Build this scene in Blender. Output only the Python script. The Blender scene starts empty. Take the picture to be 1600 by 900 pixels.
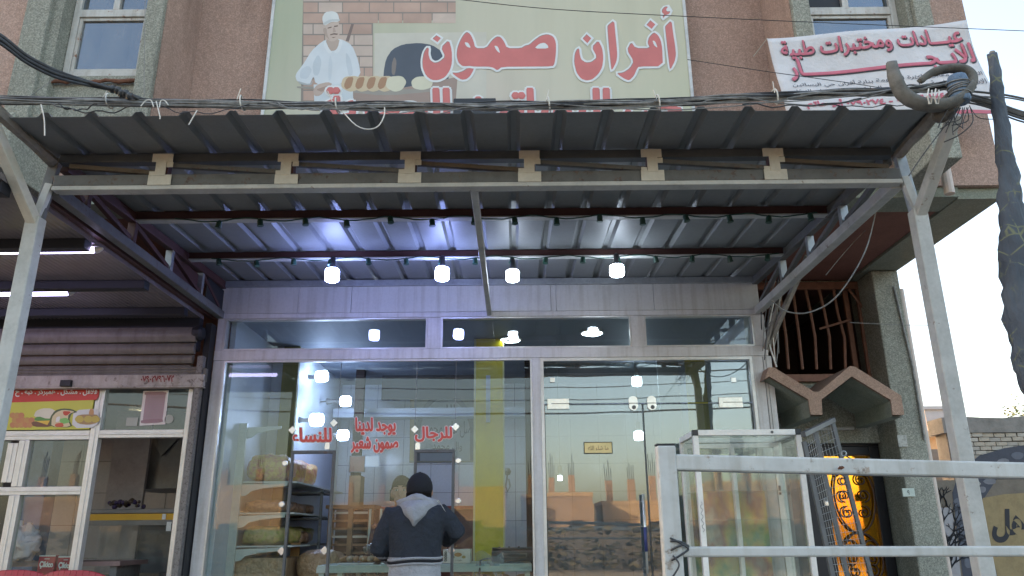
import bpy, bmesh, math, random
from mathutils import Vector, Matrix
R = math.radians
random.seed(7)
SC = bpy.context.scene
COL = SC.collection

# ------------------------------------------------------------------ camera, sky, sun, exposure
CAMZ, FPX, PITCH, ROLL = 1.35, 1201.0, R(17.87), R(0.5)
cam_data = bpy.data.cameras.new('camera')
cam_data.sensor_width = 36.0
cam_data.lens = 36.0 * FPX / 1600.0
cam_data.clip_start = 0.05
cam_data.clip_end = 3000
cam = bpy.data.objects.new('camera', cam_data)
COL.objects.link(cam)
_r = Vector((1, 0, 0)); _u = Vector((0, -math.sin(PITCH), math.cos(PITCH))); _f = Vector((0, math.cos(PITCH), math.sin(PITCH)))
_ir = _r * math.cos(ROLL) - _u * math.sin(ROLL); _iu = _r * math.sin(ROLL) + _u * math.cos(ROLL)
cam.matrix_world = Matrix(((_ir.x, _iu.x, -_f.x, 0), (_ir.y, _iu.y, -_f.y, 0), (_ir.z, _iu.z, -_f.z, CAMZ), (0, 0, 0, 1)))
SC.camera = cam

SUN_EL, SUN_AZ = R(19), R(-52)          # azimuth from +Y, negative = towards -X (behind the building, to the left)
W = bpy.data.worlds.new('World'); SC.world = W; W.use_nodes = True
wn = W.node_tree; wn.nodes.clear()
sky = wn.nodes.new('ShaderNodeTexSky'); sky.sky_type = 'NISHITA'; sky.sun_disc = False
sky.sun_elevation = SUN_EL; sky.sun_rotation = SUN_AZ
sky.air_density = 1.0; sky.dust_density = 3.5; sky.ozone_density = 1.6
bg = wn.nodes.new('ShaderNodeBackground'); bg.inputs['Strength'].default_value = 0.15
wo = wn.nodes.new('ShaderNodeOutputWorld')
wb = wn.nodes.new('ShaderNodeMix'); wb.data_type = 'RGBA'; wb.blend_type = 'MULTIPLY'; wb.inputs[0].default_value = 1.0; wb.inputs[7].default_value = (1.16, 1.0, 0.84, 1)   # the phone's white balance
wn.links.new(sky.outputs[0], wb.inputs[6]); wn.links.new(wb.outputs[2], bg.inputs[0]); wn.links.new(bg.outputs[0], wo.inputs[0])
sd = bpy.data.lights.new('sun', 'SUN'); sd.energy = 2.6; sd.angle = R(0.6); sd.color = (1.0, 0.80, 0.58)
so = bpy.data.objects.new('sun', sd); COL.objects.link(so)
_sv = Vector((math.sin(SUN_AZ) * math.cos(SUN_EL), math.cos(SUN_AZ) * math.cos(SUN_EL), math.sin(SUN_EL)))
so.rotation_euler = _sv.to_track_quat('Z', 'Y').to_euler()
SC.view_settings.view_transform = 'Standard'; SC.view_settings.look = 'None'
SC.view_settings.exposure = 2.45; SC.view_settings.gamma = 1.0
SC.render.engine = 'CYCLES'
SC.cycles.max_bounces = 8; SC.cycles.transparent_max_bounces = 24; SC.cycles.glossy_bounces = 4
SC.cycles.sample_clamp_indirect = 3.0
SC.cycles.caustics_reflective = False; SC.cycles.caustics_refractive = False

# ------------------------------------------------------------------ measuring: a pixel of the 1600x900 photograph on a plane of the place
def ray(px, py):
    dx = px - 800; dy = 450 - py
    a = dx * math.cos(ROLL) + dy * math.sin(ROLL); b = -dx * math.sin(ROLL) + dy * math.cos(ROLL)
    return Vector((a / FPX, math.cos(PITCH) - b / FPX * math.sin(PITCH), math.sin(PITCH) + b / FPX * math.cos(PITCH)))
def at(px, py, Y):
    d = ray(px, py); t = Y / d.y
    return Vector((d.x * t, Y, CAMZ + d.z * t))
def atz(px, py, z):
    d = ray(px, py); t = (z - CAMZ) / d.z
    return Vector((d.x * t, d.y * t, z))
def atx(px, py, X):
    d = ray(px, py); t = X / d.x
    return Vector((X, d.y * t, CAMZ + d.z * t))

# ------------------------------------------------------------------ mesh helpers
class MB:
    def __init__(s): s.v = []; s.f = []; s.mi = []; s.m = 0
    def face(s, *idx): s.f.append(tuple(idx)); s.mi.append(s.m)
    def box(s, c, d, rot=None):
        c = Vector(c); b = len(s.v); hx, hy, hz = d[0] / 2, d[1] / 2, d[2] / 2
        for p in ((-hx, -hy, -hz), (hx, -hy, -hz), (hx, hy, -hz), (-hx, hy, -hz), (-hx, -hy, hz), (hx, -hy, hz), (hx, hy, hz), (-hx, hy, hz)):
            q = Vector(p)
            if rot is not None: q = rot @ q
            s.v.append(c + q)
        for q in ((0, 3, 2, 1), (4, 5, 6, 7), (0, 1, 5, 4), (1, 2, 6, 5), (2, 3, 7, 6), (3, 0, 4, 7)): s.face(*[b + i for i in q])
        return s
    def span(s, x0, x1, y0, y1, z0, z1):
        return s.box(((x0 + x1) / 2, (y0 + y1) / 2, (z0 + z1) / 2), (abs(x1 - x0), abs(y1 - y0), abs(z1 - z0)))
    def beam(s, p0, p1, w, h, up=(0, 0, 1)):
        p0 = Vector(p0); p1 = Vector(p1); d = p1 - p0; L = d.length; d.normalize()
        up = Vector(up)
        if abs(d.dot(up)) > 0.98: up = Vector((0, 1, 0))
        x = d.cross(up).normalized(); z = x.cross(d).normalized()
        rot = Matrix((x, d, z)).transposed()
        return s.box((p0 + p1) / 2, (w, L, h), rot)
    def tube(s, pts, r, seg=8, closed=False, cap=True):
        pts = [Vector(p) for p in pts]; n = len(pts); rr = r if isinstance(r, (list, tuple)) else [r] * n
        rings = []; prev = None
        for i, p in enumerate(pts):
            if closed: t = pts[(i + 1) % n] - pts[i - 1]
            elif i == 0: t = pts[1] - pts[0]
            elif i == n - 1: t = pts[-1] - pts[-2]
            else: t = pts[i + 1] - pts[i - 1]
            if t.length < 1e-9: t = Vector((0, 0, 1))
            t.normalize()
            if prev is None:
                a = Vector((0, 0, 1)) if abs(t.z) < 0.9 else Vector((1, 0, 0))
                u = t.cross(a).normalized()
            else:
                u = prev - t * prev.dot(t)
                u = u.normalized() if u.length > 1e-6 else t.orthogonal().normalized()
            prev = u; w = t.cross(u); b = len(s.v)
            for k in range(seg):
                a = 2 * math.pi * k / seg; s.v.append(p + (u * math.cos(a) + w * math.sin(a)) * rr[i])
            rings.append(b)
        m = n if closed else n - 1
        for i in range(m):
            a, b = rings[i], rings[(i + 1) % n]
            for k in range(seg): s.face(a + k, a + (k + 1) % seg, b + (k + 1) % seg, b + k)
        if cap and not closed:
            s.face(*[rings[0] + k for k in reversed(range(seg))]); s.face(*[rings[-1] + k for k in range(seg)])
        return s
    def prism(s, pts, off):
        """closed polygon of 3-D points, pushed along off"""
        off = Vector(off); n = len(pts); b = len(s.v)
        s.v += [Vector(p) for p in pts]; s.v += [Vector(p) + off for p in pts]
        s.face(*[b + i for i in range(n)]); s.face(*[b + n + i for i in reversed(range(n))])
        for i in range(n):
            j = (i + 1) % n; s.face(b + j, b + i, b + n + i, b + n + j)
        return s
    def lathe(s, c, prof, seg=16, axis=(0, 0, 1)):
        c = Vector(c); ax = Vector(axis).normalized(); u = ax.orthogonal().normalized(); w = ax.cross(u); rings = []
        for (r, z) in prof:
            b = len(s.v); rings.append(b)
            for k in range(seg):
                a = 2 * math.pi * k / seg; s.v.append(c + ax * z + (u * math.cos(a) + w * math.sin(a)) * max(r, 1e-4))
        for i in range(len(rings) - 1):
            a, b = rings[i], rings[i + 1]
            for k in range(seg): s.face(a + k, a + (k + 1) % seg, b + (k + 1) % seg, b + k)
        s.face(*[rings[0] + k for k in reversed(range(seg))]); s.face(*[rings[-1] + k for k in range(seg)])
        return s
    def sheet(s, pts):
        b = len(s.v); s.v += [Vector(p) for p in pts]; s.face(*[b + i for i in range(len(pts))]); return s
    def grid(s, fn, nu, nv):
        b = len(s.v)
        for j in range(nv + 1):
            for i in range(nu + 1): s.v.append(Vector(fn(i / nu, j / nv)))
        for j in range(nv):
            for i in range(nu):
                a = b + j * (nu + 1) + i; s.face(a, a + 1, a + nu + 2, a + nu + 1)
        return s
    def build(s, name, mat, parent=None, smooth=False, bevel=0.0, fix=True):
        me = bpy.data.meshes.new(name); me.from_pydata([tuple(v) for v in s.v], [], s.f)
        mats = mat if isinstance(mat, (list, tuple)) else [mat]
        for m in mats: me.materials.append(m)
        for i, p in enumerate(me.polygons):
            p.material_index = s.mi[i]; p.use_smooth = smooth
        if fix:
            bm = bmesh.new(); bm.from_mesh(me); bmesh.ops.recalc_face_normals(bm, faces=bm.faces); bm.to_mesh(me); bm.free()
        me.update()
        o = bpy.data.objects.new(name, me); COL.objects.link(o)
        if parent is not None: attach(o, parent)
        if bevel > 0:
            b = o.modifiers.new('bevel', 'BEVEL'); b.width = bevel; b.segments = 2; b.limit_method = 'ANGLE'; b.angle_limit = R(40)
        return o

def build_each(mb, name, mat, parent=None, bevel=0.0):
    """every box of the builder becomes an object of its own"""
    for k in range(len(mb.v) // 8):
        q = MB(); q.v = mb.v[8 * k:8 * k + 8]; q.f = [tuple(i - 8 * k for i in f) for f in mb.f[6 * k:6 * k + 6]]; q.mi = [0] * 6
        q.build(name, mat, parent, bevel=bevel)
def attach(o, parent):
    o.parent = parent
    o.matrix_parent_inverse = world_of(parent).inverted()
def world_of(p):
    m = p.matrix_basis.copy()
    if p.parent: m = world_of(p.parent) @ p.matrix_parent_inverse @ m
    return m
def tag(o, label=None, cat=None, group=None, kind=None):
    if label: o['label'] = label
    if cat: o['category'] = cat
    if group: o['group'] = group
    if kind: o['kind'] = kind
    return o
def thing(name, label, cat, loc=(0, 0, 0), group=None, kind=None):
    o = bpy.data.objects.new(name, None); o.empty_display_size = 0.1
    o.location = loc; COL.objects.link(o)
    return tag(o, label, cat, group, kind)
def copy_tree(o, parent=None):
    c = o.copy(); COL.objects.link(c)
    if parent is not None: c.parent = parent
    for ch in list(o.children): copy_tree(ch, c)
    return c
def inst(name, mesh, loc, parent, rot=None, scale=None):
    o = bpy.data.objects.new(name, mesh); COL.objects.link(o)
    o.location = loc
    if rot: o.rotation_euler = rot
    if scale: o.scale = scale
    attach(o, parent)
    return o

# ------------------------------------------------------------------ materials
def newmat(name):
    m = bpy.data.materials.new(name); m.use_nodes = True; nt = m.node_tree
    return m, nt, nt.nodes['Principled BSDF']
def N(nt, typ, **kw):
    n = nt.nodes.new(typ)
    for k, v in kw.items(): setattr(n, k, v)
    return n
def coords(nt, scale=(1, 1, 1)):
    tc = N(nt, 'ShaderNodeTexCoord'); mp = N(nt, 'ShaderNodeMapping'); mp.inputs['Scale'].default_value = scale
    nt.links.new(tc.outputs['Object'], mp.inputs[0]); return mp.outputs[0]
def noise(nt, vec, scale, detail=4, rough=0.6):
    n = N(nt, 'ShaderNodeTexNoise'); n.inputs['Scale'].default_value = scale; n.inputs['Detail'].default_value = detail
    n.inputs['Roughness'].default_value = rough; nt.links.new(vec, n.inputs['Vector']); return n.outputs['Fac']
def ramp(nt, fac, stops):
    r = N(nt, 'ShaderNodeValToRGB'); e = r.color_ramp.elements
    e[0].position, e[0].color = stops[0][0], (*stops[0][1], 1); e[1].position, e[1].color = stops[-1][0], (*stops[-1][1], 1)
    for p, c in stops[1:-1]:
        q = e.new(p); q.color = (*c, 1)
    nt.links.new(fac, r.inputs[0]); return r.outputs[0]
def mixc(nt, fac, a, b, mode='MIX'):
    m = N(nt, 'ShaderNodeMix', data_type='RGBA', blend_type=mode)
    if isinstance(fac, (int, float)): m.inputs[0].default_value = fac
    else: nt.links.new(fac, m.inputs[0])
    for i, q in ((6, a), (7, b)):
        if isinstance(q, tuple): m.inputs[i].default_value = (*q, 1)
        else: nt.links.new(q, m.inputs[i])
    return m.outputs[2]
def bump(nt, bs, h, strength=0.3, dist=0.01):
    b = N(nt, 'ShaderNodeBump'); b.inputs['Strength'].default_value = strength; b.inputs['Distance'].default_value = dist
    nt.links.new(h, b.inputs['Height']); nt.links.new(b.outputs[0], bs.inputs['Normal'])
def g(c, k): return tuple(min(1, x * k) for x in c)

def stucco(name, col, scale=1.0, light=1.28, dark=0.72, bstr=0.7):
    m, nt, bs = newmat(name); v = coords(nt)
    big = noise(nt, v, 1.3, 5, 0.65)
    base = ramp(nt, big, [(0.25, g(col, 0.76)), (0.42, g(col, 0.95)), (0.56, g(col, 1.04)), (0.78, g(col, 1.24))])
    vo = N(nt, 'ShaderNodeTexVoronoi'); vo.inputs['Scale'].default_value = 130 * scale; nt.links.new(v, vo.inputs['Vector'])
    sp = ramp(nt, vo.outputs['Color'], [(0.2, (dark,) * 3), (0.55, (1, 1, 1)), (0.9, (light,) * 3)])
    c = mixc(nt, 0.85, base, sp, 'MULTIPLY')
    st = noise(nt, coords(nt, (4, 4, 0.8)), 1.0, 6, 0.7)
    stain = ramp(nt, st, [(0.32, (0.66, 0.63, 0.60)), (0.5, (0.97, 0.96, 0.95)), (0.8, (1.02, 1.02, 1.02))])
    c = mixc(nt, 0.55, c, stain, 'MULTIPLY')
    nt.links.new(c, bs.inputs['Base Color']); bs.inputs['Roughness'].default_value = 0.92
    fine = noise(nt, v, 140 * scale, 3, 0.7)
    bump(nt, bs, fine, bstr, 0.008)
    return m
def painted(name, col, rough=0.5, rust=0.0, grime=0.25, metal=0.0, rustcol=(0.16, 0.07, 0.035), scale=6, bumpy=0.08, streak=False):
    m, nt, bs = newmat(name); v = coords(nt)
    n1 = noise(nt, v, scale, 6, 0.65)
    c = ramp(nt, n1, [(0.28, g(col, 1 - grime)), (0.55, col), (0.8, g(col, 1.06))])
    n3 = noise(nt, v, 55, 3, 0.6)
    c = mixc(nt, 0.5, c, ramp(nt, n3, [(0.3, (0.86, 0.85, 0.83)), (0.6, (1, 1, 1))]), 'MULTIPLY')
    if streak:
        s_ = noise(nt, coords(nt, (22, 22, 1.2)), 1.0, 5, 0.6)
        c = mixc(nt, 0.7, c, ramp(nt, s_, [(0.32, (0.72, 0.68, 0.62)), (0.52, (1, 1, 1))]), 'MULTIPLY')
    if rust > 0:
        n2 = noise(nt, v, scale * 2.4, 8, 0.72)
        f = ramp(nt, n2, [(1 - rust - 0.02, (0, 0, 0)), (1 - rust + 0.05, (1, 1, 1))])
        c = mixc(nt, f, c, ramp(nt, n3, [(0.3, g(rustcol, 0.6)), (0.7, g(rustcol, 1.5))]))
    nt.links.new(c, bs.inputs['Base Color']); bs.inputs['Roughness'].default_value = rough; bs.inputs['Metallic'].default_value = metal
    if bumpy: bump(nt, bs, n1, bumpy, 0.01)
    return m
def plain(name, col, rough=0.6, metal=0.0, var=0.12, scale=9):
    m, nt, bs = newmat(name); v = coords(nt); n1 = noise(nt, v, scale, 4)
    nt.links.new(ramp(nt, n1, [(0.3, g(col, 1 - var)), (0.7, g(col, 1 + var))]), bs.inputs['Base Color'])
    bs.inputs['Roughness'].default_value = rough; bs.inputs['Metallic'].default_value = metal
    return m
def cloth(name, col, rough=0.9, weave=420, var=0.15, wrinkle=0.5):
    m, nt, bs = newmat(name); v = coords(nt); n1 = noise(nt, v, 8, 5); n2 = noise(nt, v, weave, 2)
    c = ramp(nt, n1, [(0.3, g(col, 1 - var)), (0.7, g(col, 1 + var))])
    c = mixc(nt, 0.5, c, ramp(nt, n2, [(0.35, (0.8, 0.8, 0.8)), (0.65, (1.1, 1.1, 1.1))]), 'MULTIPLY')
    nt.links.new(c, bs.inputs['Base Color']); bs.inputs['Roughness'].default_value = rough
    n4 = noise(nt, v, 14, 4, 0.55); bump(nt, bs, n4, wrinkle, 0.03)
    return m
def emit(name, col, strength):
    m = bpy.data.materials.new(name); m.use_nodes = True; nt = m.node_tree; nt.nodes.clear()
    e = N(nt, 'ShaderNodeEmission'); e.inputs[0].default_value = (*col, 1); e.inputs[1].default_value = strength
    o = N(nt, 'ShaderNodeOutputMaterial'); nt.links.new(e.outputs[0], o.inputs[0]); return m
def glassmat(name, tint=(0.88, 0.93, 0.91), ior=1.52, boost=1.7, rough=0.0, dirt=0.05, refl=(0.93, 0.97, 0.95)):
    m = bpy.data.materials.new(name); m.use_nodes = True; nt = m.node_tree; nt.nodes.clear()
    t = N(nt, 'ShaderNodeBsdfTransparent'); gl = N(nt, 'ShaderNodeBsdfGlossy'); gl.inputs['Roughness'].default_value = rough
    gl.inputs['Color'].default_value = (*refl, 1)
    t.inputs[0].default_value = (*tint, 1)
    fr = N(nt, 'ShaderNodeFresnel'); fr.inputs[0].default_value = ior
    geo = N(nt, 'ShaderNodeNewGeometry')
    inv = N(nt, 'ShaderNodeMath', operation='SUBTRACT'); inv.inputs[0].default_value = 1; nt.links.new(geo.outputs['Backfacing'], inv.inputs[1])
    mu = N(nt, 'ShaderNodeMath', operation='MULTIPLY'); nt.links.new(fr.outputs[0], mu.inputs[0]); mu.inputs[1].default_value = boost; mu.use_clamp = True
    mu2 = N(nt, 'ShaderNodeMath', operation='MULTIPLY'); nt.links.new(mu.outputs[0], mu2.inputs[0]); nt.links.new(inv.outputs[0], mu2.inputs[1])
    v = coords(nt, (1, 1, 0.5)); wv = noise(nt, v, 1.6, 2, 0.4)
    bp = N(nt, 'ShaderNodeBump'); bp.inputs['Strength'].default_value = 0.06; bp.inputs['Distance'].default_value = 0.02
    nt.links.new(wv, bp.inputs['Height']); nt.links.new(bp.outputs[0], gl.inputs['Normal'])
    mx = N(nt, 'ShaderNodeMixShader'); nt.links.new(mu2.outputs[0], mx.inputs[0]); nt.links.new(t.outputs[0], mx.inputs[1]); nt.links.new(gl.outputs[0], mx.inputs[2])
    out = N(nt, 'ShaderNodeOutputMaterial'); last = mx.outputs[0]
    if dirt > 0:
        df = N(nt, 'ShaderNodeBsdfDiffuse'); df.inputs[0].default_value = (0.6, 0.6, 0.57, 1)
        dn = noise(nt, coords(nt, (3, 3, 1)), 2.2, 7, 0.7)
        rp = ramp(nt, dn, [(0.35, (dirt * 0.35,) * 3), (0.75, (dirt * 2,) * 3)])
        m2 = N(nt, 'ShaderNodeMixShader'); nt.links.new(rp, m2.inputs[0]); nt.links.new(last, m2.inputs[1]); nt.links.new(df.outputs[0], m2.inputs[2]); last = m2.outputs[0]
    nt.links.new(last, out.inputs[0]); return m

M = {}
M['pink'] = stucco('pink_stucco', (0.44, 0.305, 0.245), light=1.3, dark=0.78)
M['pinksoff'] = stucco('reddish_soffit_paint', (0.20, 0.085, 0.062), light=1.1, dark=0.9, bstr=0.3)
M['green'] = stucco('grey_green_stucco', (0.30, 0.305, 0.255), light=1.4, dark=0.66)
M['greensmooth'] = stucco('grey_green_plaster', (0.25, 0.27, 0.215), light=1.2, dark=0.85)
M['zig'] = stucco('salmon_stucco', (0.37, 0.25, 0.185), light=1.25, dark=0.8)
M['white_al'] = painted('white_aluminium_old', (0.60, 0.59, 0.58), 0.38, rust=0.0, grime=0.14, metal=0.0, streak=True)
M['silver_al'] = painted('bare_aluminium_frame', (0.62, 0.61, 0.58), 0.33, rust=0.0, grime=0.18, metal=0.35)
M['fascia'] = painted('white_painted_fascia_sheet', (0.54, 0.535, 0.51), 0.42, rust=0.32, grime=0.10, rustcol=(0.3, 0.27, 0.25), scale=3, streak=True)
M['chip'] = painted('chipped_white_paint_on_steel', (0.50, 0.50, 0.47), 0.5, rust=0.36, grime=0.25, rustcol=(0.16, 0.11, 0.08), scale=9)
M['greypaint'] = painted('dull_grey_painted_steel', (0.125, 0.127, 0.124), 0.6, rust=0.42, grime=0.3, rustcol=(0.10, 0.07, 0.055), scale=9)
M['maroon'] = painted('maroon_primer_steel', (0.075, 0.028, 0.024), 0.6, rust=0.35, grime=0.3, rustcol=(0.07, 0.04, 0.03))
M['galv'] = painted('galvanised_steel', (0.34, 0.36, 0.37), 0.42, rust=0.33, grime=0.3, metal=0.5, rustcol=(0.16, 0.13, 0.11), scale=8)
M['roof'] = painted('grey_corrugated_steel', (0.215, 0.225, 0.225), 0.5, rust=0.20, grime=0.14, metal=0.0, rustcol=(0.13, 0.12, 0.11), scale=3)
M['tape'] = painted('cream_masking_tape', (0.60, 0.57, 0.49), 0.75, grime=0.12, scale=14)
M['rustyframe'] = painted('white_window_paint_rusting', (0.55, 0.54, 0.50), 0.5, rust=0.40, grime=0.25, rustcol=(0.20, 0.085, 0.04), scale=5, streak=True)
M['rust'] = painted('bare_rust', (0.17, 0.075, 0.045), 0.9, grime=0.5, scale=30, bumpy=0.5)
M['dark'] = plain('near_black', (0.012, 0.013, 0.016), 0.6)
M['black'] = plain('black_plastic', (0.02, 0.02, 0.022), 0.4)
M['navybeam'] = painted('dark_blue_grey_beam', (0.012, 0.014, 0.022), 0.6, grime=0.2)
M['wirem'] = plain('black_cable', (0.035, 0.037, 0.04), 0.5, var=0.4, scale=30)
M['wireg'] = plain('grey_cable', (0.20, 0.20, 0.19), 0.6, var=0.4, scale=30)
M['wirew'] = plain('white_cable_tie', (0.62, 0.60, 0.54), 0.5)
M['greencable'] = plain('dark_green_cable', (0.012, 0.055, 0.038), 0.45)
M['glass'] = glassmat('shop_glass', boost=1.5, dirt=0.02)
M['glassdoor'] = glassmat('door_glass', tint=(0.52, 0.58, 0.56), boost=4.2)
M['cabglass'] = glassmat('cabinet_glass', tint=(0.95, 0.97, 0.95), boost=1.2, dirt=0.07)
M['winglass'] = glassmat('dusty_window_glass', tint=(0.25, 0.30, 0.36), boost=4.0, dirt=0.10, rough=0.05, refl=(0.75, 0.86, 1.0))
M['bulbin'] = emit('indoor_bulb_light', (0.50, 0.62, 1.0), 11)
M['bulb'] = emit('led_bulb_light', (0.33, 0.42, 1.0), 20)
M['bulbw'] = emit('white_led_bulb_light', (0.72, 0.84, 1.0), 9)
M['tubel'] = emit('violet_white_tube_light', (0.62, 0.56, 1.0), 3.2)
M['warm'] = emit('warm_ceiling_light', (1.0, 0.78, 0.45), 4)
M['cool'] = emit('cool_downlight', (0.80, 0.92, 1.0), 6)
# ------------------------------------------------------------------ writing (presentation forms of the built-in font, laid right to left)
FORMS = {'ا': '\uFE8D\uFE8E', 'أ': '\uFE83\uFE84', 'إ': '\uFE87\uFE88', 'ب': '\uFE8F\uFE90\uFE91\uFE92', 'ة': '\uFE93\uFE94', 'ت': '\uFE95\uFE96\uFE97\uFE98', 'ث': '\uFE99\uFE9A\uFE9B\uFE9C', 'ج': '\uFE9D\uFE9E\uFE9F\uFEA0', 'ح': '\uFEA1\uFEA2\uFEA3\uFEA4', 'خ': '\uFEA5\uFEA6\uFEA7\uFEA8', 'د': '\uFEA9\uFEAA', 'ذ': '\uFEAB\uFEAC', 'ر': '\uFEAD\uFEAE', 'ز': '\uFEAF\uFEB0', 'س': '\uFEB1\uFEB2\uFEB3\uFEB4', 'ش': '\uFEB5\uFEB6\uFEB7\uFEB8', 'ص': '\uFEB9\uFEBA\uFEBB\uFEBC', 'ض': '\uFEBD\uFEBE\uFEBF\uFEC0', 'ط': '\uFEC1\uFEC2\uFEC3\uFEC4', 'ع': '\uFEC9\uFECA\uFECB\uFECC', 'غ': '\uFECD\uFECE\uFECF\uFED0', 'ف': '\uFED1\uFED2\uFED3\uFED4', 'ق': '\uFED5\uFED6\uFED7\uFED8', 'ك': '\uFED9\uFEDA\uFEDB\uFEDC', 'ل': '\uFEDD\uFEDE\uFEDF\uFEE0', 'م': '\uFEE1\uFEE2\uFEE3\uFEE4', 'ن': '\uFEE5\uFEE6\uFEE7\uFEE8', 'ه': '\uFEE9\uFEEA\uFEEB\uFEEC', 'و': '\uFEED\uFEEE', 'ي': '\uFEF1\uFEF2\uFEF3\uFEF4', 'ى': '\uFEEF\uFEF0', 'ء': '\uFE80', 'ـ': '\u0640\u0640\u0640\u0640'}
def shape_ar(s):
    s = s.replace('لا', '\uFEFB').replace('لأ', '\uFEF7'); out = []
    for i, c in enumerate(s):
        p = s[i - 1] if i else ' '; n = s[i + 1] if i + 1 < len(s) else ' '
        jp = p in FORMS and len(FORMS[p]) == 4
        if c in '\uFEFB\uFEF7': out.append(chr(ord(c) + 1) if jp else c); continue
        if c not in FORMS: out.append(c); continue
        f = FORMS[c]
        if len(f) == 1: out.append(f); continue
        jn = len(f) == 4 and ((n in FORMS and n != 'ء') or n in '\uFEFB\uFEF7')
        out.append(f[1 if jp else 0] if not jn else f[3 if jp else 2])
    out.reverse(); t = ''.join(out); res = ''; buf = ''
    for ch in t:                                   # digits run left to right
        if '\u0660' <= ch <= '\u0669' or ch.isdigit(): buf = ch + buf
        else: res += buf + ch; buf = ''
    return res + buf
def text_mesh(body, bold=0.0, arabic=True):
    c = bpy.data.curves.new('lettering', 'FONT'); c.body = shape_ar(body) if arabic else body
    c.size = 1; c.offset = bold; c.resolution_u = 4
    o = bpy.data.objects.new('lettering', c); COL.objects.link(o)
    dg = bpy.context.evaluated_depsgraph_get(); dg.update()
    me = bpy.data.meshes.new_from_object(o.evaluated_get(dg))
    vs = [v.co.copy() for v in me.vertices]; fs = [tuple(p.vertices) for p in me.polygons]
    bpy.data.objects.remove(o); bpy.data.curves.remove(c); bpy.data.meshes.remove(me)
    par = list(range(len(vs)))
    def find(a):
        while par[a] != a: par[a] = par[par[a]]; a = par[a]
        return a
    for f in fs:
        for q in f[1:]:
            a, b = find(f[0]), find(q)
            if a != b: par[a] = b
    ids = {}; lay = [ids.setdefault(find(i), len(ids)) for i in range(len(vs))]
    return vs, fs, lay
def text_on(name, body, quad, mat, parent, off=0.003, bold=0.0, arabic=True, label=None, fat=0.0, ncopy=6):
    """quad = BL, BR, TR, TL in world space; the letters lie off metres in front of it"""
    vs, fs, lay = text_mesh(body, bold, arabic)
    ref = vs
    x0 = min(v.x for v in ref); x1 = max(v.x for v in ref); y0 = min(v.y for v in ref); y1 = max(v.y for v in ref)
    bl, br, tr, tl = [Vector(q) for q in quad]; n = (br - bl).cross(tl - bl).normalized()
    mb = MB(); ex = (br - bl).normalized(); ez = (tl - bl).normalized()
    for k in range(ncopy + 1 if fat else 1):
        sh = Vector((0, 0, 0)) if k == 0 else (ex * math.cos(2 * math.pi * k / ncopy) + ez * math.sin(2 * math.pi * k / ncopy)) * fat
        base = len(mb.v)
        for v, l in zip(vs, lay):
            u = (v.x - x0) / (x1 - x0); w = (v.y - y0) / (y1 - y0)
            mb.v.append(bl.lerp(br, u).lerp(tl.lerp(tr, u), w) + sh + n * (off + (l % 4) * 0.00008 - k * 0.00034))
        for f in fs: mb.face(*[base + i for i in f])
    o = mb.build(name, mat, parent, fix=False)
    if label: o['label'] = label
    return o
def pxquad(x0, y0, x1, y1, Y, tl=0):
    return [at(x0, y1, Y), at(x1, y1 + tl, Y), at(x1, y0 + tl, Y), at(x0, y0, Y)]
def flat(name, pts, Y, mat, parent, label=None):
    """flat print: outline given in photograph pixels, lying on the plane Y"""
    mb = MB(); mb.sheet([at(x, y, Y) for x, y in pts]); o = mb.build(name, mat, parent, fix=False)
    if label: o['label'] = label
    return o
def grow(pts, d):
    n = len(pts); ar = sum(pts[i][0] * pts[(i + 1) % n][1] - pts[(i + 1) % n][0] * pts[i][1] for i in range(n)); sg = 1 if ar > 0 else -1
    out = []
    for i in range(n):
        a, b, c = Vector(pts[i - 1]), Vector(pts[i]), Vector(pts[(i + 1) % n])
        e1 = (b - a).normalized(); e2 = (c - b).normalized()
        n1 = Vector((e1.y, -e1.x)) * sg; n2 = Vector((e2.y, -e2.x)) * sg; m = n1 + n2
        if m.length < 0.3: m = n1
        m.normalize(); k = d / max(0.55, m.dot(n1)); out.append(tuple(b + m * min(k, d * 1.35)))
    return out
def smooth_poly(pts, it=1):
    for _ in range(it):
        o = []
        for i in range(len(pts)):
            a, b = pts[i], pts[(i + 1) % len(pts)]; L = math.dist(a, b)
            if L < 3: o.append(a); continue
            o.append((a[0] * .8 + b[0] * .2, a[1] * .8 + b[1] * .2)); o.append((a[0] * .2 + b[0] * .8, a[1] * .2 + b[1] * .8))
        pts = o
    return pts

# ------------------------------------------------------------------ ground
def gmat(name, col, sc=3):
    m, nt, bs = newmat(name); v = coords(nt); a = noise(nt, v, sc, 8, 0.7); b = noise(nt, v, 60, 3)
    c = ramp(nt, a, [(0.3, g(col, 0.75)), (0.7, g(col, 1.25))]); c = mixc(nt, 0.5, c, ramp(nt, b, [(0.3, (0.7,) * 3), (0.7, (1.2,) * 3)]), 'MULTIPLY')
    nt.links.new(c, bs.inputs['Base Color']); bs.inputs['Roughness'].default_value = 0.95; bump(nt, bs, b, 0.5, 0.01); return m
M['dust'] = gmat('dusty_ground', (0.25, 0.20, 0.145), 0.3); M['asph'] = gmat('worn_asphalt', (0.06, 0.058, 0.055), 0.8); M['conc'] = gmat('concrete_paving', (0.26, 0.25, 0.23), 1.5)
o = MB().sheet([(-900, -900, -0.17), (900, -900, -0.17), (900, 900, -0.17), (-900, 900, -0.17)]).build('ground', M['dust']); tag(o, kind='structure')
o = MB().span(-400, 400, -14, 1.6, -0.166, -0.145).build('road', M['asph']); tag(o, kind='structure')
o = MB().span(-40, 12, 1.78, 13.0, -0.16, 0.0).build('pavement', M['conc']); tag(o, kind='structure')
kb = MB().span(0, 0.98, 1.6, 1.776, -0.16, 0.004).build('kerbstone', M['conc'], bevel=0.012)
kroot = thing('kerb', None, None, (0, 1.6, 0), kind='structure'); attach(kb, kroot); kb.location.x = -12
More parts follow.
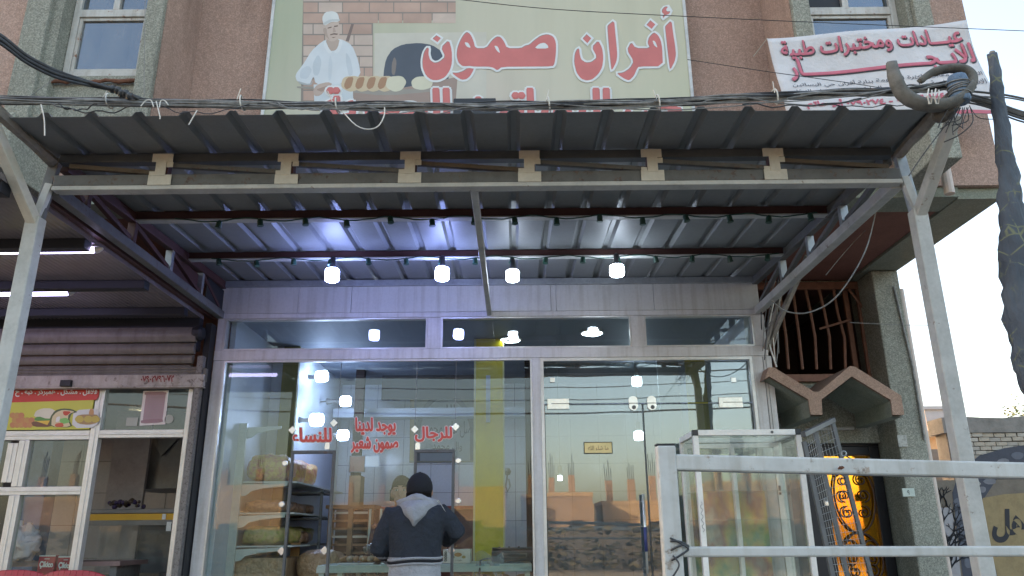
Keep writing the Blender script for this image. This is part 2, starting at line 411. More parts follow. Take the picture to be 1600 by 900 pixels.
for i in range(1, 20):
    c = kb.copy(); COL.objects.link(c); c.location.x = -12 + i

# ------------------------------------------------------------------ the building
BZ = 3.42
bld = thing('building', 'two storey concrete building with pink stucco upper floor overhanging the shops', 'building', (0, 5, 0))
XW = -9.0
def wall_with_hole(x0, x1, z0, z1, hx0, hx1, hz0, hz1, y, t, mat, name='wall'):
    mb = MB()
    mb.span(x0, hx0, y, y + t, z0, z1); mb.span(hx1, x1, y, y + t, z0, z1)
    mb.span(hx0, hx1, y, y + t, z0, hz0); mb.span(hx0, hx1, y, y + t, hz1, z1)
    return mb.build(name, mat, bld)
ZT = 7.2
# central recessed panel, two bays, their window openings
MB().span(-2.335, 1.905, 4.9, 5.1, BZ, ZT).build('wall', M['pink'], bld)
wall_with_hole(XW, -2.335, BZ, ZT, -3.10, -2.46, 3.72, 5.75, 4.4, 0.25, M['pink'])
wall_with_hole(1.905, 3.09, BZ, ZT, 2.03, 2.72, 3.72, 5.75, 4.4, 0.25, M['pink'])
build_each(MB().span(-2.36, -2.336, 4.65, 5.1, BZ, ZT).span(1.906, 1.93, 4.65, 5.1, BZ, ZT), 'wall', M['pink'], bld)
MB().span(3.0, 3.088, 4.652, 9.5, BZ + 0.002, ZT).span(XW, XW + 0.1, 4.652, 9.5, BZ, ZT).span(XW, 3.09, 9.5, 9.6, 0, ZT).build('wall', M['pink'], bld)
MB().span(XW, 3.09, 4.4, 9.6, ZT, ZT + 0.25).build('roof', M['greensmooth'], bld)
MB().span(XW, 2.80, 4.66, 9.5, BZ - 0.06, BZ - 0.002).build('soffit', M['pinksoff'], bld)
MB().span(2.81, 3.085, 4.44, 9.5, BZ - 0.075, BZ - 0.003).span(XW, 2.81, 4.42, 4.655, BZ - 0.068, BZ - 0.003).build('edge_beam', M['greensmooth'], bld)
# stucco surrounds (fins) round the openings
sb = MB()
sb.span(-2.455, -2.337, 4.355, 4.398, BZ + 0.3, ZT - .2); sb.span(-3.27, -3.105, 4.355, 4.398, BZ + 0.3, ZT - .2)
sb.span(1.907, 2.025, 4.355, 4.398, BZ + 0.3, ZT - .2); sb.span(2.725, 2.84, 4.355, 4.398, BZ + 0.3, ZT - .2)
build_each(sb, 'window_surround', M['green'], bld, 0.006)
build_each(MB().span(-3.039, -2.471, 4.45, 4.52, BZ + .001, 4.30).span(2.037, 2.691, 4.45, 4.52, BZ + .001, 4.15), 'sill_panel', M['green'], bld)
build_each(MB().span(-3.105, -3.04, 4.392, 4.64, 3.73, 5.74).span(-2.47, -2.456, 4.392, 4.64, 3.73, 5.74).span(2.026, 2.036, 4.392, 4.64, 3.73, 5.74).span(2.692, 2.724, 4.392, 4.64, 3.73, 5.74), 'reveal', M['green'], bld)
MB().span(-3.039, -2.471, 4.53, 4.64, 4.02, 4.30).build('sill_panel', M['greensmooth'], bld)
# concrete ribs that stick out under the bays
for x0, x1, y0 in ((2.395, 2.56, 3.92), (-3.05, -2.88, 3.93)):
    MB().span(x0, x1, y0, 4.353, 3.365, 3.72).build('concrete_bracket', M['green'], bld, bevel=0.008)
M['pvc'] = painted('cream_plastic_pipe', (0.55, 0.46, 0.40), 0.5, grime=0.2)
MB().tube([at(1463, 180, 4.27), at(1475, 255, 4.27), (at(1484, 303, 4.27))], 0.030, 12).build('waste_pipe', M['pvc'], bld)
# rusty angle under left window
pts = [Vector((-3.1 + i * 0.032, 4.425 + random.uniform(-.004, .004), 4.245 + random.uniform(-.008, .008))) for i in range(21)]
MB().tube(pts, [random.uniform(.010, .018) for _ in pts], 7).build('rusty_angle', M['rust'], bld)

def casement(x0, x1, z0, z1, y, zt, xm, panes_mats, label):
    """old painted steel window: outer frame, transom at zt, mullion xm above it"""
    w = MB(); t = 0.045
    for a in ((x0, x0 + t, z0, z1), (x1 - t, x1, z0, z1)): w.span(a[0], a[1], y, y + 0.06, a[2], a[3])
    w.span(x0 + t, x1 - t, y + .002, y + 0.06, z0, z0 + t); w.span(x0 + t, x1 - t, y + .002, y + 0.06, z1 - t, z1)
    fr = w.build('window', M['rustyframe'], bld, bevel=0.003); fr['label'] = label
    MB().span(x0 + t + .001, x1 - t - .001, y - .004, y + 0.055, zt - 0.03, zt + 0.03).build('transom', M['rustyframe'], fr, bevel=0.003)
    MB().span(xm - .022, xm + .022, y - .002, y + 0.05, zt + 0.031, z1 - t - .001).build('mullion', M['rustyframe'], fr, bevel=0.003)
    # sash of the lower light
    s = MB(); a0, a1, b0, b1 = x0 + t + .002, x1 - t - .002, z0 + t + .002, zt - .032; q = .022
    s.span(a0, a0 + q, y + .008, y + .045, b0, b1); s.span(a1 - q, a1, y + .008, y + .045, b0, b1)
    s.span(a0 + q, a1 - q, y + .009, y + .044, b0, b0 + q); s.span(a0 + q, a1 - q, y + .009, y + .044, b1 - q, b1)
    s.build('sash', M['rustyframe'], fr, bevel=0.002)
    MB().span(a0 + q, a1 - q, y + .024, y + .030, b0 + q, b1 - q).build('pane', panes_mats[0], fr)
    MB().span(x0 + t, xm - .022, y + .024, y + .030, zt + .03, z1 - t).build('pane', panes_mats[1], fr)
    MB().span(xm + .022, x1 - t, y + .024, y + .030, zt + .03, z1 - t).build('pane', panes_mats[2], fr)
casement(-3.035, -2.475, 4.325, 5.74, 4.50, at(150, 21, 4.5).z, -2.745, [M['winglass']] * 3, 'rusting white steel window')
casement(2.035, 2.69, 4.17, 5.74, 4.50, at(1340, 17, 4.5).z, 2.34, [M['winglass'], M['dark'], M['winglass']], 'grey steel window behind the banner with one black pane')
# curtain and dark room behind the left window
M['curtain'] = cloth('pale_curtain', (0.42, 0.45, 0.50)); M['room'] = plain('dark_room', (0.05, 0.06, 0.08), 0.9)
cu = MB(); cu.grid(lambda u, v: (-2.70 + 0.27 * u, 4.66 + 0.02 * math.sin(u * 22), 4.2 + 1.5 * v), 40, 2); cu.build('curtain', M['curtain'], bld, smooth=True, fix=False)
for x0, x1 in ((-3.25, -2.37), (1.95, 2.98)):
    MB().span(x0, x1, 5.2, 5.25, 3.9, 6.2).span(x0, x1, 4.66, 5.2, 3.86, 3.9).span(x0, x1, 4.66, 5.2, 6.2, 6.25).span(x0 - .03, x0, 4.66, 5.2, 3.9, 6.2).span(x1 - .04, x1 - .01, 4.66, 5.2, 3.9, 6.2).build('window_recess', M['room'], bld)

# ground floor, right of the bakery: recessed wall, stair window, entrance
YW = 6.1
w = MB()
w.span(1.95, 3.10, YW, YW + .2, 3.34 - .0, BZ - .065)
w.span(1.80, 3.10, YW, YW + .2, 2.02, 2.50)
w.span(1.95, 2.10, YW + .001, YW + .2, 0, 2.02); w.span(2.885, 3.10, YW + .001, YW + .2, 0, 2.02); w.span(2.90, 3.10, YW + .001, YW + .2, 2.50, 3.34)
w.build('wall', M['green'], bld)
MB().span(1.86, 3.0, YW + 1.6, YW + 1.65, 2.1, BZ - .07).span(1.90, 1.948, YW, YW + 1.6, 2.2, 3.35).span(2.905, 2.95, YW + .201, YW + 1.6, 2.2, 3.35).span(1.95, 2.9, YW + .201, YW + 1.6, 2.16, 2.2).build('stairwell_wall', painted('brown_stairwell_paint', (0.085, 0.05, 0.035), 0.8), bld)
# pillar at the corner
pz = MB(); pz.span(2.865, 3.075, 5.80, 6.098, 0, BZ - .08); pz.build('pillar', M['green'], bld, bevel=0.01)
MB().tube([(3.10, 5.87, 0.9), (3.105, 5.87, 3.2)], 0.028, 12).build('drain_pipe', M['pvc'], bld)
MB().tube([(3.10, 5.87, 0.0), (3.10, 5.87, 0.9)], 0.042, 12).build('drain_pipe', M['black'], bld)
MB().tube([(3.055, 5.79, 2.0), (3.06, 5.79, 2.55), (3.02, 5.79, 3.2)], 0.008, 6).build('conduit', M['wireg'], bld)
for k, (px0, py0, px1, py1) in enumerate(((1403, 679, 1417, 699),)):
    MB().span(at(1403, 690, 5.79).x, at(1417, 690, 5.79).x, 5.786, 5.799, at(1410, 698, 5.79).z, at(1410, 680, 5.79).z).build('wall_plate', painted('worn_grey_label', (0.42, 0.42, 0.38), grime=0.5, scale=60), bld)
qp = MB().span(at(1410, 770, 5.79).x, at(1429, 770, 5.79).x, 5.785, 5.799, at(1420, 776, 5.79).z, at(1420, 763, 5.79).z).build('house_number_plate', painted('pale_green_plate', (0.50, 0.56, 0.50)), bld, bevel=0.002)
text_on('plate_digit', '٩', pxquad(1417, 766, 1421, 773, 5.784), M['dark'], qp, 0.002)
# stair window grille of bent wooden bars
M['wood'] = painted('reddish_brown_wood', (0.21, 0.10, 0.065), 0.7, grime=0.35, scale=20)
gr = MB(); gr.span(1.98, 2.90, 6.06, 6.098, 2.50, 2.56); gr.span(1.98, 2.90, 6.06, 6.098, 3.27, 3.335); gr.span(2.845, 2.897, 6.065, 6.098, 2.561, 3.269); gr.span(2.76, 2.80, 6.12, 6.15, 2.5, 3.3)
grm = gr.build('grille', M['wood'], bld, bevel=0.004); grm['label'] = 'wooden window grille with bent bars above the entrance'
for i, (xt, xb) in enumerate(((1197, 1211), (1217, 1232), (1238, 1254), (1258, 1276), (1279, 1298), (1302, 1321))):
    a = at(xt, 450, 6.075); b = at(xb, 577, 6.075); k = random.uniform(-.012, .02)
    MB().tube([a, a.lerp(b, .3) + Vector((k, 0, 0)), a.lerp(b, .62) + Vector((k * 1.5 if i != 5 else .03, 0, 0)), b], [.013, .012, .013, .012], 7).build('grille_bar', M['wood'], grm)
MB().tube([at(1326, 452, 6.05), at(1363, 499, 6.05)], 0.011, 6).build('grille_bar', M['wood'], grm)
MB().tube([at(1280, 514, 6.05), at(1328, 500, 6.05)], 0.010, 6).build('grille_bar', M['wood'], grm)
# zig-zag concrete hood over the entrance
zx = [(1196, 590), (1201, 574), (1209, 574), (1272, 612), (1280, 612), (1322, 577), (1328, 572), (1336, 573), (1397, 611), (1408, 618), (1413, 648), (1395, 648), (1392, 625), (1331, 588), (1284, 624), (1285, 648), (1267, 648), (1263, 624), (1202, 588), (1196, 592)]
zz = MB(); zz.prism([at(x, y, 5.42) for x, y in zx], (0, 0.62, 0)); z_ = zz.build('entrance_hood', M['zig'], bld)
M['zigunder'] = M['greensmooth']
zz = MB(); inn = [(1202, 588.6), (1263, 624.6), (1267, 649.2), (1285.5, 649.2), (1284.5, 624.6), (1331, 588.8), (1391.6, 625.4), (1395, 649.2), (1413.5, 649.2)]
for a, b in zip(inn[:-1], inn[1:]):
    p0, p1 = at(*a, 5.42) + Vector((0, .012, 0)), at(*b, 5.42) + Vector((0, .012, 0)); d = Vector((0, 0.60, 0)); up = Vector((0, 0, -0.006)) if abs(a[1] - b[1]) < 60 else Vector((0, 0, 0))
    zz.sheet([p0 + up, p1 + up, p1 + d + up, p0 + d + up])
zz.build('hood_underside', M['greensmooth'], bld, fix=False)
# amber glazed iron door
M['iron'] = plain('black_iron', (0.018, 0.018, 0.022), 0.45, 0.3)
m, nt, bs = newmat('amber_mirror_glass'); bs.inputs['Base Color'].default_value = (1.0, 0.46, 0.035, 1); bs.inputs['Metallic'].default_value = 0.92; bs.inputs['Roughness'].default_value = 0.06
vv = coords(nt, (1, 1, .4)); bump(nt, bs, noise(nt, vv, 3, 2), 0.08, 0.02); M['amber'] = m
dr = MB(); dr.span(2.12, 2.20, 6.16, 6.22, 0, 2.0); dr.span(2.80, 2.88, 6.16, 6.22, 0, 2.0); dr.span(2.12, 2.88, 6.159, 6.22, 2.0, 2.06); dr.span(2.20, 2.80, 6.161, 6.22, 1.93, 1.999); dr.span(2.20, 2.80, 6.161, 6.22, 0, .12)
dr.span(2.20, 2.44, 6.165, 6.215, .12, 1.93)
door = dr.build('entrance_door', M['iron'], bld, bevel=0.004); door['label'] = 'black iron door with amber glass and scrollwork'
MB().span(2.441, 2.799, 6.20, 6.208, .121, 1.929).build('pane', M['amber'], door)
def scroll(cx, cz, r0, turns, a0, sgn=1, y=6.175):
    pts = []
    n = int(18 * turns)
    for i in range(n + 1):
        t = i / n; a = a0 + sgn * 2 * math.pi * turns * t; rr = r0 * (1 - 0.82 * t)
        pts.append((cx + rr * math.cos(a), y, cz + rr * math.sin(a)))
    return pts
sc = MB(); cx = 2.64
for cz, rx, rz in ((1.62, .155, .27), (1.16, .15, .19), (.80, .15, .17), (.45, .15, .17)):
    sc.tube([(cx + rx * math.cos(2 * math.pi * i / 28), 6.175, cz + rz * math.sin(2 * math.pi * i / 28)) for i in range(28)], .0075, 6, closed=True)
    for sx in (-1, 1):
        sc.tube(scroll(cx + sx * .07, cz + rz * .45, .055, 1.3, R(90 - sx * 60), sx), .006, 6)
        sc.tube(scroll(cx + sx * .075, cz + rz * .02, .05, 1.4, R(-90), sx), .006, 6)
        sc.tube(scroll(cx + sx * .065, cz - rz * .45, .048, 1.3, R(90), -sx), .006, 6)
sc.build('scrollwork', painted('brown_black_wrought_iron', (0.06, 0.025, 0.02), 0.45, grime=.4), door, smooth=True)
MB().tube([at(1258, 671, 6.09), at(1334, 669, 6.09)], 0.012, 8).build('tube_lamp', painted('dead_tube_lamp', (.5, .5, .48)), bld)
# ------------------------------------------------------------------ bakery canopy: roof sheets, trusses, posts
XL, XR = -2.205, 1.862
can = thing('metal_canopy', 'grey corrugated steel canopy on white trusses over the bakery front', 'canopy', (0, 4, 0))
YF, YB = 3.335, 5.60
def zs(y): return 3.118 + (y - 2.98) * (3.215 - 3.118) / (5.60 - 2.98)    # underside of the roof sheet
def roof_sheet(x0, n, pitch, lift):
    """trapezoid ribs that stand up from the flat pans"""
    prof = [(0, 0)]
    for i in range(n):
        b = i * pitch
        prof += [(b + pitch - .060, 0), (b + pitch - .044, .022), (b + pitch - .018, .022), (b + pitch, 0)]
        if i == 0: pass
    mb = MB(); t = .0012
    for k, (a, b) in enumerate(zip(prof[:-1], prof[1:])):
        for j in range(6):
            ya = 2.98 + 2.68 * j / 6; yb = 2.98 + 2.68 * (j + 1) / 6
            P = [(x0 + a[0], ya, zs(ya) + a[1] + lift), (x0 + b[0], ya, zs(ya) + b[1] + lift), (x0 + b[0], yb, zs(yb) + b[1] + lift), (x0 + a[0], yb, zs(yb) + a[1] + lift)]
            mb.sheet(P)
    o = mb.build('roof_sheet', M['roof'], can, fix=False)
    s = o.modifiers.new('thickness', 'SOLIDIFY'); s.thickness = 0.002; s.offset = 1
    return o
NR = 20; PW = (XR - XL + .06) / NR
xx = XL - .02
for k, n in enumerate((4, 4, 4, 4, 4)):
    roof_sheet(xx, n, PW, 0.0015 * (k % 2)); xx += n * PW - (0 if k % 2 else 0)
# purlins across
def purlin(y, m1, m2, h=.06, w=.05, x0=XL + .02, x1=XR - .02, drop=0):
    z = zs(y) - .004 - drop
    o = MB().span(x0, x1, y - w / 2, y + w / 2, z - h, z - .001).build('purlin', m1, can, bevel=.003)
    if m2: MB().span(x0 + .003, x1 - .003, y - w / 2 - .004, y + w / 2 - .002, z - h - .008, z - h - .0005).build('purlin_lip', m2, o)
    return o
M['purl'] = painted('blue_grey_purlin', (.075, .085, .095), .5, rust=.25, grime=.3); purlin(YF + .03, M['purl'], None, .045, .05)
purlin(4.12, M['maroon'], M['chip'], .05); purlin(4.87, M['maroon'], M['chip'], .045); purlin(5.55, M['galv'], None, .05)
# front truss
M['oldwood2'] = painted('brown_grey_timber_brace', (0.13, 0.105, 0.08), 0.85, grime=0.4, scale=14)
ZB = 2.945
MB().span(XL + .03, XR - .01, YF - .022, YF + .03, ZB + .001, ZB + .058).build('bottom_chord', M['greypaint'], can, bevel=.004)
MB().span(XL + .03, XR - .01, YF - .026, YF + .034, ZB - .022, ZB).build('bottom_flange', M['chip'], can, bevel=.003)
vx = [at(x, 260, YF).x for x in (258, 453, 643, 828, 1018, 1208)]
ztop = zs(YF) - .012
for i, x in enumerate(vx):
    MB().span(x - .024, x + .024, YF - .018, YF + .022, ZB + .059, ztop - .045).build('truss_post', M['maroon'], can)
    tp = MB(); jx = random.uniform(-.004, .004)
    tp.span(x - .052, x + .046, YF - .030, YF - .024, ztop - .055 + jx, ztop - .012 + jx); tp.span(x - .030 + jx, x + .020 + jx, YF - .034, YF - .0305, ZB + .045, ztop - .05)
    tp.span(x - .058, x + .052, YF - .0315, YF - .027, ZB - .002, ZB + .050 + jx); tp.span(x - .056, x - .028, YF - .033, YF - .031, ZB + .046, ZB + .068); tp.span(x + .02, x + .05, YF - .028, YF - .023, ztop - .082, ztop - .054)
    tp.build('tape_wrap', M['tape'], can, bevel=.0015)
ends = [XL + .05] + vx + [XR - .02]
for i in range(len(ends) - 1):
    a, b = ends[i], ends[i + 1]
    MB().beam((a + .03, YF + .006 + .001 * (i % 2), ztop - .058), (b - .03, YF + .006, ZB + .075), .022, .022).build('truss_diagonal', M['greypaint'] if i % 3 else M['oldwood2'], can, bevel=.002)
# side trusses
for sx, x, ma, mb_ in ((0, XL + .015, M['maroon'], M['maroon']), (1, XR - .015, M['chip'], M['greypaint'])):
    MB().beam((x, YF + .02, ZB - .002), (x, 5.56, ZB), .055, .055).build('side_chord', M['chip'] if sx else M['greypaint'], can, bevel=.004)
    MB().beam((x - .001, 3.40, zs(3.4) - .042), (x - .001, 5.56, zs(5.56) - .035), .045, .055).build('side_top_chord', ma if not sx else M['greypaint'], can, bevel=.003)
    ys = [3.62, 4.12, 4.62, 5.12] if not sx else [3.95, 4.45, 4.95]
    for y in ys:
        MB().beam((x, y, ZB + .029), (x, y, zs(y) - .068), .045, .035).build('side_post', M['galv'] if (sx or y > 4.4) else M['maroon'], can, bevel=.003)
    yy = [3.42] + ys + [5.5]
    for k, (a, b) in enumerate(zip(yy[:-1], yy[1:])):
        MB().beam((x + .002, a + .03, zs(a) - .08), (x + .002, b - .03, ZB + .045), .028, .028).build('side_diagonal', M['maroon'] if not sx else M['greypaint'], can, bevel=.002)
# left truss carries a second dark angle below the chord and sheet-metal plates
MB().beam((XL - .045, 3.42, ZB - .005), (XL - .045, 5.56, ZB - .003), .03, .06).build('side_angle', M['maroon'], can)
MB().span(XL + .0, XL + .006, 4.66, 5.10, ZB + .03, zs(4.8) - .07).build('side_plate', M['maroon'], can)
MB().span(XL + .02, XL + .026, 5.22, 5.54, ZB + .03, zs(5.3) - .07).build('side_plate', M['dark'], can)
# long bar along the middle
MB().beam((-.178, YF + .03, ZB + .0), (-.172, 5.57, ZB + .0), .034, .045).build('middle_tie', M['chip'], can, bevel=.003)
# rough timbers at both front corners and posts with raking struts
M['oldwood'] = painted('weathered_grey_timber', (0.27, 0.25, 0.22), 0.9, grime=0.4, scale=14, bumpy=.5)
for s, x in ((-1, XL - .01), (1, XR + .012)):
    a = Vector((x + s * .02, 2.90, 3.135)); b = Vector((x, 3.38, 3.085)); n = 7; pts = [a.lerp(b, i / n) + Vector((random.uniform(-.004, .004), 0, random.uniform(-.004, .004))) for i in range(n + 1)]
    MB().tube(pts, [.026 + random.uniform(-.004, .004) for _ in pts], 7).build('corner_timber', M['oldwood'], can)
    px_ = x + s * (.035 if s > 0 else .02)
    MB().beam((px_, YF, 0), (px_, YF, 2.79), .066, .062).build('post', M['chip'], can, bevel=.005)
    MB().beam((px_ + s * .002, YF + .018, 2.78), (px_ - s * .03, YF + .02, zs(YF) - .02), .05, .03).build('post', M['galv'] if s > 0 else M['greypaint'], can, bevel=.003)
    MB().beam((px_ - s * .0, YF - .002, 2.76), (px_ + s * .03, 2.965, 3.085), .048, .05).build('strut', M['chip'] if s > 0 else M['tape'], can, bevel=.004)
    MB().beam((px_, YF + .0, 2.791), (px_ - s * .035, YF + .0, 2.965), .036, .03).build('strut', M['chip'], can, bevel=.003)
    MB().span(px_ - .08, px_ + .08, YF - .08, YF + .08, 0.0, .008).build('base_plate', M['greypaint'], can)

# dark ceiling posts seen behind the left post
# ------------------------------------------------------------------ string of empty lamp sockets along the purlins
def socket_string(y, zoff, xs_px, py, name_label, sags, x0, x1, cablemat, sub=None):
    t = thing('light_string', name_label, 'light string', (0, y, 3.1), 'empty light strings under the canopy')
    z = zs(y) - .062 + zoff
    pts = []; n = 110
    for i in range(n + 1):
        u = i / n; x = x0 + (x1 - x0) * u
        pts.append((x, y - .035 + .004 * math.sin(i * 1.7), z - .022 * abs(math.sin(u * math.pi * sags)) ** 1.5 + random.uniform(-.001, .001)))
    MB().tube(pts, .0042, 5).build('cable', cablemat, t)
    for px_ in xs_px:
        x = at(px_, py, y).x
        if not x0 <= x <= x1: continue
        u = (x - x0) / (x1 - x0); zz_ = z - .022 * abs(math.sin(u * math.pi * sags)) ** 1.5
        tl = random.uniform(-.25, .25)
        MB().lathe((x, y - .038, zz_ - .001), [(.006, .004), (.013, -.002), (.0165, -.012), (.0165, -.034), (.019, -.036), (.019, -.042), (.013, -.042)], 9, axis=(tl, 0.15 * random.uniform(-1, 1), 1)).build('lamp_socket', cablemat, t, smooth=False)
    return t
socket_string(4.10, 0, [272, 348, 410, 480, 544, 611, 676, 742, 804, 869, 936, 1002, 1068, 1136, 1198, 1262], 342, 'nearer string of dark lamp sockets on a green cable under the second purlin', 9, -1.93, 1.75, M['greencable'])
socket_string(4.84, 0.0, [345, 404, 462, 519, 577, 636, 691, 743, 801, 853, 910, 964, 1022, 1080, 1137, 1197], 403, 'farther string of dark lamp sockets that carries the four lit bulbs', 8, -2.0, 1.78, M['greencable'])
# four lit bulbs
def led_bulb(name, c, r, h, mat, label, group, axis=(0, 0, -1), cap=None):
    t = thing(name, label, 'light bulb', c, group)
    ax = Vector(axis).normalized(); c = Vector(c)
    MB().lathe(c, [(r * .62, -h * .5), (r * .9, -h * .46), (r, -h * .34), (r, h * .30), (r * .93, h * .44), (r * .7, h * .5), (.001, h * .52)], 20, axis=ax).build('bulb_glass', mat, t, smooth=True)
    MB().lathe(c - ax * (h * .5), [(r * .6, .0), (r * .5, -.018), (.018, -.034), (.017, -.075), (.008, -.085)], 14, axis=ax).build('bulb_base', cap or M['black'], t, smooth=True)
    return t
OB = 'lit bulbs hanging outside under the canopy'
for (px_, py_, rr, lb, mt) in ((519, 430, .046, 'leftmost glowing bulb hanging under the canopy', 'bulb'), (691, 428, .046, 'second glowing bulb from the left under the canopy', 'bulb'), (801, 431, .044, 'third glowing bulb, just right of the middle tie bar', 'bulbw'), (964, 423, .048, 'rightmost glowing bulb hanging under the canopy', 'bulbw')):
    p = at(px_, py_, 4.8)
    led_bulb('light_bulb', (p.x, 4.8, p.z), rr, .088 if mt == 'bulb' else .075, M[mt], lb, OB)

# ------------------------------------------------------------------ bakery shop front (aluminium frames and glass)
Y = 5.6
sf = thing('storefront', 'white aluminium and glass bakery front with double glass door on the right', 'shop front', (0, Y, 0))
def frame(name, x0, x1, z0, z1, y0=Y - .05, y1=Y + .05, mat='white_al', bev=.003, par=None):
    return MB().span(x0, x1, y0, y1, z0, z1).build(name, M[mat], par or sf, bevel=bev)
# fascia sheets with visible joints
fx = [-2.205, at(470, 460, Y).x, at(552, 460, Y).x, at(860, 460, Y).x, at(868, 460, Y).x, at(1019, 460, Y).x, 1.862]
for i in range(6):
    if fx[i + 1] - fx[i] < .1:
        MB().span(fx[i] + .001, fx[i + 1] - .001, Y - .050, Y + .03, 2.955, 3.205).build('fascia_sheet', M['fascia'], sf); continue
    MB().span(fx[i] + .0015, fx[i + 1] - .0015, Y - .052 - .002 * (i % 2), Y + .03, 2.955, 3.205).build('fascia_sheet', M['fascia'], sf, bevel=.0015)
MB().span(XL + .01, XR - .01, Y + .031, Y + .05, 2.95, 3.2).build('fascia_backing', M['dark'], sf)
frame('head_rail', -2.205, 1.862, 2.915, 2.953, Y - .055)
frame('middle_rail', -2.205, 1.885, 2.597, 2.672, Y - .055)
frame('jamb', -2.205, -2.148, 2.673, 2.914); frame('transom_mullion', -.635, -.532, 2.673, 2.914); frame('transom_mullion', .885, .985, 2.673, 2.914); frame('jamb', 1.797, 1.885, 2.673, 2.914)
def bead(x0, x1, z0, z1, y=Y - .052, t=.010, mat='silver_al', par=None, name='glazing_bead'):
    b = MB(); b.span(x0, x0 + t, y, y + .03, z0, z1); b.span(x1 - t, x1, y, y + .03, z0, z1); b.span(x0 + t, x1 - t, y + .001, y + .03, z0, z0 + t); b.span(x0 + t, x1 - t, y + .001, y + .03, z1 - t, z1)
    return b.build(name, M[mat], par or sf)
for x0, x1 in ((-2.147, -.636), (-.531, .884), (.986, 1.796)):
    bead(x0, x1, 2.674, 2.913)
    MB().span(x0 + .008, x1 - .008, Y, Y + .006, 2.682, 2.905).build('transom_pane', M['glass'], sf)
frame('jamb', -2.205, -2.128, 0, 2.596); frame('mullion', .142, .203, 0, 2.596, Y - .055)
frame('end_panel', 1.765, 1.905, 0, 2.596, Y - .05, Y + .10)
MB().span(1.84, 1.8435, Y - .0535, Y - .05, 0, 2.59).span(1.862, 1.8635, Y - .0535, Y - .05, 0, 2.59).build('panel_joint', M['greypaint'], sf)
bead(.204, 1.764, .002, 2.595, t=.022)
bead(-2.127, .141, .302, 2.595, t=.013)
frame('plinth', -2.127, .141, 0, .30)
# big frameless lights, one pane between joints
jx = [-2.118, at(462, 620, Y).x, at(530, 620, Y).x, at(650, 620, Y).x, at(712, 620, Y).x, .132]
HZ = 1.945
for i in range(5):
    x0, x1 = jx[i] + .0015, jx[i + 1] - .0015
    if i in (1, 3):      # hatches: glass only above; a sliding hatch frame below
        p_ = MB().span(x0, x1, Y, Y + .008, HZ, 2.585).build('glass_pane', M['glass'], sf)
        MB().span(x0, x1, Y + .0, Y + .008, .312, 1.05).build('glass_pane', M['glass'], sf)
        h = MB(); h.span(x0, x0 + .018, Y - .012, Y + .02, 1.06, HZ - .002); h.span(x1 - .018, x1, Y - .012, Y + .02, 1.06, HZ - .002); h.span(x0, x1, Y - .013, Y + .02, HZ - .024, HZ - .002)
        h.build('hatch_frame', M['greypaint'], sf, bevel=.002)
    else:
        MB().span(x0, x1, Y, Y + .008, .312, 2.585).build('glass_pane', M['glass'], sf)
    if i: MB().span(jx[i] - .0015, jx[i] + .0015, Y + .001, Y + .007, .312, 2.585).build('silicone_joint', M['wireg'], sf)
def diamond(px_, py_, mat='silver_al', r=.030):
    p = at(px_, py_, Y - .004); b = MB(); b.box(p, (r * 1.42, .012, r * 1.42), Matrix.Rotation(R(45), 3, 'Y')); return b.build('glass_clamp', M[mat], sf, bevel=.002)
M['clampw'] = plain('polished_steel_clamp', (0.75, 0.73, 0.68), 0.25, 0.6)
for q in ((457, 672), (522, 661), (648, 671), (712, 667), (440, 861), (507, 860), (705, 860)): diamond(*q, mat='clampw')
for q in ((445, 724), (716, 720), (716, 783), (440, 788)):
    p = at(*q, Y - .004); MB().lathe((p.x, Y + .002, p.z), [(.021, 0), (.021, .010), (.015, .014)], 20, axis=(0, -1, 0)).build('glass_knob', M['clampw'], sf, smooth=False)
for q in ((512, 697), (653, 697)):
    p = at(*q, Y); b = MB(); pr = [(p.x - .017, p.z - .025), (p.x + .017, p.z - .025), (p.x + .017, p.z + .012), (p.x + .010, p.z + .024), (p.x - .010, p.z + .024), (p.x - .017, p.z + .012)]
    b.prism([(x, Y - .014, z) for x, z in pr], (0, .013, 0)); b.build('hatch_lock', M['clampw'], sf)
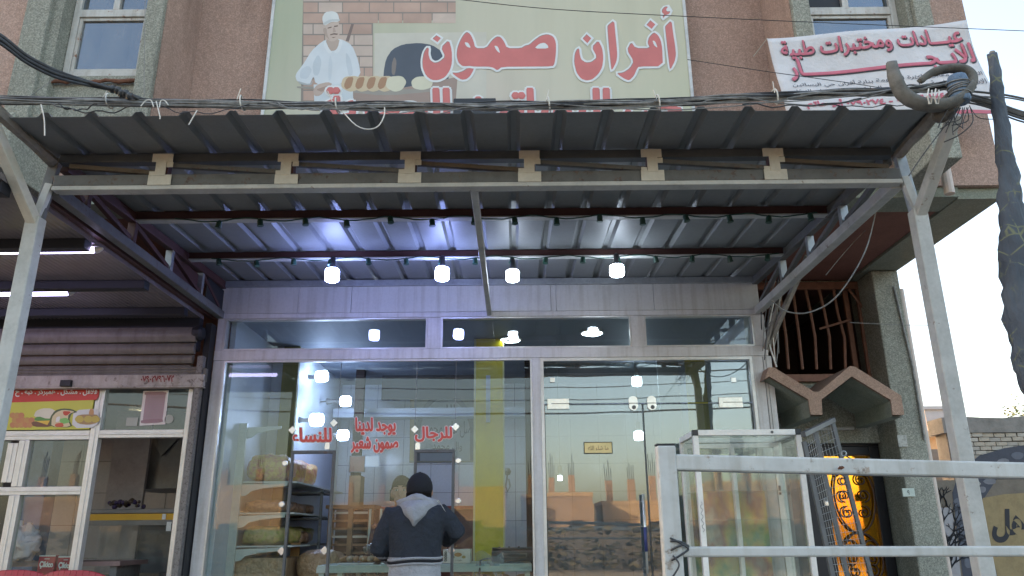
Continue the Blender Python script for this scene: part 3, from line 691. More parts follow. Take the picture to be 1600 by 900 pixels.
# double glass door with pane above
DX0, DX1, DM, DZ = .227, 1.742, at(1008, 700, Y).x, 2.262
MB().span(DX0, DX1, Y, Y + .010, DZ + .004, 2.572).build('door_transom_pane', M['glassdoor'], sf)
for k, (x0, x1) in enumerate(((DX0 + .002, DM - .003), (DM + .003, DX1 - .002))):
    d = MB().span(x0, x1, Y + .0, Y + .010, .02, DZ - .004).build('glass_door', M['glassdoor'], sf)
    d['label'] = 'left glass door leaf with gold plaque' if k == 0 else 'right glass door leaf behind the display cabinet'
    e = MB(); e.span(x0 - .001, x0 + .004, Y - .001, Y + .011, .02, DZ - .004); e.span(x1 - .004, x1 + .001, Y - .001, Y + .011, .02, DZ - .004); e.span(x0, x1, Y - .001, Y + .011, DZ - .009, DZ - .004)
    e.build('glass_edge', plain('dark_glass_edge', (0.02, 0.035, 0.03), .2), d)
    hx = at(1003 if k == 0 else 1036, 780, Y).x
    hd = MB(); hd.tube([(hx, Y - .06, 1.62), (hx, Y - .06, 1.10)], .010, 10); hd.tube([(hx, Y - .06, 1.57), (hx, Y, 1.57)], .008, 8); hd.tube([(hx, Y - .06, 1.13), (hx, Y, 1.13)], .008, 8)
    hd.build('door_handle', M['clampw'], d, smooth=True)
    MB().tube([(hx, Y - .06, 1.40), (hx, Y - .06, 1.24)], .0112, 10).build('handle_grip', plain('blue_violet_grip', (0.05, 0.06, 0.20), .4), d, smooth=True)
    lx = at(989 if k == 0 else 1018, 632, Y).x; b = MB(); n = 20
    b.prism([(lx + .033 * math.cos(2 * math.pi * i / n), Y - .016, DZ + (.022 if math.sin(2 * math.pi * i / n) > 0 else -.022) + .030 * math.sin(2 * math.pi * i / n)) for i in range(n)], (0, .015, 0))
    b.build('door_lock', M['clampw'], d)
    MB().lathe((lx + .004, Y - .016, DZ - .03), [(.014, 0), (.014, .006), (.010, .008)], 14, axis=(0, -1, 0)).build('lock_cylinder', M['greypaint'], d)
    MB().span(lx - .032, lx + .032, Y - .0175, Y - .0160, DZ - .003, DZ + .002).build('lock_slot', M['dark'], d)
    fx0, fx1 = ((at(855, 632, Y).x, at(889, 632, Y).x) if k == 0 else (at(1123, 632, Y).x, at(1160, 632, Y).x))
    f = MB(); f.span(fx0, fx1, Y - .014, Y - .001, DZ - .038, DZ + .038); f.build('patch_fitting', painted('worn_cream_fitting', (.85, .82, .74), .3, rust=.27, rustcol=(.5, .25, .10), scale=11, metal=.55), d, bevel=.002)
    MB().span(fx0 + .03, fx1 + .005, Y - .0155, Y - .0142, DZ - .001, DZ + .003).build('fitting_slot', M['dark'], d)
    if k == 0:
        q0 = at(912, 700, Y); q1 = at(957, 700, Y); zc = q0.z
        pl = MB().span(q0.x, q1.x, Y - .005, Y - .001, zc - .042, zc + .042).build('plaque_border', M['dark'], d)
        MB().span(q0.x + .006, q1.x - .006, Y - .0065, Y - .0052, zc - .036, zc + .036).build('plaque', plain('gold_plaque', (.62, .50, .24), .35, .3), d)
        text_on('plaque_lettering', 'ما شاء الله', [(q0.x + .03, Y - .007, zc - .018), (q1.x - .03, Y - .007, zc - .018), (q1.x - .03, Y - .007, zc + .016), (q0.x + .03, Y - .007, zc + .016)], plain('brown_print', (.16, .10, .05)), d, .0008)
    for q in ((863, 594) if k == 0 else (1146, 594),):
        p = at(*q, Y); MB().span(p.x - .018, p.x + .018, Y - .012, Y - .001, p.z - .018, p.z + .018).build('glass_tab', M['clampw'], d, bevel=.002)
# red lettering on the glass
M['redv'] = plain('faded_red_vinyl', (0.66, 0.10, 0.075), .6); M['whitev'] = plain('white_vinyl', (0.80, 0.74, 0.72), .5)
def vinyl(body, q, bold=.035):
    text_on('lettering_outline', body, q, M['whitev'], sf, .0052, .008, fat=.0085, ncopy=8); text_on('lettering', body, q, M['redv'], sf, .0085, .008, fat=.0036)
def shrink(q, k): return q
for body, (x0, y0, x1, y1) in (('للنساء', (457, 669, 518, 692)), ('يوجد لدينا', (556, 653, 618, 680)), ('صمون شعير', (549, 683, 622, 707)), ('للرجال', (649, 667, 706, 690))):
    vinyl(body, pxquad(x0, y0, x1, y1, Y - .001))
# white decorative decal chips along the top of the glass
for x in (492, 535, 582, 640, 700, 727, 795, 812, 862, 905):
    pass
# ------------------------------------------------------------------ big printed shop sign
YS = 4.80
def flatmat(name, col, rough=.55, var=.06, scale=5): return plain(name, col, rough, 0, var, scale)
sg = thing('shop_sign', 'large pale green bakery sign with red Arabic lettering and a printed baker', 'sign', (0, YS, 4.6))
m, nt, bs = newmat('sign_print_ground'); tc = N(nt, 'ShaderNodeTexCoord'); sx = N(nt, 'ShaderNodeSeparateXYZ'); nt.links.new(tc.outputs['Object'], sx.inputs[0])
mr = N(nt, 'ShaderNodeMapRange'); mr.inputs[1].default_value = -1.75; mr.inputs[2].default_value = 1.3; nt.links.new(sx.outputs['X'], mr.inputs[0])
gz = N(nt, 'ShaderNodeMapRange'); gz.inputs[1].default_value = 4.3; gz.inputs[2].default_value = 4.9; nt.links.new(sx.outputs['Z'], gz.inputs[0])
c1 = ramp(nt, mr.outputs[0], [(0.0, (.45, .45, .33)), (.12, (.50, .48, .38)), (.45, (.56, .49, .42)), (.68, (.54, .51, .40)), (1.0, (.52, .52, .37))])
c2 = ramp(nt, mr.outputs[0], [(0.0, (.40, .43, .30)), (.5, (.53, .51, .39)), (1.0, (.53, .52, .38))])
cc = mixc(nt, gz.outputs[0], c1, c2); nn = noise(nt, coords(nt, (6, 6, .8)), 1.2, 5)
cc = mixc(nt, .35, cc, ramp(nt, nn, [(.3, (.82, .82, .80)), (.6, (1, 1, 1))]), 'MULTIPLY')
nt.links.new(cc, bs.inputs['Base Color']); bs.inputs['Roughness'].default_value = .5; M['signbg'] = m
SX0, SX1, SZ0, SZ1 = -1.745, 1.285, 3.95, 6.0
MB().span(SX0, SX1, YS, YS + .03, SZ0, SZ1).build('sign_panel', M['signbg'], sg)
fm = MB(); fm.span(SX0 - .022, SX0, YS - .012, YS + .035, SZ0, SZ1); fm.span(SX1, SX1 + .022, YS - .012, YS + .035, SZ0, SZ1); fm.span(SX0 - .022, SX1 + .022, YS - .013, YS + .035, SZ0 - .022, SZ0); fm.span(SX0 - .022, SX1 + .022, YS - .013, YS + .035, SZ1, SZ1 + .022)
fm.build('sign_frame', painted('white_sign_frame', (.62, .63, .62), .4), sg, bevel=.002)
MB().span(SX0 + .2, SX0 + .25, YS + .03, 4.9, SZ0 + .3, SZ1 - .1).span(SX1 - .25, SX1 - .2, YS + .03, 4.9, SZ0 + .3, SZ1 - .1).build('sign_bracket', M['galv'], sg)
# printed picture, thin layers of ink
def ink(name, pts, col, lay, it=1, label=None, px=None):
    mm = col if not isinstance(col, tuple) else flatmat('print_' + name, col)
    return flat(name, smooth_poly(pts, it) if it else pts, YS - .0006 * lay, mm, sg, label)
M['pbrick'] = flatmat('printed_brick', (.46, .32, .25), var=.13, scale=4); M['pmortar'] = flatmat('printed_mortar', (.25, .22, .19)); M['pbrick2'] = flatmat('printed_brick_pale', (.52, .42, .35), var=.1)
ink('printed_wall', [(474, -20), (712, -20), (712, 32), (583, 32), (583, 158), (470, 158)], M['pmortar'], 1, 0)
rows = [(-20, 2), (4, 19), (21, 36), (38, 53), (55, 70), (72, 87), (89, 104), (106, 122), (124, 140), (142, 157)]
for r_, (ya, yb) in enumerate(rows):
    x = 474 + (-22 if r_ % 2 else -4)
    while x < 712:
        wd = random.choice((38, 42, 46)); a, b = max(x, 474), min(x + wd - 1.6, 712)
        if ya > 32: b = min(b, 582)
        if b - a > 4: ink('printed_brick', [(a, ya), (b, ya), (b, yb), (a, yb)], M['pbrick'] if random.random() < .6 else M['pbrick2'], 2, 0)
        x += wd
ink('printed_oven', [(585, 52), (760, 50), (760, 158), (585, 158)], (.54, .52, .44), 2, 0)
ink('printed_arch', [(598, 158), (599, 115), (603, 92), (613, 77), (630, 69), (655, 67), (675, 70), (690, 80), (700, 95), (702, 158)], (.075, .09, .115), 3, 1)
ink('printed_arch_light', [(612, 116), (612, 100), (616, 88), (620, 96), (617, 118)], (.20, .17, .15), 3.4, 1)
ink('printed_shelf', [(530, 140), (600, 143), (715, 120), (712, 160), (530, 160)], (.32, .24, .20), 3.6, 0)
ink('printed_paddle', [(540, 64), (549, 37), (553, 38), (545, 65)], (.20, .15, .13), 3, 0)
ink('printed_loaf', [(642, 127), (650, 120), (665, 119), (677, 126), (674, 137), (660, 141), (645, 138)], (.60, .58, .44), 4.2, 2)
ink('printed_peel', [(464, 134), (560, 139), (640, 140), (690, 134), (688, 142), (600, 150), (540, 143), (464, 138)], (.30, .28, .24), 3.9, 1)
for i in range(5):
    x = 536 + i * 17.5
    ink('printed_loaf', [(x, 120), (x + 22, 118), (x + 30, 128), (x + 22, 141), (x + 10, 144), (x - 4, 136)], (.55, .45, .30) if i < 4 else (.60, .58, .44), 4.7 + i * .15, 2)
    if i < 4: ink('printed_crust', [(x + 6, 121), (x + 17, 120), (x + 13, 136), (x + 5, 140), (x + 1, 134)], (.36, .21, .12), 5.6 + i * .1, 1)
SHIRT = (.60, .64, .66)
ink('printed_shirt', [(508, 62), (531, 60), (550, 70), (560, 95), (564, 118), (545, 125), (528, 132), (512, 133), (493, 131), (490, 118), (483, 134), (464, 128), (461, 117), (474, 100), (487, 79), (498, 69)], SHIRT, 4.5, 1)
ink('printed_apron', [(490, 132), (551, 130), (552, 158), (491, 158)], (.55, .60, .62), 4.2, 0)
ink('printed_hand', [(489, 140), (496, 132), (512, 128), (520, 131), (512, 137), (500, 150), (491, 150)], (.46, .36, .30), 5.2, 1)
ink('printed_neck', [(509, 60), (531, 60), (529, 76), (520, 80), (511, 78)], (.44, .35, .29), 5, 1)
ink('printed_face', [(504, 40), (529, 32), (531, 46), (530, 57), (524, 64), (516, 65), (509, 58)], (.52, .42, .35), 5.6, 1)
ink('printed_cap', [(503, 28), (508, 19), (520, 17), (528, 21), (531, 34), (518, 34), (506, 41)], (.62, .64, .62), 6.2, 1)
for nm_, pp_, cc_, ll_ in (('fold', [(497, 84), (503, 96), (498, 118), (490, 118), (488, 100)], (.50, .55, .58), 4.9), ('fold', [(540, 80), (548, 92), (552, 116), (545, 120), (541, 100)], (.51, .56, .59), 4.92), ('fold', [(516, 84), (520, 100), (517, 126), (513, 126), (513, 100)], (.54, .59, .62), 4.94), ('fold', [(470, 108), (482, 102), (488, 110), (480, 124), (468, 122)], (.52, .57, .60), 4.96), ('collar', [(508, 62), (514, 76), (520, 82), (513, 84), (505, 70)], (.66, .69, .70), 5.3), ('collar', [(531, 60), (528, 74), (521, 82), (529, 84), (536, 66)], (.66, .69, .70), 5.3), ('cheek', [(505, 44), (510, 43), (512, 56), (516, 63), (510, 58), (505, 50)], (.42, .33, .27), 6.0), ('cap_fold', [(506, 40), (518, 33), (531, 33), (531, 30), (516, 30), (505, 36)], (.50, .53, .52), 6.5), ('arm_shade', [(464, 126), (484, 132), (490, 124), (486, 134), (470, 132)], (.40, .42, .42), 5.1), ('hand_shade', [(493, 140), (505, 136), (512, 134), (504, 144)], (.34, .25, .20), 5.5)):
    ink('printed_' + nm_, pp_, cc_, ll_, 1)
for a in (((512, 43.2), (518, 41.5), (518, 43.4), (512, 44.8)), ((522, 40.4), (528, 39.4), (528, 41.2), (522, 42.4)), ((516, 53.5), (522, 51.8), (528, 52.6), (527, 54.4), (521, 54), (516, 55.2)), ((518, 58.2), (525, 57.6), (521, 59.4))):
    ink('printed_feature', list(a), (.16, .11, .09), 6.6, 0)
ink('printed_nose', [(520, 43), (523, 43), (525, 50), (520, 51)], (.42, .32, .27), 6.4, 0)
# the two big words, traced stroke by stroke
z1 = lambda pts: [(640 + x / 6.667, 20 + y / 6.667) for x, y in pts]
z2 = lambda pts: [(860 + x / 6.667, y / 6.667) for x, y in pts]
STR = [z1([(410, 285), (440, 390), (442, 520), (420, 600), (370, 670), (300, 702), (230, 700), (175, 660), (140, 580), (135, 500), (150, 420), (180, 368), (202, 368), (195, 430), (215, 495), (260, 525), (310, 515), (375, 460), (330, 365)]),
       z1([(600, 202), (635, 225), (665, 290), (685, 372), (800, 372), (860, 290), (910, 250), (950, 255), (985, 300), (1015, 372), (1165, 372), (1205, 345), (1250, 335), (1300, 290), (1370, 240), (1440, 225), (1500, 250), (1525, 310), (1525, 420), (1510, 530), (1490, 558), (1240, 560), (960, 562), (915, 600), (870, 570), (820, 560), (670, 560), (625, 552), (590, 556), (550, 555), (510, 520), (492, 450), (500, 370), (530, 290), (570, 225)]),
       z1([(640, 500), (680, 530), (664, 600), (630, 660), (590, 692), (540, 697), (490, 667), (440, 625), (500, 630), (560, 610), (610, 575)]),
       z2([(1262, 215), (1275, 320), (1300, 480), (1308, 570), (1295, 640), (1250, 725), (1243, 690), (1220, 500), (1198, 300), (1200, 275)]),
       z2([(1080, 340), (1120, 365), (1150, 420), (1165, 500), (1172, 690), (920, 692), (900, 720), (870, 790), (820, 838), (770, 820), (690, 765), (760, 760), (830, 715), (872, 640), (800, 525), (845, 440), (890, 505), (1040, 505), (1015, 450), (1030, 390)]),
       z2([(665, 215), (675, 330), (690, 480), (697, 580), (685, 650), (640, 735), (633, 690), (610, 470), (597, 300), (598, 270)]),
       z2([(500, 425), (540, 500), (552, 600), (540, 700), (500, 770), (440, 825), (380, 840), (320, 820), (275, 760), (250, 660), (255, 570), (275, 520), (300, 505), (305, 560), (320, 620), (370, 655), (430, 650), (490, 600), (435, 495)]),
       z2([(1200, 72), (1225, 72), (1208, 92), (1202, 106), (1225, 125), (1252, 118), (1235, 145), (1200, 157), (1175, 190), (1170, 180), (1190, 150), (1165, 135), (1165, 108), (1183, 83)])]
DOT = [z1([(283, 238), (325, 265), (290, 305), (243, 272)]), z2([(1045, 215), (1092, 255), (1055, 300), (1005, 262)]), z2([(380, 360), (425, 400), (385, 450), (340, 405)])]
HOLE = [z1([(570, 305), (612, 312), (640, 368), (592, 352)]), z1([(880, 340), (920, 350), (945, 424), (905, 392)]), z1([(1298, 372), (1350, 322), (1405, 310), (1442, 340), (1445, 372)]), z2([(1062, 420), (1092, 430), (1118, 500), (1080, 472)])]
M['sred'] = flatmat('faded_sign_red', (.56, .165, .15), .5, .08); M['swhite'] = flatmat('sign_letter_white', (.68, .70, .69), .5, .04); M['sshadow'] = flatmat('sign_letter_shadow_print', (.30, .29, .24), .5, .1)
for k, p in enumerate(STR + DOT):
    it = 1 if k < 8 else 0
    lay = 7 + (k % 3) * .12 - (1.9 if k == 2 else 0)
    ink('letter_outline', grow(smooth_poly(p, it), 3.4) if k != 7 else grow(z2([(1183, 72), (1230, 62), (1262, 112), (1245, 150), (1175, 200), (1160, 180), (1158, 100)]), 1.8), M['swhite'], lay + .6, 0)
    ink('letter_edge', [(x - .6, y - .8) for x, y in smooth_poly(p, it)], M['pmortar'], lay + 1.2, 0)
    ink('letter', smooth_poly(p, it), M['sred'], lay + 1.8, 0)
for p in HOLE: ink('letter_counter', p, M['swhite'], 10, 1)
q = pxquad(506, 139, 1063, 213, YS)
text_on('lettering_outline', 'حي البساتين الحجرية', q, M['swhite'], sg, .0075, .01, fat=.026, ncopy=10)
text_on('lettering', 'حي البساتين الحجرية', q, M['sred'], sg, .0115, .01, fat=.010)
MB().span(at(709, 170, 4.7).x, at(775, 170, 4.7).x, 4.66, 4.78, at(740, 184, 4.7).z, at(740, 158, 4.7).z).build('lamp_box', M['black'], sg, bevel=.006)

# ------------------------------------------------------------------ white banner hung in front of the right window
bn = thing('banner', 'white cloth banner with pink Arabic clinic advertisement hung below the right window', 'banner', (2.6, 4.25, 4.2))
YN = 4.16
TL, TR, BR, BL = at(1199, 60, YN), at(1508, 33, YN), at(1566, 178, YN - .04), at(1232, 197, YN - .02)
M['bann'] = cloth('off_white_banner_vinyl', (.62, .60, .60), .7, weave=700, var=.07, wrinkle=.35)
def bpt(u, v):
    p = BL.lerp(BR, u).lerp(TL.lerp(TR, u), v)
    p = p + Vector((0, -.012 * math.sin(u * 9 + v * 4) - .010 * math.sin(v * 7), 0)); p.z -= .012 * math.sin(u * math.pi) * v
    return p
bb = MB().grid(bpt, 40, 20); bo = bb.build('banner_cloth', M['bann'], bn, smooth=True, fix=False); s_ = bo.modifiers.new('t', 'SOLIDIFY'); s_.thickness = .002; s_.offset = -1
M['bpink'] = flatmat('pink_banner_print', (.55, .14, .19), .6, .12, 12); M['bgrey'] = flatmat('dark_banner_print', (.05, .05, .06), .6)
def on_banner(body, u0, v0, u1, v1, mat, bold, off, tilt=0.0, du=0, dv=0):
    fat = bold * .085; bold = min(bold, .006); vs, fs, lay = text_mesh(body, bold); x0 = min(v.x for v in vs); x1 = max(v.x for v in vs); y0 = min(v.y for v in vs); y1 = max(v.y for v in vs); mb = MB()
    for k in range(7 if fat > .0018 else 1):
        base = len(mb.v); sx_, sz_ = ((0, 0) if k == 0 else (fat * math.cos(k * math.pi / 3), fat * math.sin(k * math.pi / 3)))
        for v, l in zip(vs, lay):
            a = (v.x - x0) / (x1 - x0); b = (v.y - y0) / (y1 - y0)
            p = bpt(u0 + (u1 - u0) * a + du, v0 + (v1 - v0) * b + tilt * a + dv); p.y -= off + (l % 4) * .00006 + (.0018 - k * .0003); p.x += sx_; p.z += sz_; mb.v.append(p)
        for f in fs: mb.face(*[base + i for i in f])
    return mb.build('lettering', mat, bn, fix=False)
for body, u0, v0, u1, v1, b_, tl in (('عيـــادات ومختبرات طبية', .055, .745, .955, .955, .035, .0), ('للايــجـــــــــــــــــــــار', .07, .49, .985, .75, .05, .02)):
    on_banner(body, u0, v0, u1, v1, M['bgrey'], b_, .003, tl, .005, -.012); on_banner(body, u0, v0, u1, v1, M['bpink'], b_, .0065, tl)
on_banner('التفاصيل مقابل دائرة الحكومة بناية أفران حي البساتين', .06, .395, .985, .47, M['bgrey'], .015, .004)
on_banner('للاستفسار مراجعة صاحب نفس البناية او الاتصال على الارقام', .05, .285, .985, .375, M['bgrey'], .015, .004)
on_banner('٠٧٧١٦٠١٧٤٤٠ - ٠٧٩٠٢٧٤ أبو حاتم', .10, .15, .80, .25, M['bpink'], .03, .004)
b_ = MB(); b_.grid(lambda u, v: bpt(.72 + .28 * u, .005 + .035 * v + .01 * math.sin(u * 5)) + Vector((0, -.004, 0)), 12, 2); b_.build('red_stripe', M['bpink'], bn, fix=False)
for a, b in ((TL, TL + Vector((-.02, .22, .02))), (TR, TR + Vector((.02, .22, .03)))): MB().tube([a, b], .003, 5).build('tie', M['wirew'], bn)

# ------------------------------------------------------------------ cable bundle along the canopy edge
def jitter_line(pts, n, amp, ph, seg=60):
    out = []
    for i in range(seg + 1):
        t = i / seg * (len(pts) - 1); k = min(int(t), len(pts) - 2); f_ = t - k
        p0 = pts[max(k - 1, 0)]; p1 = pts[k]; p2 = pts[k + 1]; p3 = pts[min(k + 2, len(pts) - 1)]
        p = 0.5 * ((2 * p1) + (p2 - p0) * f_ + (2 * p0 - 5 * p1 + 4 * p2 - p3) * f_ ** 2 + (3 * p1 - p0 - 3 * p2 + p3) * f_ ** 3)
        a = ph + i * (.5 + .13 * n); out.append(p + Vector((0, amp * math.cos(a * .35 + n), amp * math.sin(a * .3 + n * 2.1))))
    return out
cb = thing('cable_bundle', 'bundle of grey overhead cables tied along the front edge of the canopy', 'cables', (0, 2.9, 3.2))
YC = 2.93
main = [at(x, y, YC) for x, y in ((-120, 156), (0, 156), (160, 159), (330, 162), (520, 165), (700, 166), (860, 164), (1020, 160), (1160, 153), (1280, 147), (1390, 143), (1440, 138), (1500, 132))]
for n in range(17):
    sp = .018 * math.sqrt(n / 17.0); aa = n * 2.4; off = Vector((0, sp * math.cos(aa), sp * math.sin(aa) * .9))
    MB().tube(jitter_line([p + off for p in main], n, .004, n * 1.3, 90), random.choice((.0035, .0045, .006, .0075)), 5).build('cable', M['wirem'] if n % 3 else M['wireg'], cb)
for a, b, sag in ((0, 4, .020), (3, 6, .030), (5, 8, .035), (6, 9, .05), (7, 10, .035), (2, 5, .02), (8, 10, .06), (1, 3, .012)):
    pa, pb = main[a], main[b]; MB().tube([pa.lerp(pb, i / 24) + Vector((0, -.02, -sag * math.sin(math.pi * i / 24) - (.006))) + (main[a + round((b - a) * i / 24)] - pa.lerp(pb, round((b - a) * i / 24) / (b - a))) * .8 for i in range(25)], .0028, 5).build('cable', M['wireg'], cb)
for k in range(9):
    xa_ = random.uniform(60, 1300); xb_ = xa_ + random.uniform(60, 240); n_ = 16; pa, pb = at(xa_, 163, YC - .03), at(xb_, 163 - (xb_ > 1100) * 8, YC - .03); sg_ = random.uniform(.012, .045)
    MB().tube([pa.lerp(pb, i / n_) + Vector((0, -.006 * math.sin(i), -sg_ * math.sin(math.pi * i / n_) + .006 * math.sin(i * 1.3 + k))) for i in range(n_ + 1)], random.choice((.0022, .003, .0036)), 5).build('cable', random.choice((M['wireg'], M['wirem'])), cb)
for x, y in ((166, 158), (374, 161), (522, 165), (853, 163), (1024, 160), (1207, 151)):
    p = at(x, y, YC); MB().tube([(p.x + .002 * k, YC + .030 * math.cos(a), p.z + .033 * math.sin(a)) for k, a in enumerate([2 * math.pi * i / 12 for i in range(12)])], .0035, 5, closed=True).build('cable_tie', M['wirew'], cb)
    MB().tube([(p.x, YC - .03, p.z), (p.x + random.uniform(-.03, .03), YC - .04, p.z + random.uniform(.03, .05))], .0022, 4).build('cable_tie', M['wirew'], cb)
for pts in (((1110, 158), (1120, 170)), ):
    pass
for p3 in (((244, 158), (250, 182), (249, 186)), ((308, 172), (300, 186), (295, 195)), ((220, 166), (228, 157), (236, 157), (240, 167)), ((249, 168), (251, 158), (257, 157), (263, 164)), ((537, 176), (555, 195), (573, 202), (590, 198), (600, 182), (601, 168)), ((64, 163), (69, 185), (70, 212))):
    pp = [at(x, y, YC - .05) for x, y in p3]; MB().tube(jitter_line(pp, 0, 0, 0, 14), .0026, 5).build('loose_wire', M['wirew'], cb)
# thick service cables coming in from the upper left
sc_ = thing('service_cable', 'thick twisted black service cables sagging in from the upper left', 'cables', at(120, 120, 2.8))
for k, (dy, yy) in enumerate(((0, 2.70), (5, 2.72), (12, 2.74))):
    pp = [at(x, y, Y_) for x, y, Y_ in ((-60, 22 + dy, 2.3), (0, 56 + dy, 2.4), (40, 87 + dy * .9, 2.5), (85, 110 + dy * .8, 2.62), (130, 125 + dy * .5, 2.75), (165, 135 + dy * .3, yy + .1), (200, 147, 2.88), (222, 156, 2.93))]
    MB().tube(jitter_line(pp, k, .002, k, 50), .0085 if k < 2 else .006, 7).build('cable', M['wirem'], sc_, smooth=True)
kn = MB(); kc = [at(x, y, 2.83) for x, y in ((176, 139), (184, 141), (190, 146), (196, 146), (202, 150))]
for i, p in enumerate(kc): kn.lathe(p, [(.006, -.014), (.017, -.006), (.019, .004), (.010, .013)], 8, axis=(1, 0, -.45))
kn.build('cable_joint', M['wirem'], sc_)
# single wires across the facade
for n, (nm, pts, r_, mt) in enumerate((('thin dark wire crossing the sign towards the banner top', ((690, -4), (860, 14), (1080, 26), (1300, 36), (1545, 46), (1640, 50)), .0022, 'wirem'), ('thin wire from the sign edge sloping down to the tyre', ((1074, 93), (1200, 112), (1330, 130), (1410, 143)), .002, 'wirem'))):
    t = thing('overhead_wire', nm, 'wire', at(pts[0][0], pts[0][1], 3.6)); MB().tube(jitter_line([at(x, y, 3.6) for x, y in pts], 0, 0, 0, 30), r_, 5).build('wire', M[mt], t)
for n, (nm, pts, Y0) in enumerate((('slack wire hanging behind the right truss to the grille', ((1371, 318), (1352, 392), (1310, 460), (1268, 487), (1230, 487), (1206, 470)), 4.6), ('thin straight wire slanting under the right soffit', ((1400, 318), (1340, 372), (1290, 430)), 5.0), ('thin vertical wire in front of the left window', ((227, -4), (226, 60), (225, 154)), 4.2), ('thin wire across the sky from the pillar to the flag', ((1328, 504), (1420, 508), (1500, 508), (1600, 508)), 5.2), ('fine wire leaning across the left window corner', ((84, 124), (50, 148), (22, 168)), 4.1))):
    t = thing('overhead_wire', nm, 'wire', at(pts[0][0], pts[0][1], Y0)); MB().tube(jitter_line([at(x, y, Y0) for x, y in pts], 0, 0, 0, 30), .0045 if n == 0 else .0024, 5).build('wire', M['wireg'], t)
# tangle by the right end of the bakery front
tg = thing('wire_tangle', 'tangle of loose wires beside the right end of the bakery front', 'wires', at(1215, 500, 5.4))
for k in range(13):
    a = at(1196 + random.uniform(-4, 42), 420 + random.uniform(-20, 50), 5.35 + random.uniform(-.1, .25)); b = at(1186 + random.uniform(0, 32), 555 + random.uniform(-40, 20), 5.4 + random.uniform(0, .25)); mid = a.lerp(b, .5) + Vector((random.uniform(-.07, .07), 0, random.uniform(-.05, .05)))
    MB().tube(jitter_line([a, mid, b], 0, 0, 0, 14), random.choice((.003, .004, .006)), 5).build('wire', random.choice((M['wireg'], M['wirem'], M['wirew'])), tg)
MB().beam(at(1262, 400, 5.0), at(1192, 560, 5.62), .03, .03).build('leaning_batten', M['oldwood'], tg)
MB().beam(at(1222, 452, 5.3), at(1195, 545, 5.5), .02, .02).build('leaning_batten', M['oldwood'], tg)

# ------------------------------------------------------------------ cut tyre tied to the corner of the canopy
M['rubber'] = painted('dusty_tyre_rubber', (0.15, 0.148, 0.135), .8, grime=.45, scale=18, bumpy=.6)
def tyre_arc(pts_px, Y0, R_, name, label, ys=None):
    t = thing(name, label, 'tyre piece', at(*pts_px[len(pts_px) // 2], Y0), 'cut tyre pieces tied to the canopy corner')
    base = [at(x, y, (ys[i] if ys else Y0)) for i, (x, y) in enumerate(pts_px)]; ln = jitter_line(base, 0, 0, 0, 46); mb = MB(); prof = []
    n = 11
    for k in range(n): a = math.pi * (k / (n - 1)); prof.append((math.cos(a), math.sin(a)))
    rings = []
    for i, p in enumerate(ln):
        tt = (ln[min(i + 1, len(ln) - 1)] - ln[max(i - 1, 0)]).normalized(); v = Vector((0, -1, 0)); out = tt.cross(v).normalized(); v = out.cross(tt).normalized() if abs(tt.y) < .9 else v
        b = len(mb.v); rings.append(b); tr = .0015 if (i // 2) % 2 else 0
        for (c_, s_) in prof: mb.v.append(p + v * (c_ * R_ * 1.05 * -1 * min(1, .45 + i * .06)) + out * ((s_ * R_ * (.92 if len(mb.v) % 11 in (3, 5, 7) else 1.0)) + (tr if .35 < s_ else 0)))
    for a, b in zip(rings[:-1], rings[1:]):
        for k in range(n - 1): mb.face(a + k, a + k + 1, b + k + 1, b + k)
    o = mb.build('tyre_tread', M['rubber'], t, smooth=True); s = o.modifiers.new('t', 'SOLIDIFY'); s.thickness = .011; s.offset = -1
    return t
t1 = tyre_arc([(1398, 98), (1402, 122), (1414, 146), (1440, 160), (1470, 161), (1496, 150), (1512, 132)], 2.86, .037, 'tyre_piece', 'cut half of an old grey tyre curling up like a hook at its left end')
t2 = tyre_arc([(1434, 124), (1452, 112), (1480, 105), (1505, 107), (1520, 118), (1522, 136), (1510, 150)], 2.93, .027, 'tyre_piece', 'upper cut tyre piece arching over the blue cloth binding')
bd = thing('cloth_binding', 'faded blue cloth wrapped round the tyre and canopy corner', 'binding', at(1497, 140, 2.88))
bm_ = MB(); pts = [at(1497 - 2 + i * .8, 120 + i * 5, 2.865) for i in range(9)]; bm_.tube(pts, [.036, .040, .041, .040, .042, .041, .040, .041, .037], 12); bm_.build('cloth_wrap', cloth('faded_blue_cloth', (.13, .19, .27), wrinkle=1.0), bd, smooth=True)
for k in range(5): MB().tube([(pts[2 + k].x + .044 * math.cos(a), 2.865 + .044 * math.sin(a), pts[2 + k].z + .008 * math.sin(a + k)) for a in [2 * math.pi * i / 14 for i in range(14)]], .003, 5, closed=True).build('cord', M['wireg'], bd)
for k in range(9):
    a = at(1492 + k * 3, 168, 2.85); b = a + Vector((random.uniform(-.10, .10), random.uniform(-.03, .03), -random.uniform(.04, .13))); mid = a.lerp(b, .5) + Vector((random.uniform(-.04, .05), 0, -.02)); MB().tube(jitter_line([a, mid, b], 0, 0, 0, 10), .0022, 4).build('wire_end', M['wirem'], bd)
for p4 in (((1497, 170), (1470, 205), (1440, 245), (1420, 275)), ((1515, 165), (1520, 190), (1500, 210), (1475, 222)), ((1484, 165), (1470, 190), (1466, 200))):
    MB().tube(jitter_line([at(x, y, 2.86) for x, y in p4], 0, 0, 0, 16), .0024, 4).build('wire_end', M['wirem'], bd)
MB().lathe(at(1478, 172, 2.9), [(.02, -.06), (.036, -.04), (.040, .0), (.036, .04), (.018, .06)], 10, axis=(.8, -.2, .7)).build('rag_knot', cloth('grey_brown_rag', (.10, .09, .08), wrinkle=1.2), bd, smooth=True)
lc = thing('overhead_cable', 'thick black cables running right from the tyre behind the flag pole', 'cables', at(1560, 155, 2.95))
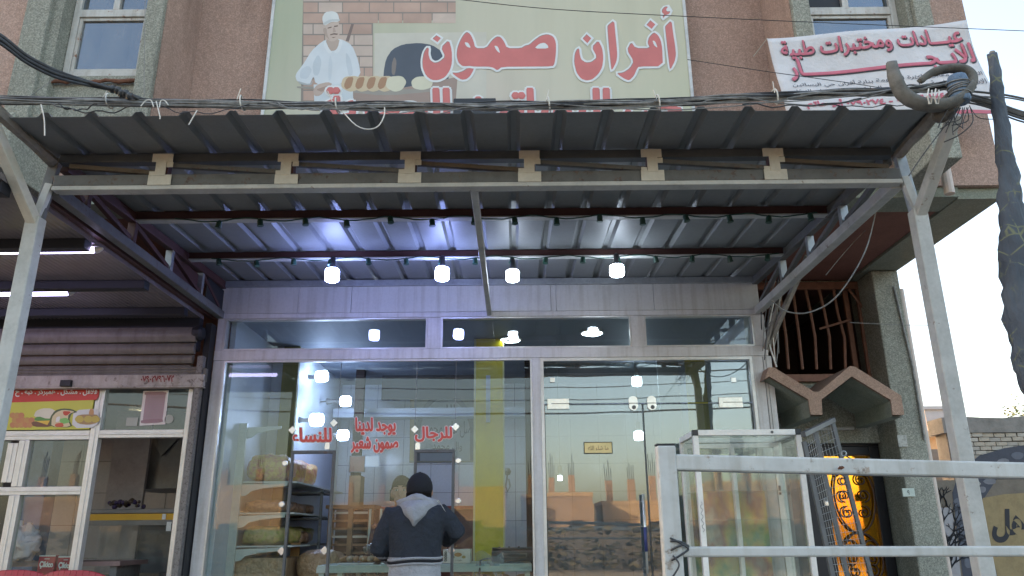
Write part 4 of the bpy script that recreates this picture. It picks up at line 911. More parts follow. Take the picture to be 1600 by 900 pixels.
for k, (y0, y1, r_) in enumerate(((141, 155, .005), (146, 176, .008), (150, 181, .010), (153, 186, .006), (148, 158, .0035), (158, 190, .004))):
    MB().tube(jitter_line([at(1500, y0, 2.93), at(1545, y0 + (y1 - y0) * .35, 3.0), at(1600, y1, 3.1), at(1720, y1 + 30, 3.4)], k, .002, k, 24), r_, 6).build('cable', M['wirem'], lc)
for s in (1453, 1464): # white tie wires on the tyre
    MB().tube([at(s - 2, 139, 2.81), at(s - 4, 150, 2.79), at(s - 1, 162, 2.80), at(s + 2, 162, 2.82), at(s + 3, 150, 2.79), at(s + 3, 141, 2.81)], .003, 5).build('tie', M['wirew'], t1)

# ------------------------------------------------------------------ flag wrapped round a leaning pole, near the camera
fl = thing('wrapped_flag', 'dark blue-grey patterned flag rolled round a pole at the right edge', 'flag', at(1590, 640, 2.95))
FY = 2.95
cl = [(1551, 84, 9), (1556, 130, 11), (1562, 180, 13), (1568, 230, 15), (1574, 280, 18), (1580, 330, 22), (1585, 390, 28), (1589, 450, 28), (1595, 510, 26), (1604, 560, 25), (1618, 610, 24), (1640, 670, 24), (1660, 760, 22)]
m, nt, bs = newmat('patterned_flag_cloth'); v = coords(nt); wv = N(nt, 'ShaderNodeTexVoronoi'); wv.inputs['Scale'].default_value = 13; nt.links.new(v, wv.inputs['Vector'])
wv.feature = 'DISTANCE_TO_EDGE'; n8 = noise(nt, v, 7, 5)
f1 = ramp(nt, wv.outputs[0], [(.02, (1, 1, 1)), (.05, (0, 0, 0))]); f2 = ramp(nt, n8, [(.52, (0, 0, 0)), (.6, (1, 1, 1))]); f3 = mixc(nt, 1.0, f1, f2, 'MULTIPLY')
cc = mixc(nt, f3, ramp(nt, noise(nt, v, 4, 3), [(.3, (.045, .055, .070)), (.7, (.085, .10, .12))]), (.16, .17, .10)); nt.links.new(cc, bs.inputs['Base Color']); bs.inputs['Roughness'].default_value = .8
bump(nt, bs, noise(nt, coords(nt, (9, 9, 2.2)), 2, 4), .9, .03); M['flag'] = m
cp = [at(x, y, FY) for x, y, w in cl]; mb = MB(); seg = 16; rings = []
for i in range((len(cl) - 1) * 5 + 1):
    t = i / 5; k = min(int(t), len(cl) - 2); f_ = t - k; p = cp[k].lerp(cp[k + 1], f_); wd = (cl[k][2] * (1 - f_) + cl[k + 1][2] * f_) / 1201 * 2.75; p = p + Vector((.008 * min(i, 40) / 40, 0, 0))
    b = len(mb.v); rings.append(b)
    for s in range(seg):
        a = 2 * math.pi * s / seg; rr = wd * (1 + .13 * math.sin(3 * a + i * .8) + .08 * math.sin(5 * a - i * 1.1)) * (1 + .05 * math.sin(i * 2.3)); mb.v.append(p + Vector((math.cos(a), math.sin(a) * .8, .12 * math.sin(a + i * .1))) * rr)
for a, b in zip(rings[:-1], rings[1:]):
    for s in range(seg): mb.face(a + s, a + (s + 1) % seg, b + (s + 1) % seg, b + s)
mb.face(*[rings[0] + k for k in range(seg)])
mb.build('rolled_cloth', M['flag'], fl, smooth=True)
e0 = cp[-1]; MB().tube([(at(1551, 84, FY)) + Vector((0, .0, .01)), cp[6], cp[-1], Vector((e0.x + .35, FY, -.15))], .012, 8).build('pole', M['oldwood'], fl)
# ------------------------------------------------------------------ neighbour: snack shop on the left
YL = 5.5
nc = thing('ceiling_canopy', 'low panelled canopy ceiling with dark beams over the snack shop on the left', 'canopy', (-5, 4, 2.9))
m, nt, bs = newmat('glossy_ceiling_panel'); v = coords(nt); wv = N(nt, 'ShaderNodeTexWave'); wv.bands_direction = 'X'; wv.inputs['Scale'].default_value = 10; wv.inputs['Distortion'].default_value = .6; nt.links.new(v, wv.inputs['Vector'])
bs.inputs['Base Color'].default_value = (.30, .27, .28, 1); bs.inputs['Roughness'].default_value = .16
nt.links.new(ramp(nt, noise(nt, v, 2, 5), [(.3, (.15, .135, .14)), (.7, (.21, .19, .195))]), bs.inputs['Base Color']); bump(nt, bs, wv.outputs['Fac'], .35, .004); M['cpanel'] = m
ZC = 2.885; beams = [3.16, 3.86, 4.56, 5.16]
eds = [2.86] + beams + [5.46]
for a, b in zip(eds[:-1], eds[1:]):
    x = -2.275
    while x > -8:
        MB().span(x - .995, x, a + .002, b - .002, ZC, ZC + .03).build('ceiling_panel', M['cpanel'], nc); x -= 1.0
for y in beams: MB().span(-8.4, -2.28, y - .035, y + .035, ZC - .055, ZC - .001).build('beam', M['navybeam'], nc, bevel=.004)
MB().span(-8.4, -2.28, 5.40, 5.47, ZC - .24, ZC - .001).build('beam', M['navybeam'], nc)
MB().span(-8.4, -2.27, 2.82, 2.858, ZC - .012, ZC + .06).build('front_edge', M['rust'], nc)
MB().beam((-2.30, 2.95, 0), (-2.30, 2.95, ZC - .02), .05, .05).build('post', M['navybeam'], nc)
MB().beam((-8.0, 2.95, 0), (-8.0, 2.95, ZC - .02), .05, .05).build('post', M['navybeam'], nc)
for k, (px_, py_, lb) in enumerate(((146, 391, 'front violet-white tube lamp under the left canopy ceiling'), (105, 458, 'rear violet-white tube lamp under the left canopy ceiling'))):
    p = atz(px_, py_, 2.845); t = thing('tube_lamp', lb, 'tube lamp', p, 'tube lamps under the left canopy')
    for j in range(2):
        xe = p.x - j * 1.32
        MB().tube([(xe, p.y, p.z), (xe - 1.20, p.y, p.z)], .0165, 12).build('light_tube', M['tubel'], t, smooth=True)
        MB().tube([(xe + .012, p.y, p.z), (xe + .030, p.y, p.z + .004), (xe + .050, p.y, p.z + .01)], [.019, .017, .007], 10).build('tube_end', M['white_al'], t); MB().tube([(xe - 1.212, p.y, p.z), (xe - 1.24, p.y, p.z)], .019, 10).build('tube_end', M['white_al'], t)
        MB().span(xe - 1.22, xe + .02, p.y + .006, p.y + .04, p.z + .014, p.z + .026).build('lamp_batten', M['white_al'], t)
# roller shutter
rs = thing('roller_shutter', 'brown-grey roller shutter rolled up above the snack shop, phone number on its bottom bar', 'shutter', (-3.5, YL, 2.6))
M['shut'] = painted('brown_grey_shutter', (.175, .16, .14), .5, rust=.32, grime=.3, rustcol=(.09, .06, .045), scale=5, streak=True); M['shutbar'] = painted('peeling_white_shutter_bar', (.42, .38, .34), .7, rust=.40, grime=.35, rustcol=(.16, .13, .11), scale=7, bumpy=.5, streak=True)
zed = [at(160, y, 5.33).z for y in (511, 534, 551, 565, 572)]
for k in range(4):
    z0, z1 = zed[k + 1], zed[k]; yo = 5.33 + .03 * k; sl = MB(); n = 6
    pr = [(-8.2, yo + .018 * (1 - math.sin(math.pi * i / n)) + .004, z0 + .0015 + (z1 - z0 - .003) * i / n) for i in range(n + 1)] + [(-8.2, yo + .05, z1 - .0015), (-8.2, yo + .05, z0 + .0015)]
    sl.prism(pr, (5.93 + (-.015 * k), 0, 0)); sl.build('slat', M['shut'], rs)
MB().span(-8.2, -2.20, 5.42, 5.46, 2.42, zed[4] - .003).build('slat', M['shut'], rs)
for k in range(3): MB().tube([(-8.2, 5.425 - .002 * k, 2.47 + k * .022), (-2.22, 5.425 - .002 * k, 2.47 + k * .022)], .011, 8).build('slat', M['shut'], rs)
zb0, zb1 = at(160, 604, 5.40).z, at(160, 586, 5.40).z
MB().span(-8.2, -2.20, 5.398, 5.44, zb0, zb1).build('bottom_bar', M['shutbar'], rs, bevel=.004)
MB().span(-8.2, -2.20, 5.39, 5.45, zb0 - .012, zb0 - .001).build('bottom_lip', M['shutbar'], rs, bevel=.003)
MB().span(at(95, 595, 5.38).x, at(112, 595, 5.38).x, 5.37, 5.397, zb0, zb0 + .045).build('shutter_lock', M['dark'], rs, bevel=.004)
MB().lathe((-2.28, 5.38, 2.76), [(.05, -.02), (.055, 0), (.055, .03), (.04, .05)], 12, axis=(1, 0, 0)).build('shutter_drum', M['dark'], rs)
text_on('phone_number', '٠٧٩٠٢٧٩٦٠٧٢', pxquad(220, 587, 272, 598, 5.396, -1), plain('dark_red_paint', (.20, .015, .015)), rs, .001, .03)
MB().span(-2.255, -2.212, 5.46, 5.56, 0, 2.86).build('shutter_guide', M['dark'], rs)
st = MB().span(-2.262, -2.222, 5.40, 5.455, 0, 2.60).build('guide_rail', painted('speckled_grey_terrazzo', (.21, .195, .18), .8, rust=.45, grime=.4, rustcol=(.09, .075, .065), scale=30), rs)
# aluminium front
lf = thing('storefront', 'narrow aluminium snack shop front with menu sign and open doorway on the left', 'shop front', (-3.2, YL, 0))
def lfr(x0, x1, z0, z1, nm='frame_bar', y=YL):
    b = MB(); b.span(x0, x1, y - .035, y + .02, z0, z1)
    if (x1 - x0) < (z1 - z0): xm = (x0 + x1) / 2; b.span(xm - .006, xm + .006, y - .040, y - .0345, z0 + .002, z1 - .002)
    else: zm = (z0 + z1) / 2; b.span(x0 + .002, x1 - .002, y - .040, y - .0345, zm - .006, zm + .006)
    return b.build(nm, M['silver_al'], lf, bevel=.003)
for a, b in ((-2.325, -2.268), (-2.985, -2.922), (-8.2, -8.15)): lfr(a, b, 0, 2.46)
lfr(-2.921, -2.326, 2.03, 2.085); lfr(-8.15, -2.986, 2.02, 2.085); lfr(-8.15, -2.986, 1.645, 1.70); lfr(-8.15, -2.986, .60, .66); lfr(-2.921, -2.326, 2.42, 2.46); lfr(-8.15, -2.986, 2.42, 2.46)
lfr(-3.475, -3.40, .66, 1.645); lfr(-3.475, -3.40, 1.701, 2.019); lfr(-3.55, -3.478, 1.73, 2.0, 'sash')
lfr(-3.90, -3.83, .66, 1.645)
for x0, x1, z0, z1 in ((-3.40, -2.986, 1.70, 2.02), (-3.40, -2.986, .66, 1.645), (-3.83, -3.475, .66, 1.645), (-3.83, -3.55, 1.70, 2.02), (-2.921, -2.326, 2.085, 2.42)):
    MB().span(x0, x1, YL - .005, YL + .002, z0, z1).build('pane', M['glass'], lf)
MB().span(-8.1, -2.99, YL - .02, YL + .01, 0, .6).build('kick_panel', M['silver_al'], lf)
# menu sign above the side window
mn = thing('menu_sign', 'yellow and red snack menu sign with printed food above the side window', 'sign', (-3.4, YL, 2.25)); YM = YL - .045
MB().span(-3.95, -2.99, YM, YM + .012, 2.09, 2.44).build('menu_panel', flatmat('menu_yellow_green', (.52, .50, .07), .4), mn)
def mink(nm, pts, col, lay, it=1): return flat(nm, smooth_poly(pts, it) if it else pts, YM - .0006 * lay, col if not isinstance(col, tuple) else flatmat('menu_' + nm, col, .4), mn)
mink('red_band', [(-20, 598), (157, 598), (154, 620), (150, 625), (-20, 630)], (.48, .03, .02), 1, 0)
mink('pale_ground', [(115, 641), (155, 638), (152, 668), (112, 669)], (.60, .60, .58), 1, 1)
for k in range(14):
    x = 20 + (k % 5) * 6.6 + (3 if (k // 5) % 2 else 0); y = 664 - (k // 5) * 7.5
    if k >= 13: continue
    mink('falafel', [(x + 5 * math.cos(a), y + 4.6 * math.sin(a)) for a in [2 * math.pi * i / 10 for i in range(10)]], (.48, .20 + .03 * (k % 3), .09), 2 + .1 * k, 0)
mink('bun', [(52, 652), (56, 642), (66, 638), (80, 638), (88, 643), (88, 655)], (.62, .58, .45), 2); mink('salad', [(50, 656), (60, 650), (74, 655), (88, 650), (90, 656), (70, 660)], (.10, .25, .06), 2.5, 1); mink('patty', [(48, 659), (70, 657), (84, 660), (80, 667), (52, 667)], (.16, .07, .04), 3, 1); mink('cheese', [(56, 658), (78, 657), (74, 664)], (.65, .42, .06), 3.4, 0)
mink('wrap_edge', [(77, 667), (78, 652), (86, 641), (98, 638), (112, 639), (122, 644), (112, 646), (108, 656), (114, 668)], (.08, .10, .04), 3.6, 1); mink('wrap', [(80, 667), (81, 652), (88, 644), (99, 640), (118, 643), (107, 647), (106, 657), (111, 667)], (.60, .50, .30), 3.9, 1); mink('tomato', [(98, 642), (112, 643), (104, 650), (99, 648)], (.50, .06, .03), 4.3, 1); mink('lettuce', [(92, 655), (104, 652), (110, 660), (96, 663)], (.20, .45, .12), 4.2, 1); mink('filling', [(86, 662), (98, 660), (100, 667), (86, 667)], (.50, .10, .05), 4.4, 1); mink('onion', [(88, 652), (94, 650), (93, 658), (87, 660)], (.68, .66, .62), 4.5, 1)
mink('bowl', [(116, 655), (122, 648), (150, 647), (155, 652), (152, 661), (138, 664), (122, 662)], (.35, .22, .10), 3, 1)
for x in (124, 138, 149): mink('kibbeh', [(x + 7 * math.cos(a), 655 + 5.4 * math.sin(a)) for a in [2 * math.pi * i / 12 for i in range(12)]], (.50, .38, .08), 3.4 + x * .002, 0)
mink('kibbeh', [(138, 648), (141, 638), (146, 639), (147, 648)], (.52, .28, .12), 3.9, 1)
text_on('lettering', 'فلافل . مشكل . همبركر . كبة . ح', pxquad(24, 607, 152, 620, YM - .001), M['swhite'], mn, .0015, .03)
# scroll poster and small stickers on the glass
ps = thing('poster', 'small mauve scroll poster of prayer text on the snack shop transom', 'poster', at(242, 640, YL)); YP = YL - .012
def pink(nm, pts, col, lay, it=1, par=None): return flat(nm, smooth_poly(pts, it) if it else pts, YP - .0006 * lay, flatmat('poster_' + nm, col, .5), par or ps)
b = MB(); b.prism([at(x, y, YP) for x, y in ((224, 611), (263, 610), (258, 663), (218, 665))], (0, .004, 0)); b.build('paper', flatmat('poster_paper', (.66, .60, .57)), ps)
pink('scroll', [(228, 617), (259, 616), (254, 655), (223, 657)], (.36, .24, .26), 1, 0); pink('scroll_roll', [(226, 612), (260, 612), (260, 617), (226, 618)], (.30, .18, .20), 2, 1); pink('scroll_roll', [(220, 656), (254, 654), (255, 660), (220, 662)], (.30, .18, .20), 2, 1)
for k in range(9): text_on('poster_lettering', random.choice(('الحمد لله رب العالمين', 'بسم الله الرحمن الرحيم', 'ما شاء الله لا قوة')), pxquad(230 - k * .4, 619.5 + k * 3.8, 255 - k * .4, 622.3 + k * 3.8, YP - .002), M['sshadow'], ps, .0006)
for nm, x, y, w_, h_, lb in (('sticker', 206, 659, 17, 12, 'pale rectangular sticker left of the scroll poster'), ('sticker', 264, 655, 12, 13, 'pale round sticker right of the scroll poster')):
    p = at(x, y, YP); pw = w_ / 1201 * 5.7 / 2; b = MB()
    if w_ > 14: b.span(p.x - pw, p.x + pw, YP, YP + .002, p.z - .03, p.z + .03)
    else: b.lathe((p.x, YP, p.z), [(.032, 0), (.032, .002)], 20, axis=(0, 1, 0))
    o = b.build(nm, flatmat('pale_sticker', (.36, .37, .32)), None); tag(o, lb, 'sticker')
# the room behind
rm = thing('snack_shop_room', 'tiled kitchen room seen through the snack shop doorway', 'room', (-3.2, 7, 0))
M['tilew'] = painted('glazed_white_tile', (.30, .30, .35), .25, grime=.12, scale=3); M['grout'] = plain('dark_grout', (.10, .10, .11), .9); M['bluep'] = painted('blue_painted_wall', (.10, .17, .32), .6, grime=.3)
MB().span(-8.2, -2.27, 8.0, 8.05, 0, 2.45).build('wall', M['grout'], rm); MB().span(-2.268, -2.258, 5.57, 8.0, 0, 2.45).build('wall', M['tilew'], rm); MB().span(-8.25, -8.2, 5.6, 8, 0, 2.45).build('wall', M['tilew'], rm)
MB().span(-8.2, -2.26, 5.57, 8.05, 2.45, 2.5).build('ceiling', painted('dark_grey_ceiling', (.10, .10, .115), .35), rm); MB().span(-8.2, -2.26, 5.57, 8.05, .0, .01).build('floor', M['conc'], rm)
tm = None
for i in range(9):
    for j in range(7):
        x = -2.30 - .30 * i - .148; z = .25 + .31 * j + .15
        o = MB().span(-.1475, .1475, -.004, .004, -.1525, .1525).build('tile', M['tilew'], rm) if tm is None else None
        if o: tm = o.data; o.location = (x, 7.994, z)
        else: inst('tile', tm, (x, 7.994, z), rm)
a0 = at(45, 780, 6.3); MB().span(a0.x - .04, a0.x + .12, 6.3, 6.45, 0, 2.44).build('column', M['bluep'], rm)
MB().span(a0.x + .30, a0.x + .62, 6.9, 6.94, .9, 2.44).build('board', painted('pale_board', (.36, .32, .33)), rm)
# hood, counter
st_ = painted('stainless_steel_dull', (.17, .17, .18), .38, grime=.25, metal=.6)
hd = thing('extractor_hood', 'dark stainless extractor hood hanging over the snack kitchen', 'hood', (-2.8, 7.2, 2))
hx0, hx1 = at(198, 760, 7.0).x, at(300, 760, 7.0).x; zh = at(240, 764, 7.0).z; zt = at(240, 684, 7.0).z
b = MB(); b.prism([(hx0, 7.0, zh), (hx1, 7.0, zh), (hx1, 7.0, zh + .06), (hx1 - .1, 7.0, zt + .25), (hx0 + .12, 7.0, zt + .25), (hx0, 7.0, zh + .06)], (0, .7, 0)); b.build('hood_body', st_, hd, bevel=.004)
pm = (hx0 * .5 + hx1 * .5); b = MB(); b.prism([(hx0 + .10, 6.995, zt + .05), (pm, 6.96, (zh + zt) / 2 + .06), (hx1 - .10, 6.995, zt + .07), (hx1 - .1, 6.995, zt + .3), (hx0 + .1, 6.995, zt + .3)], (0, .02, 0)); b.build('hood_fold', st_, hd)
ct = thing('counter', 'steel snack counter with a yellow stripe and glass front', 'counter', (-2.7, 6.5, 0))
cx0, cx1 = at(140, 800, 6.3).x, -2.28; zc = at(220, 795, 6.3).z
MB().span(cx0, cx1, 6.3, 7.0, zc - .035, zc).build('counter_top', st_, ct, bevel=.004); MB().span(cx0, cx1, 6.305, 6.32, zc - .085, zc - .037).build('yellow_stripe', flatmat('counter_yellow', (.60, .34, .02), .35), ct)
MB().span(cx0, cx1, 6.302, 6.33, zc - .125, zc - .087).build('counter_rail', st_, ct); MB().span(cx0, cx1, 6.315, 6.322, zc - .50, zc - .127).build('pane', M['cabglass'], ct)
MB().span(cx0, cx1, 6.95, 6.99, .1, zc - .1).build('counter_back', M['room'], ct); MB().span(cx0, cx1, 6.2, 6.9, zc - .57, zc - .50).build('counter_shelf', st_, ct, bevel=.004); MB().span(cx0, cx1, 6.28, 6.31, 0, zc - .58).build('counter_base', M['galv'], ct)
p = at(256, 803, 6.29); MB().span(p.x - .014, p.x + .014, 6.297, 6.3045, zc - .082, zc - .04).build('price_tag', M['swhite'], ct); p = at(263, 820, 6.29); MB().span(p.x - .018, p.x + .018, 6.30, 6.3145, zc - .17, zc - .10).build('price_tag', M['swhite'], ct)
# produce on the counter
pr = thing('produce_heap', 'dark heap of purple and brown produce on the snack counter', 'produce', (cx0 + .1, 6.6, zc)); 
for k in range(26):
    x = cx0 + .06 + random.random() * .26; z = zc + .02 + random.random() * .05; r_ = random.uniform(.012, .022)
    MB().lathe((x, 6.4 + random.random() * .15, z), [(r_ * .4, -r_), (r_ * .9, -r_ * .5), (r_, 0), (r_ * .8, r_ * .6), (r_ * .3, r_)], 9, axis=(random.random() - .5, random.random() - .5, 1)).build('vegetable', random.choice((plain('purple_skin', (.05, .03, .09)), plain('brown_skin', (.07, .045, .03)))), pr, smooth=True)
# shelf unit between
for k, (py_, lb) in enumerate(((690, 'dark upper wall shelf'), (757, 'white-edged lower wall shelf'))): pass
# left window contents
bg_ = thing('plastic_bag', 'crumpled white plastic bag behind the left snack shop window', 'bag', at(38, 868, 5.85)); c0 = at(36, 852, 5.85)
b = MB(); nn_ = 22
for j in range(nn_ + 1):
    for i in range(nn_):
        th = math.pi * j / nn_; ph = 2 * math.pi * i / nn_; rr = 1 + .16 * math.sin(3 * ph + 2 * th) + .14 * math.sin(5 * ph - 3 * th) + .10 * math.sin(7 * th + 2 * ph) + .07 * math.sin(11 * ph + 9 * th)
        b.v.append(c0 + Vector((.115 * rr * math.sin(th) * math.cos(ph), .08 * rr * math.sin(th) * math.sin(ph), .10 * rr * math.cos(th) + (.03 * math.sin(2 * ph) if th < 1.2 else 0))))
for j in range(nn_):
    for i in range(nn_): b.face(j * nn_ + i, j * nn_ + (i + 1) % nn_, (j + 1) * nn_ + (i + 1) % nn_, (j + 1) * nn_ + i)
m_ = cloth('white_thin_plastic', (.62, .57, .62), .35, wrinkle=1.0); b.build('bag_body', m_, bg_, smooth=True)
b = MB(); b.tube([c0 + Vector((-.09, 0, .07)), c0 + Vector((-.12, 0, .13)), c0 + Vector((-.05, 0, .15)), c0 + Vector((-.02, 0, .08))], [.02, .03, .03, .015], 8); b.build('bag_handle', m_, bg_, smooth=True)
ls = at(60, 877, 5.8); ws = thing('window_shelf', 'brown window shelf under the white bag', 'shelf', (ls.x, 5.8, ls.z)); MB().span(-3.9, -2.72, 5.62, 6.05, ls.z - .03, ls.z).build('board', painted('brown_pink_board', (.22, .15, .14)), ws); MB().span(-3.9, -3.85, 5.65, 6.0, 0, ls.z - .031).build('support', M['greypaint'], ws); MB().span(-2.80, -2.75, 5.65, 6.0, 0, ls.z - .031).build('support', M['greypaint'], ws)
for k, (xa, xb, lb) in enumerate(((57, 86, 'left red carton with white lettering in the snack window'), (87, 115, 'right red carton with white lettering in the snack window'))):
    t = thing('carton', lb, 'carton', at(xa, 893, 5.66), 'red cartons in the snack window'); q0 = at(xa + 3, 893, 5.62); q1 = at(xb, 893, 5.62); zt_ = at(xa, 868 + k * 1.5, 5.62).z; zb_ = zt_ - .15
    MB().span(q0.x, q1.x, 5.60, 5.64, zb_, zt_).build('box_body', flatmat('carton_red', (.34, .022, .035), .5), t, bevel=.002); MB().span(q0.x, q1.x, 5.5985, 5.6, zt_ - .006, zt_).build('box_edge', M['swhite'], t)
    text_on('lettering', 'Çikiço', [(q0.x + .012, 5.598, zt_ - .085), (q1.x - .008, 5.598, zt_ - .085), (q1.x - .008, 5.598, zt_ - .04), (q0.x + .012, 5.598, zt_ - .035)], M['swhite'], t, .001, .04, arabic=False)
    MB().span(q0.x + .04, q1.x - .04, 5.5980, 5.5995, zt_ - .024, zt_ - .02).build('small_print', M['swhite'], t)
# red plastic chair in front, only the top of its back shows
rc = thing('plastic_chair', 'red plastic chair in front of the snack shop, top of its back', 'chair', (-2.9, 5.0, 0)); M['redpl'] = plain('red_plastic', (.36, .018, .035), .35)
for k, xc in enumerate((-3.08, -2.72)):
    root_ = rc if k == 0 else thing('plastic_chair', 'second red plastic chair, nearer the doorway of the snack shop', 'chair', (xc, 5.0, 0))
    if k == 0: root_['label'] = 'red plastic chair at the lower left corner'
    def ch(mb, nm): return mb.build(nm, M['redpl'], root_, smooth=False, bevel=.004)
    b = MB(); zt_ = at(60, 893, 5.05).z + (.012 if k == 0 else .008); n = 12; fr_ = [];
    top = [(xc - .22 + .44 * i / n, 5.05 - .04 * math.sin(math.pi * i / n), zt_ - .05 * (abs(i / n - .5) * 2) ** 3) for i in range(n + 1)]
    for a, c in zip(top[:-1], top[1:]): b.prism([a, c, (c[0], c[1] - .05, zt_ - .42), (a[0], a[1] - .05, zt_ - .42)], (0, .012, 0))
    ch(b, 'backrest'); ch(MB().span(xc - .22, xc + .22, 4.60, 5.02, .72, .74), 'seat')
    for sx_ in (-1, 1):
        for yy_ in (4.62, 5.0): ch(MB().beam((xc + sx_ * .2, yy_, .72), (xc + sx_ * .23, yy_ + (-.03 if yy_ < 4.8 else .03), 0), .035, .035), 'leg')
for k, (px_, py_, mt, lb, w_) in enumerate(((212, 645, 'warm', 'left warm ceiling light in the snack shop', .07), (302, 646, 'warm', 'right warm ceiling light in the snack shop', .08), (297, 601, 'bulbw', 'white ceiling light under the shutter', .05))):
    p = atz(px_, py_, 2.445 if k < 2 else 2.44); p.x = min(p.x, -2.36); t = thing('ceiling_light', lb, 'ceiling light', p, 'ceiling lights of the snack shop')
    MB().lathe(p, [(w_, -.003), (w_, -.012), (w_ * .8, -.016)], 24, axis=(0, 0, 1)).build('diffuser', M[mt], t); MB().lathe(p, [(w_ + .015, .002), (w_ + .015, -.002)], 24).build('rim', M['white_al'], t)
# ------------------------------------------------------------------ bakery room
rb = thing('bakery_room', 'white tiled bakery room behind the glass', 'room', (0, 7, 0))
M['bwall'] = painted('bluish_white_wall', (.50, .54, .60), .5, grime=.1, scale=2); M['ceil'] = painted('grey_blue_ceiling', (.15, .175, .21), .6, grime=.1, scale=2)
M['yellow'] = painted('yellow_green_panel', (.60, .48, .01), .4, grime=.12, scale=3); M['olive'] = plain('olive_edge_paint', (.17, .16, .03), .6); M['darkb'] = plain('dark_brown_trim', (.022, .014, .012), .9); M['darkb'].node_tree.nodes['Principled BSDF'].inputs['Specular IOR Level'].default_value = .12
M['btile'] = painted('pale_blue_white_tile', (.52, .56, .64), .2, grime=.06, scale=2)
ZR = 2.95; YBK = 8.4
MB().span(-2.12, 1.84, 5.66, YBK, ZR, ZR + .04).build('ceiling', M['ceil'], rb); MB().span(-2.14, -2.10, 5.66, YBK, 0, ZR).span(1.78, 1.83, 5.71, YBK, 0, ZR).build('wall', M['bwall'], rb)
MB().span(-2.12, 1.84, YBK, YBK + .05, 0, ZR).build('wall', M['grout'], rb); MB().span(-2.12, 1.84, 5.66, YBK, .005, .02).build('floor', M['conc'], rb)
tm = None
for i in range(13):
    for j in range(10):
        x = -2.08 + .30 * i + .148; z = .05 + .29 * j + .145
        if tm is None:
            o = MB().span(-.148, .148, -.004, .004, -.143, .143).build('tile', M['btile'], rb); tm = o.data; o.location = (x, YBK - .006, z)
        else: inst('tile', tm, (x, YBK - .006, z), rb)
# left partition face with bulbs, dark verticals, yellow columns
MB().span(-2.098, -1.86, 6.6, 8.3, 0, ZR - .002).build('partition', M['bwall'], rb)
MB().span(-2.0, -1.862, 6.57, 6.598, 0, ZR - .002).build('partition_edge', M['olive'], rb)
x0 = at(555, 620, 7.6).x; MB().span(x0, x0 + .085, 7.58, 7.66, 0, ZR - .003).build('dark_post', M['darkb'], rb)
x0 = at(743, 700, 6.35).x; x1 = at(786, 700, 6.35).x
MB().span(x0, x1, 6.35, 6.45, 0, ZR - .003).build('yellow_column', M['yellow'], rb); MB().span(x0 + .085, x0 + .12, 6.338, 6.349, at(765, 660, 6.35).z, at(765, 587, 6.35).z).build('column_light_slot', M['bwall'], rb)
MB().span(x0 - .016, x0 - .001, 6.35, 6.45, 0, ZR - .003).span(x1 + .001, x1 + .012, 6.35, 6.45, 0, ZR - .003).build('column_edge', plain('pale_edge', (.6, .56, .3), .4), rb)
x0 = at(1075, 620, 7.0).x; MB().span(x0, x0 + .34, 7.0, 7.04, 0, ZR - .003).build('yellow_panel', M['yellow'], rb)
x0 = at(1030, 620, 7.2).x; MB().span(x0, x0 + .20, 7.2, 7.24, 0, ZR - .003).build('white_panel', M['bwall'], rb)
x0 = at(820, 600, 7.0).x; MB().span(x0, x0 + .07, 7.0, 7.07, 0, ZR - .003).build('dark_post', M['darkb'], rb)
MB().span(at(600, 540, 7.9).x, at(745, 540, 7.9).x, 7.88, 7.92, 2.70, ZR - .003).build('dark_beam', M['dark'], rb)
# plaster cornice
MB().span(-1.85, 1.2, 7.93, 8.38, 2.56, 2.60).span(-1.85, 1.2, 7.90, 7.93, 2.52, 2.61).build('cornice', M['bwall'], rb)
# ring downlights
for k, (x, y, lb) in enumerate(((797, 530, 'left ring downlight on the bakery ceiling'), (925, 519, 'right ring downlight on the bakery ceiling'))):
    p = atz(x, y, ZR - .004); p.y = min(p.y, 8.2); t = thing('downlight', lb, 'downlight', p, 'ring downlights in the bakery')
    b = MB(); n = 28
    for i in range(n):
        a, c = 2 * math.pi * i / n, 2 * math.pi * (i + 1) / n
        b.sheet([(p.x + r_ * math.cos(q), p.y + r_ * math.sin(q), p.z - .012) for r_, q in ((.085, a), (.085, c), (.045, c), (.045, a))])
    b.build('light_ring', M['cool'], t, fix=False); MB().lathe(p, [(.10, .0), (.10, -.010), (.088, -.0118)], 28).build('rim', M['white_al'], t)
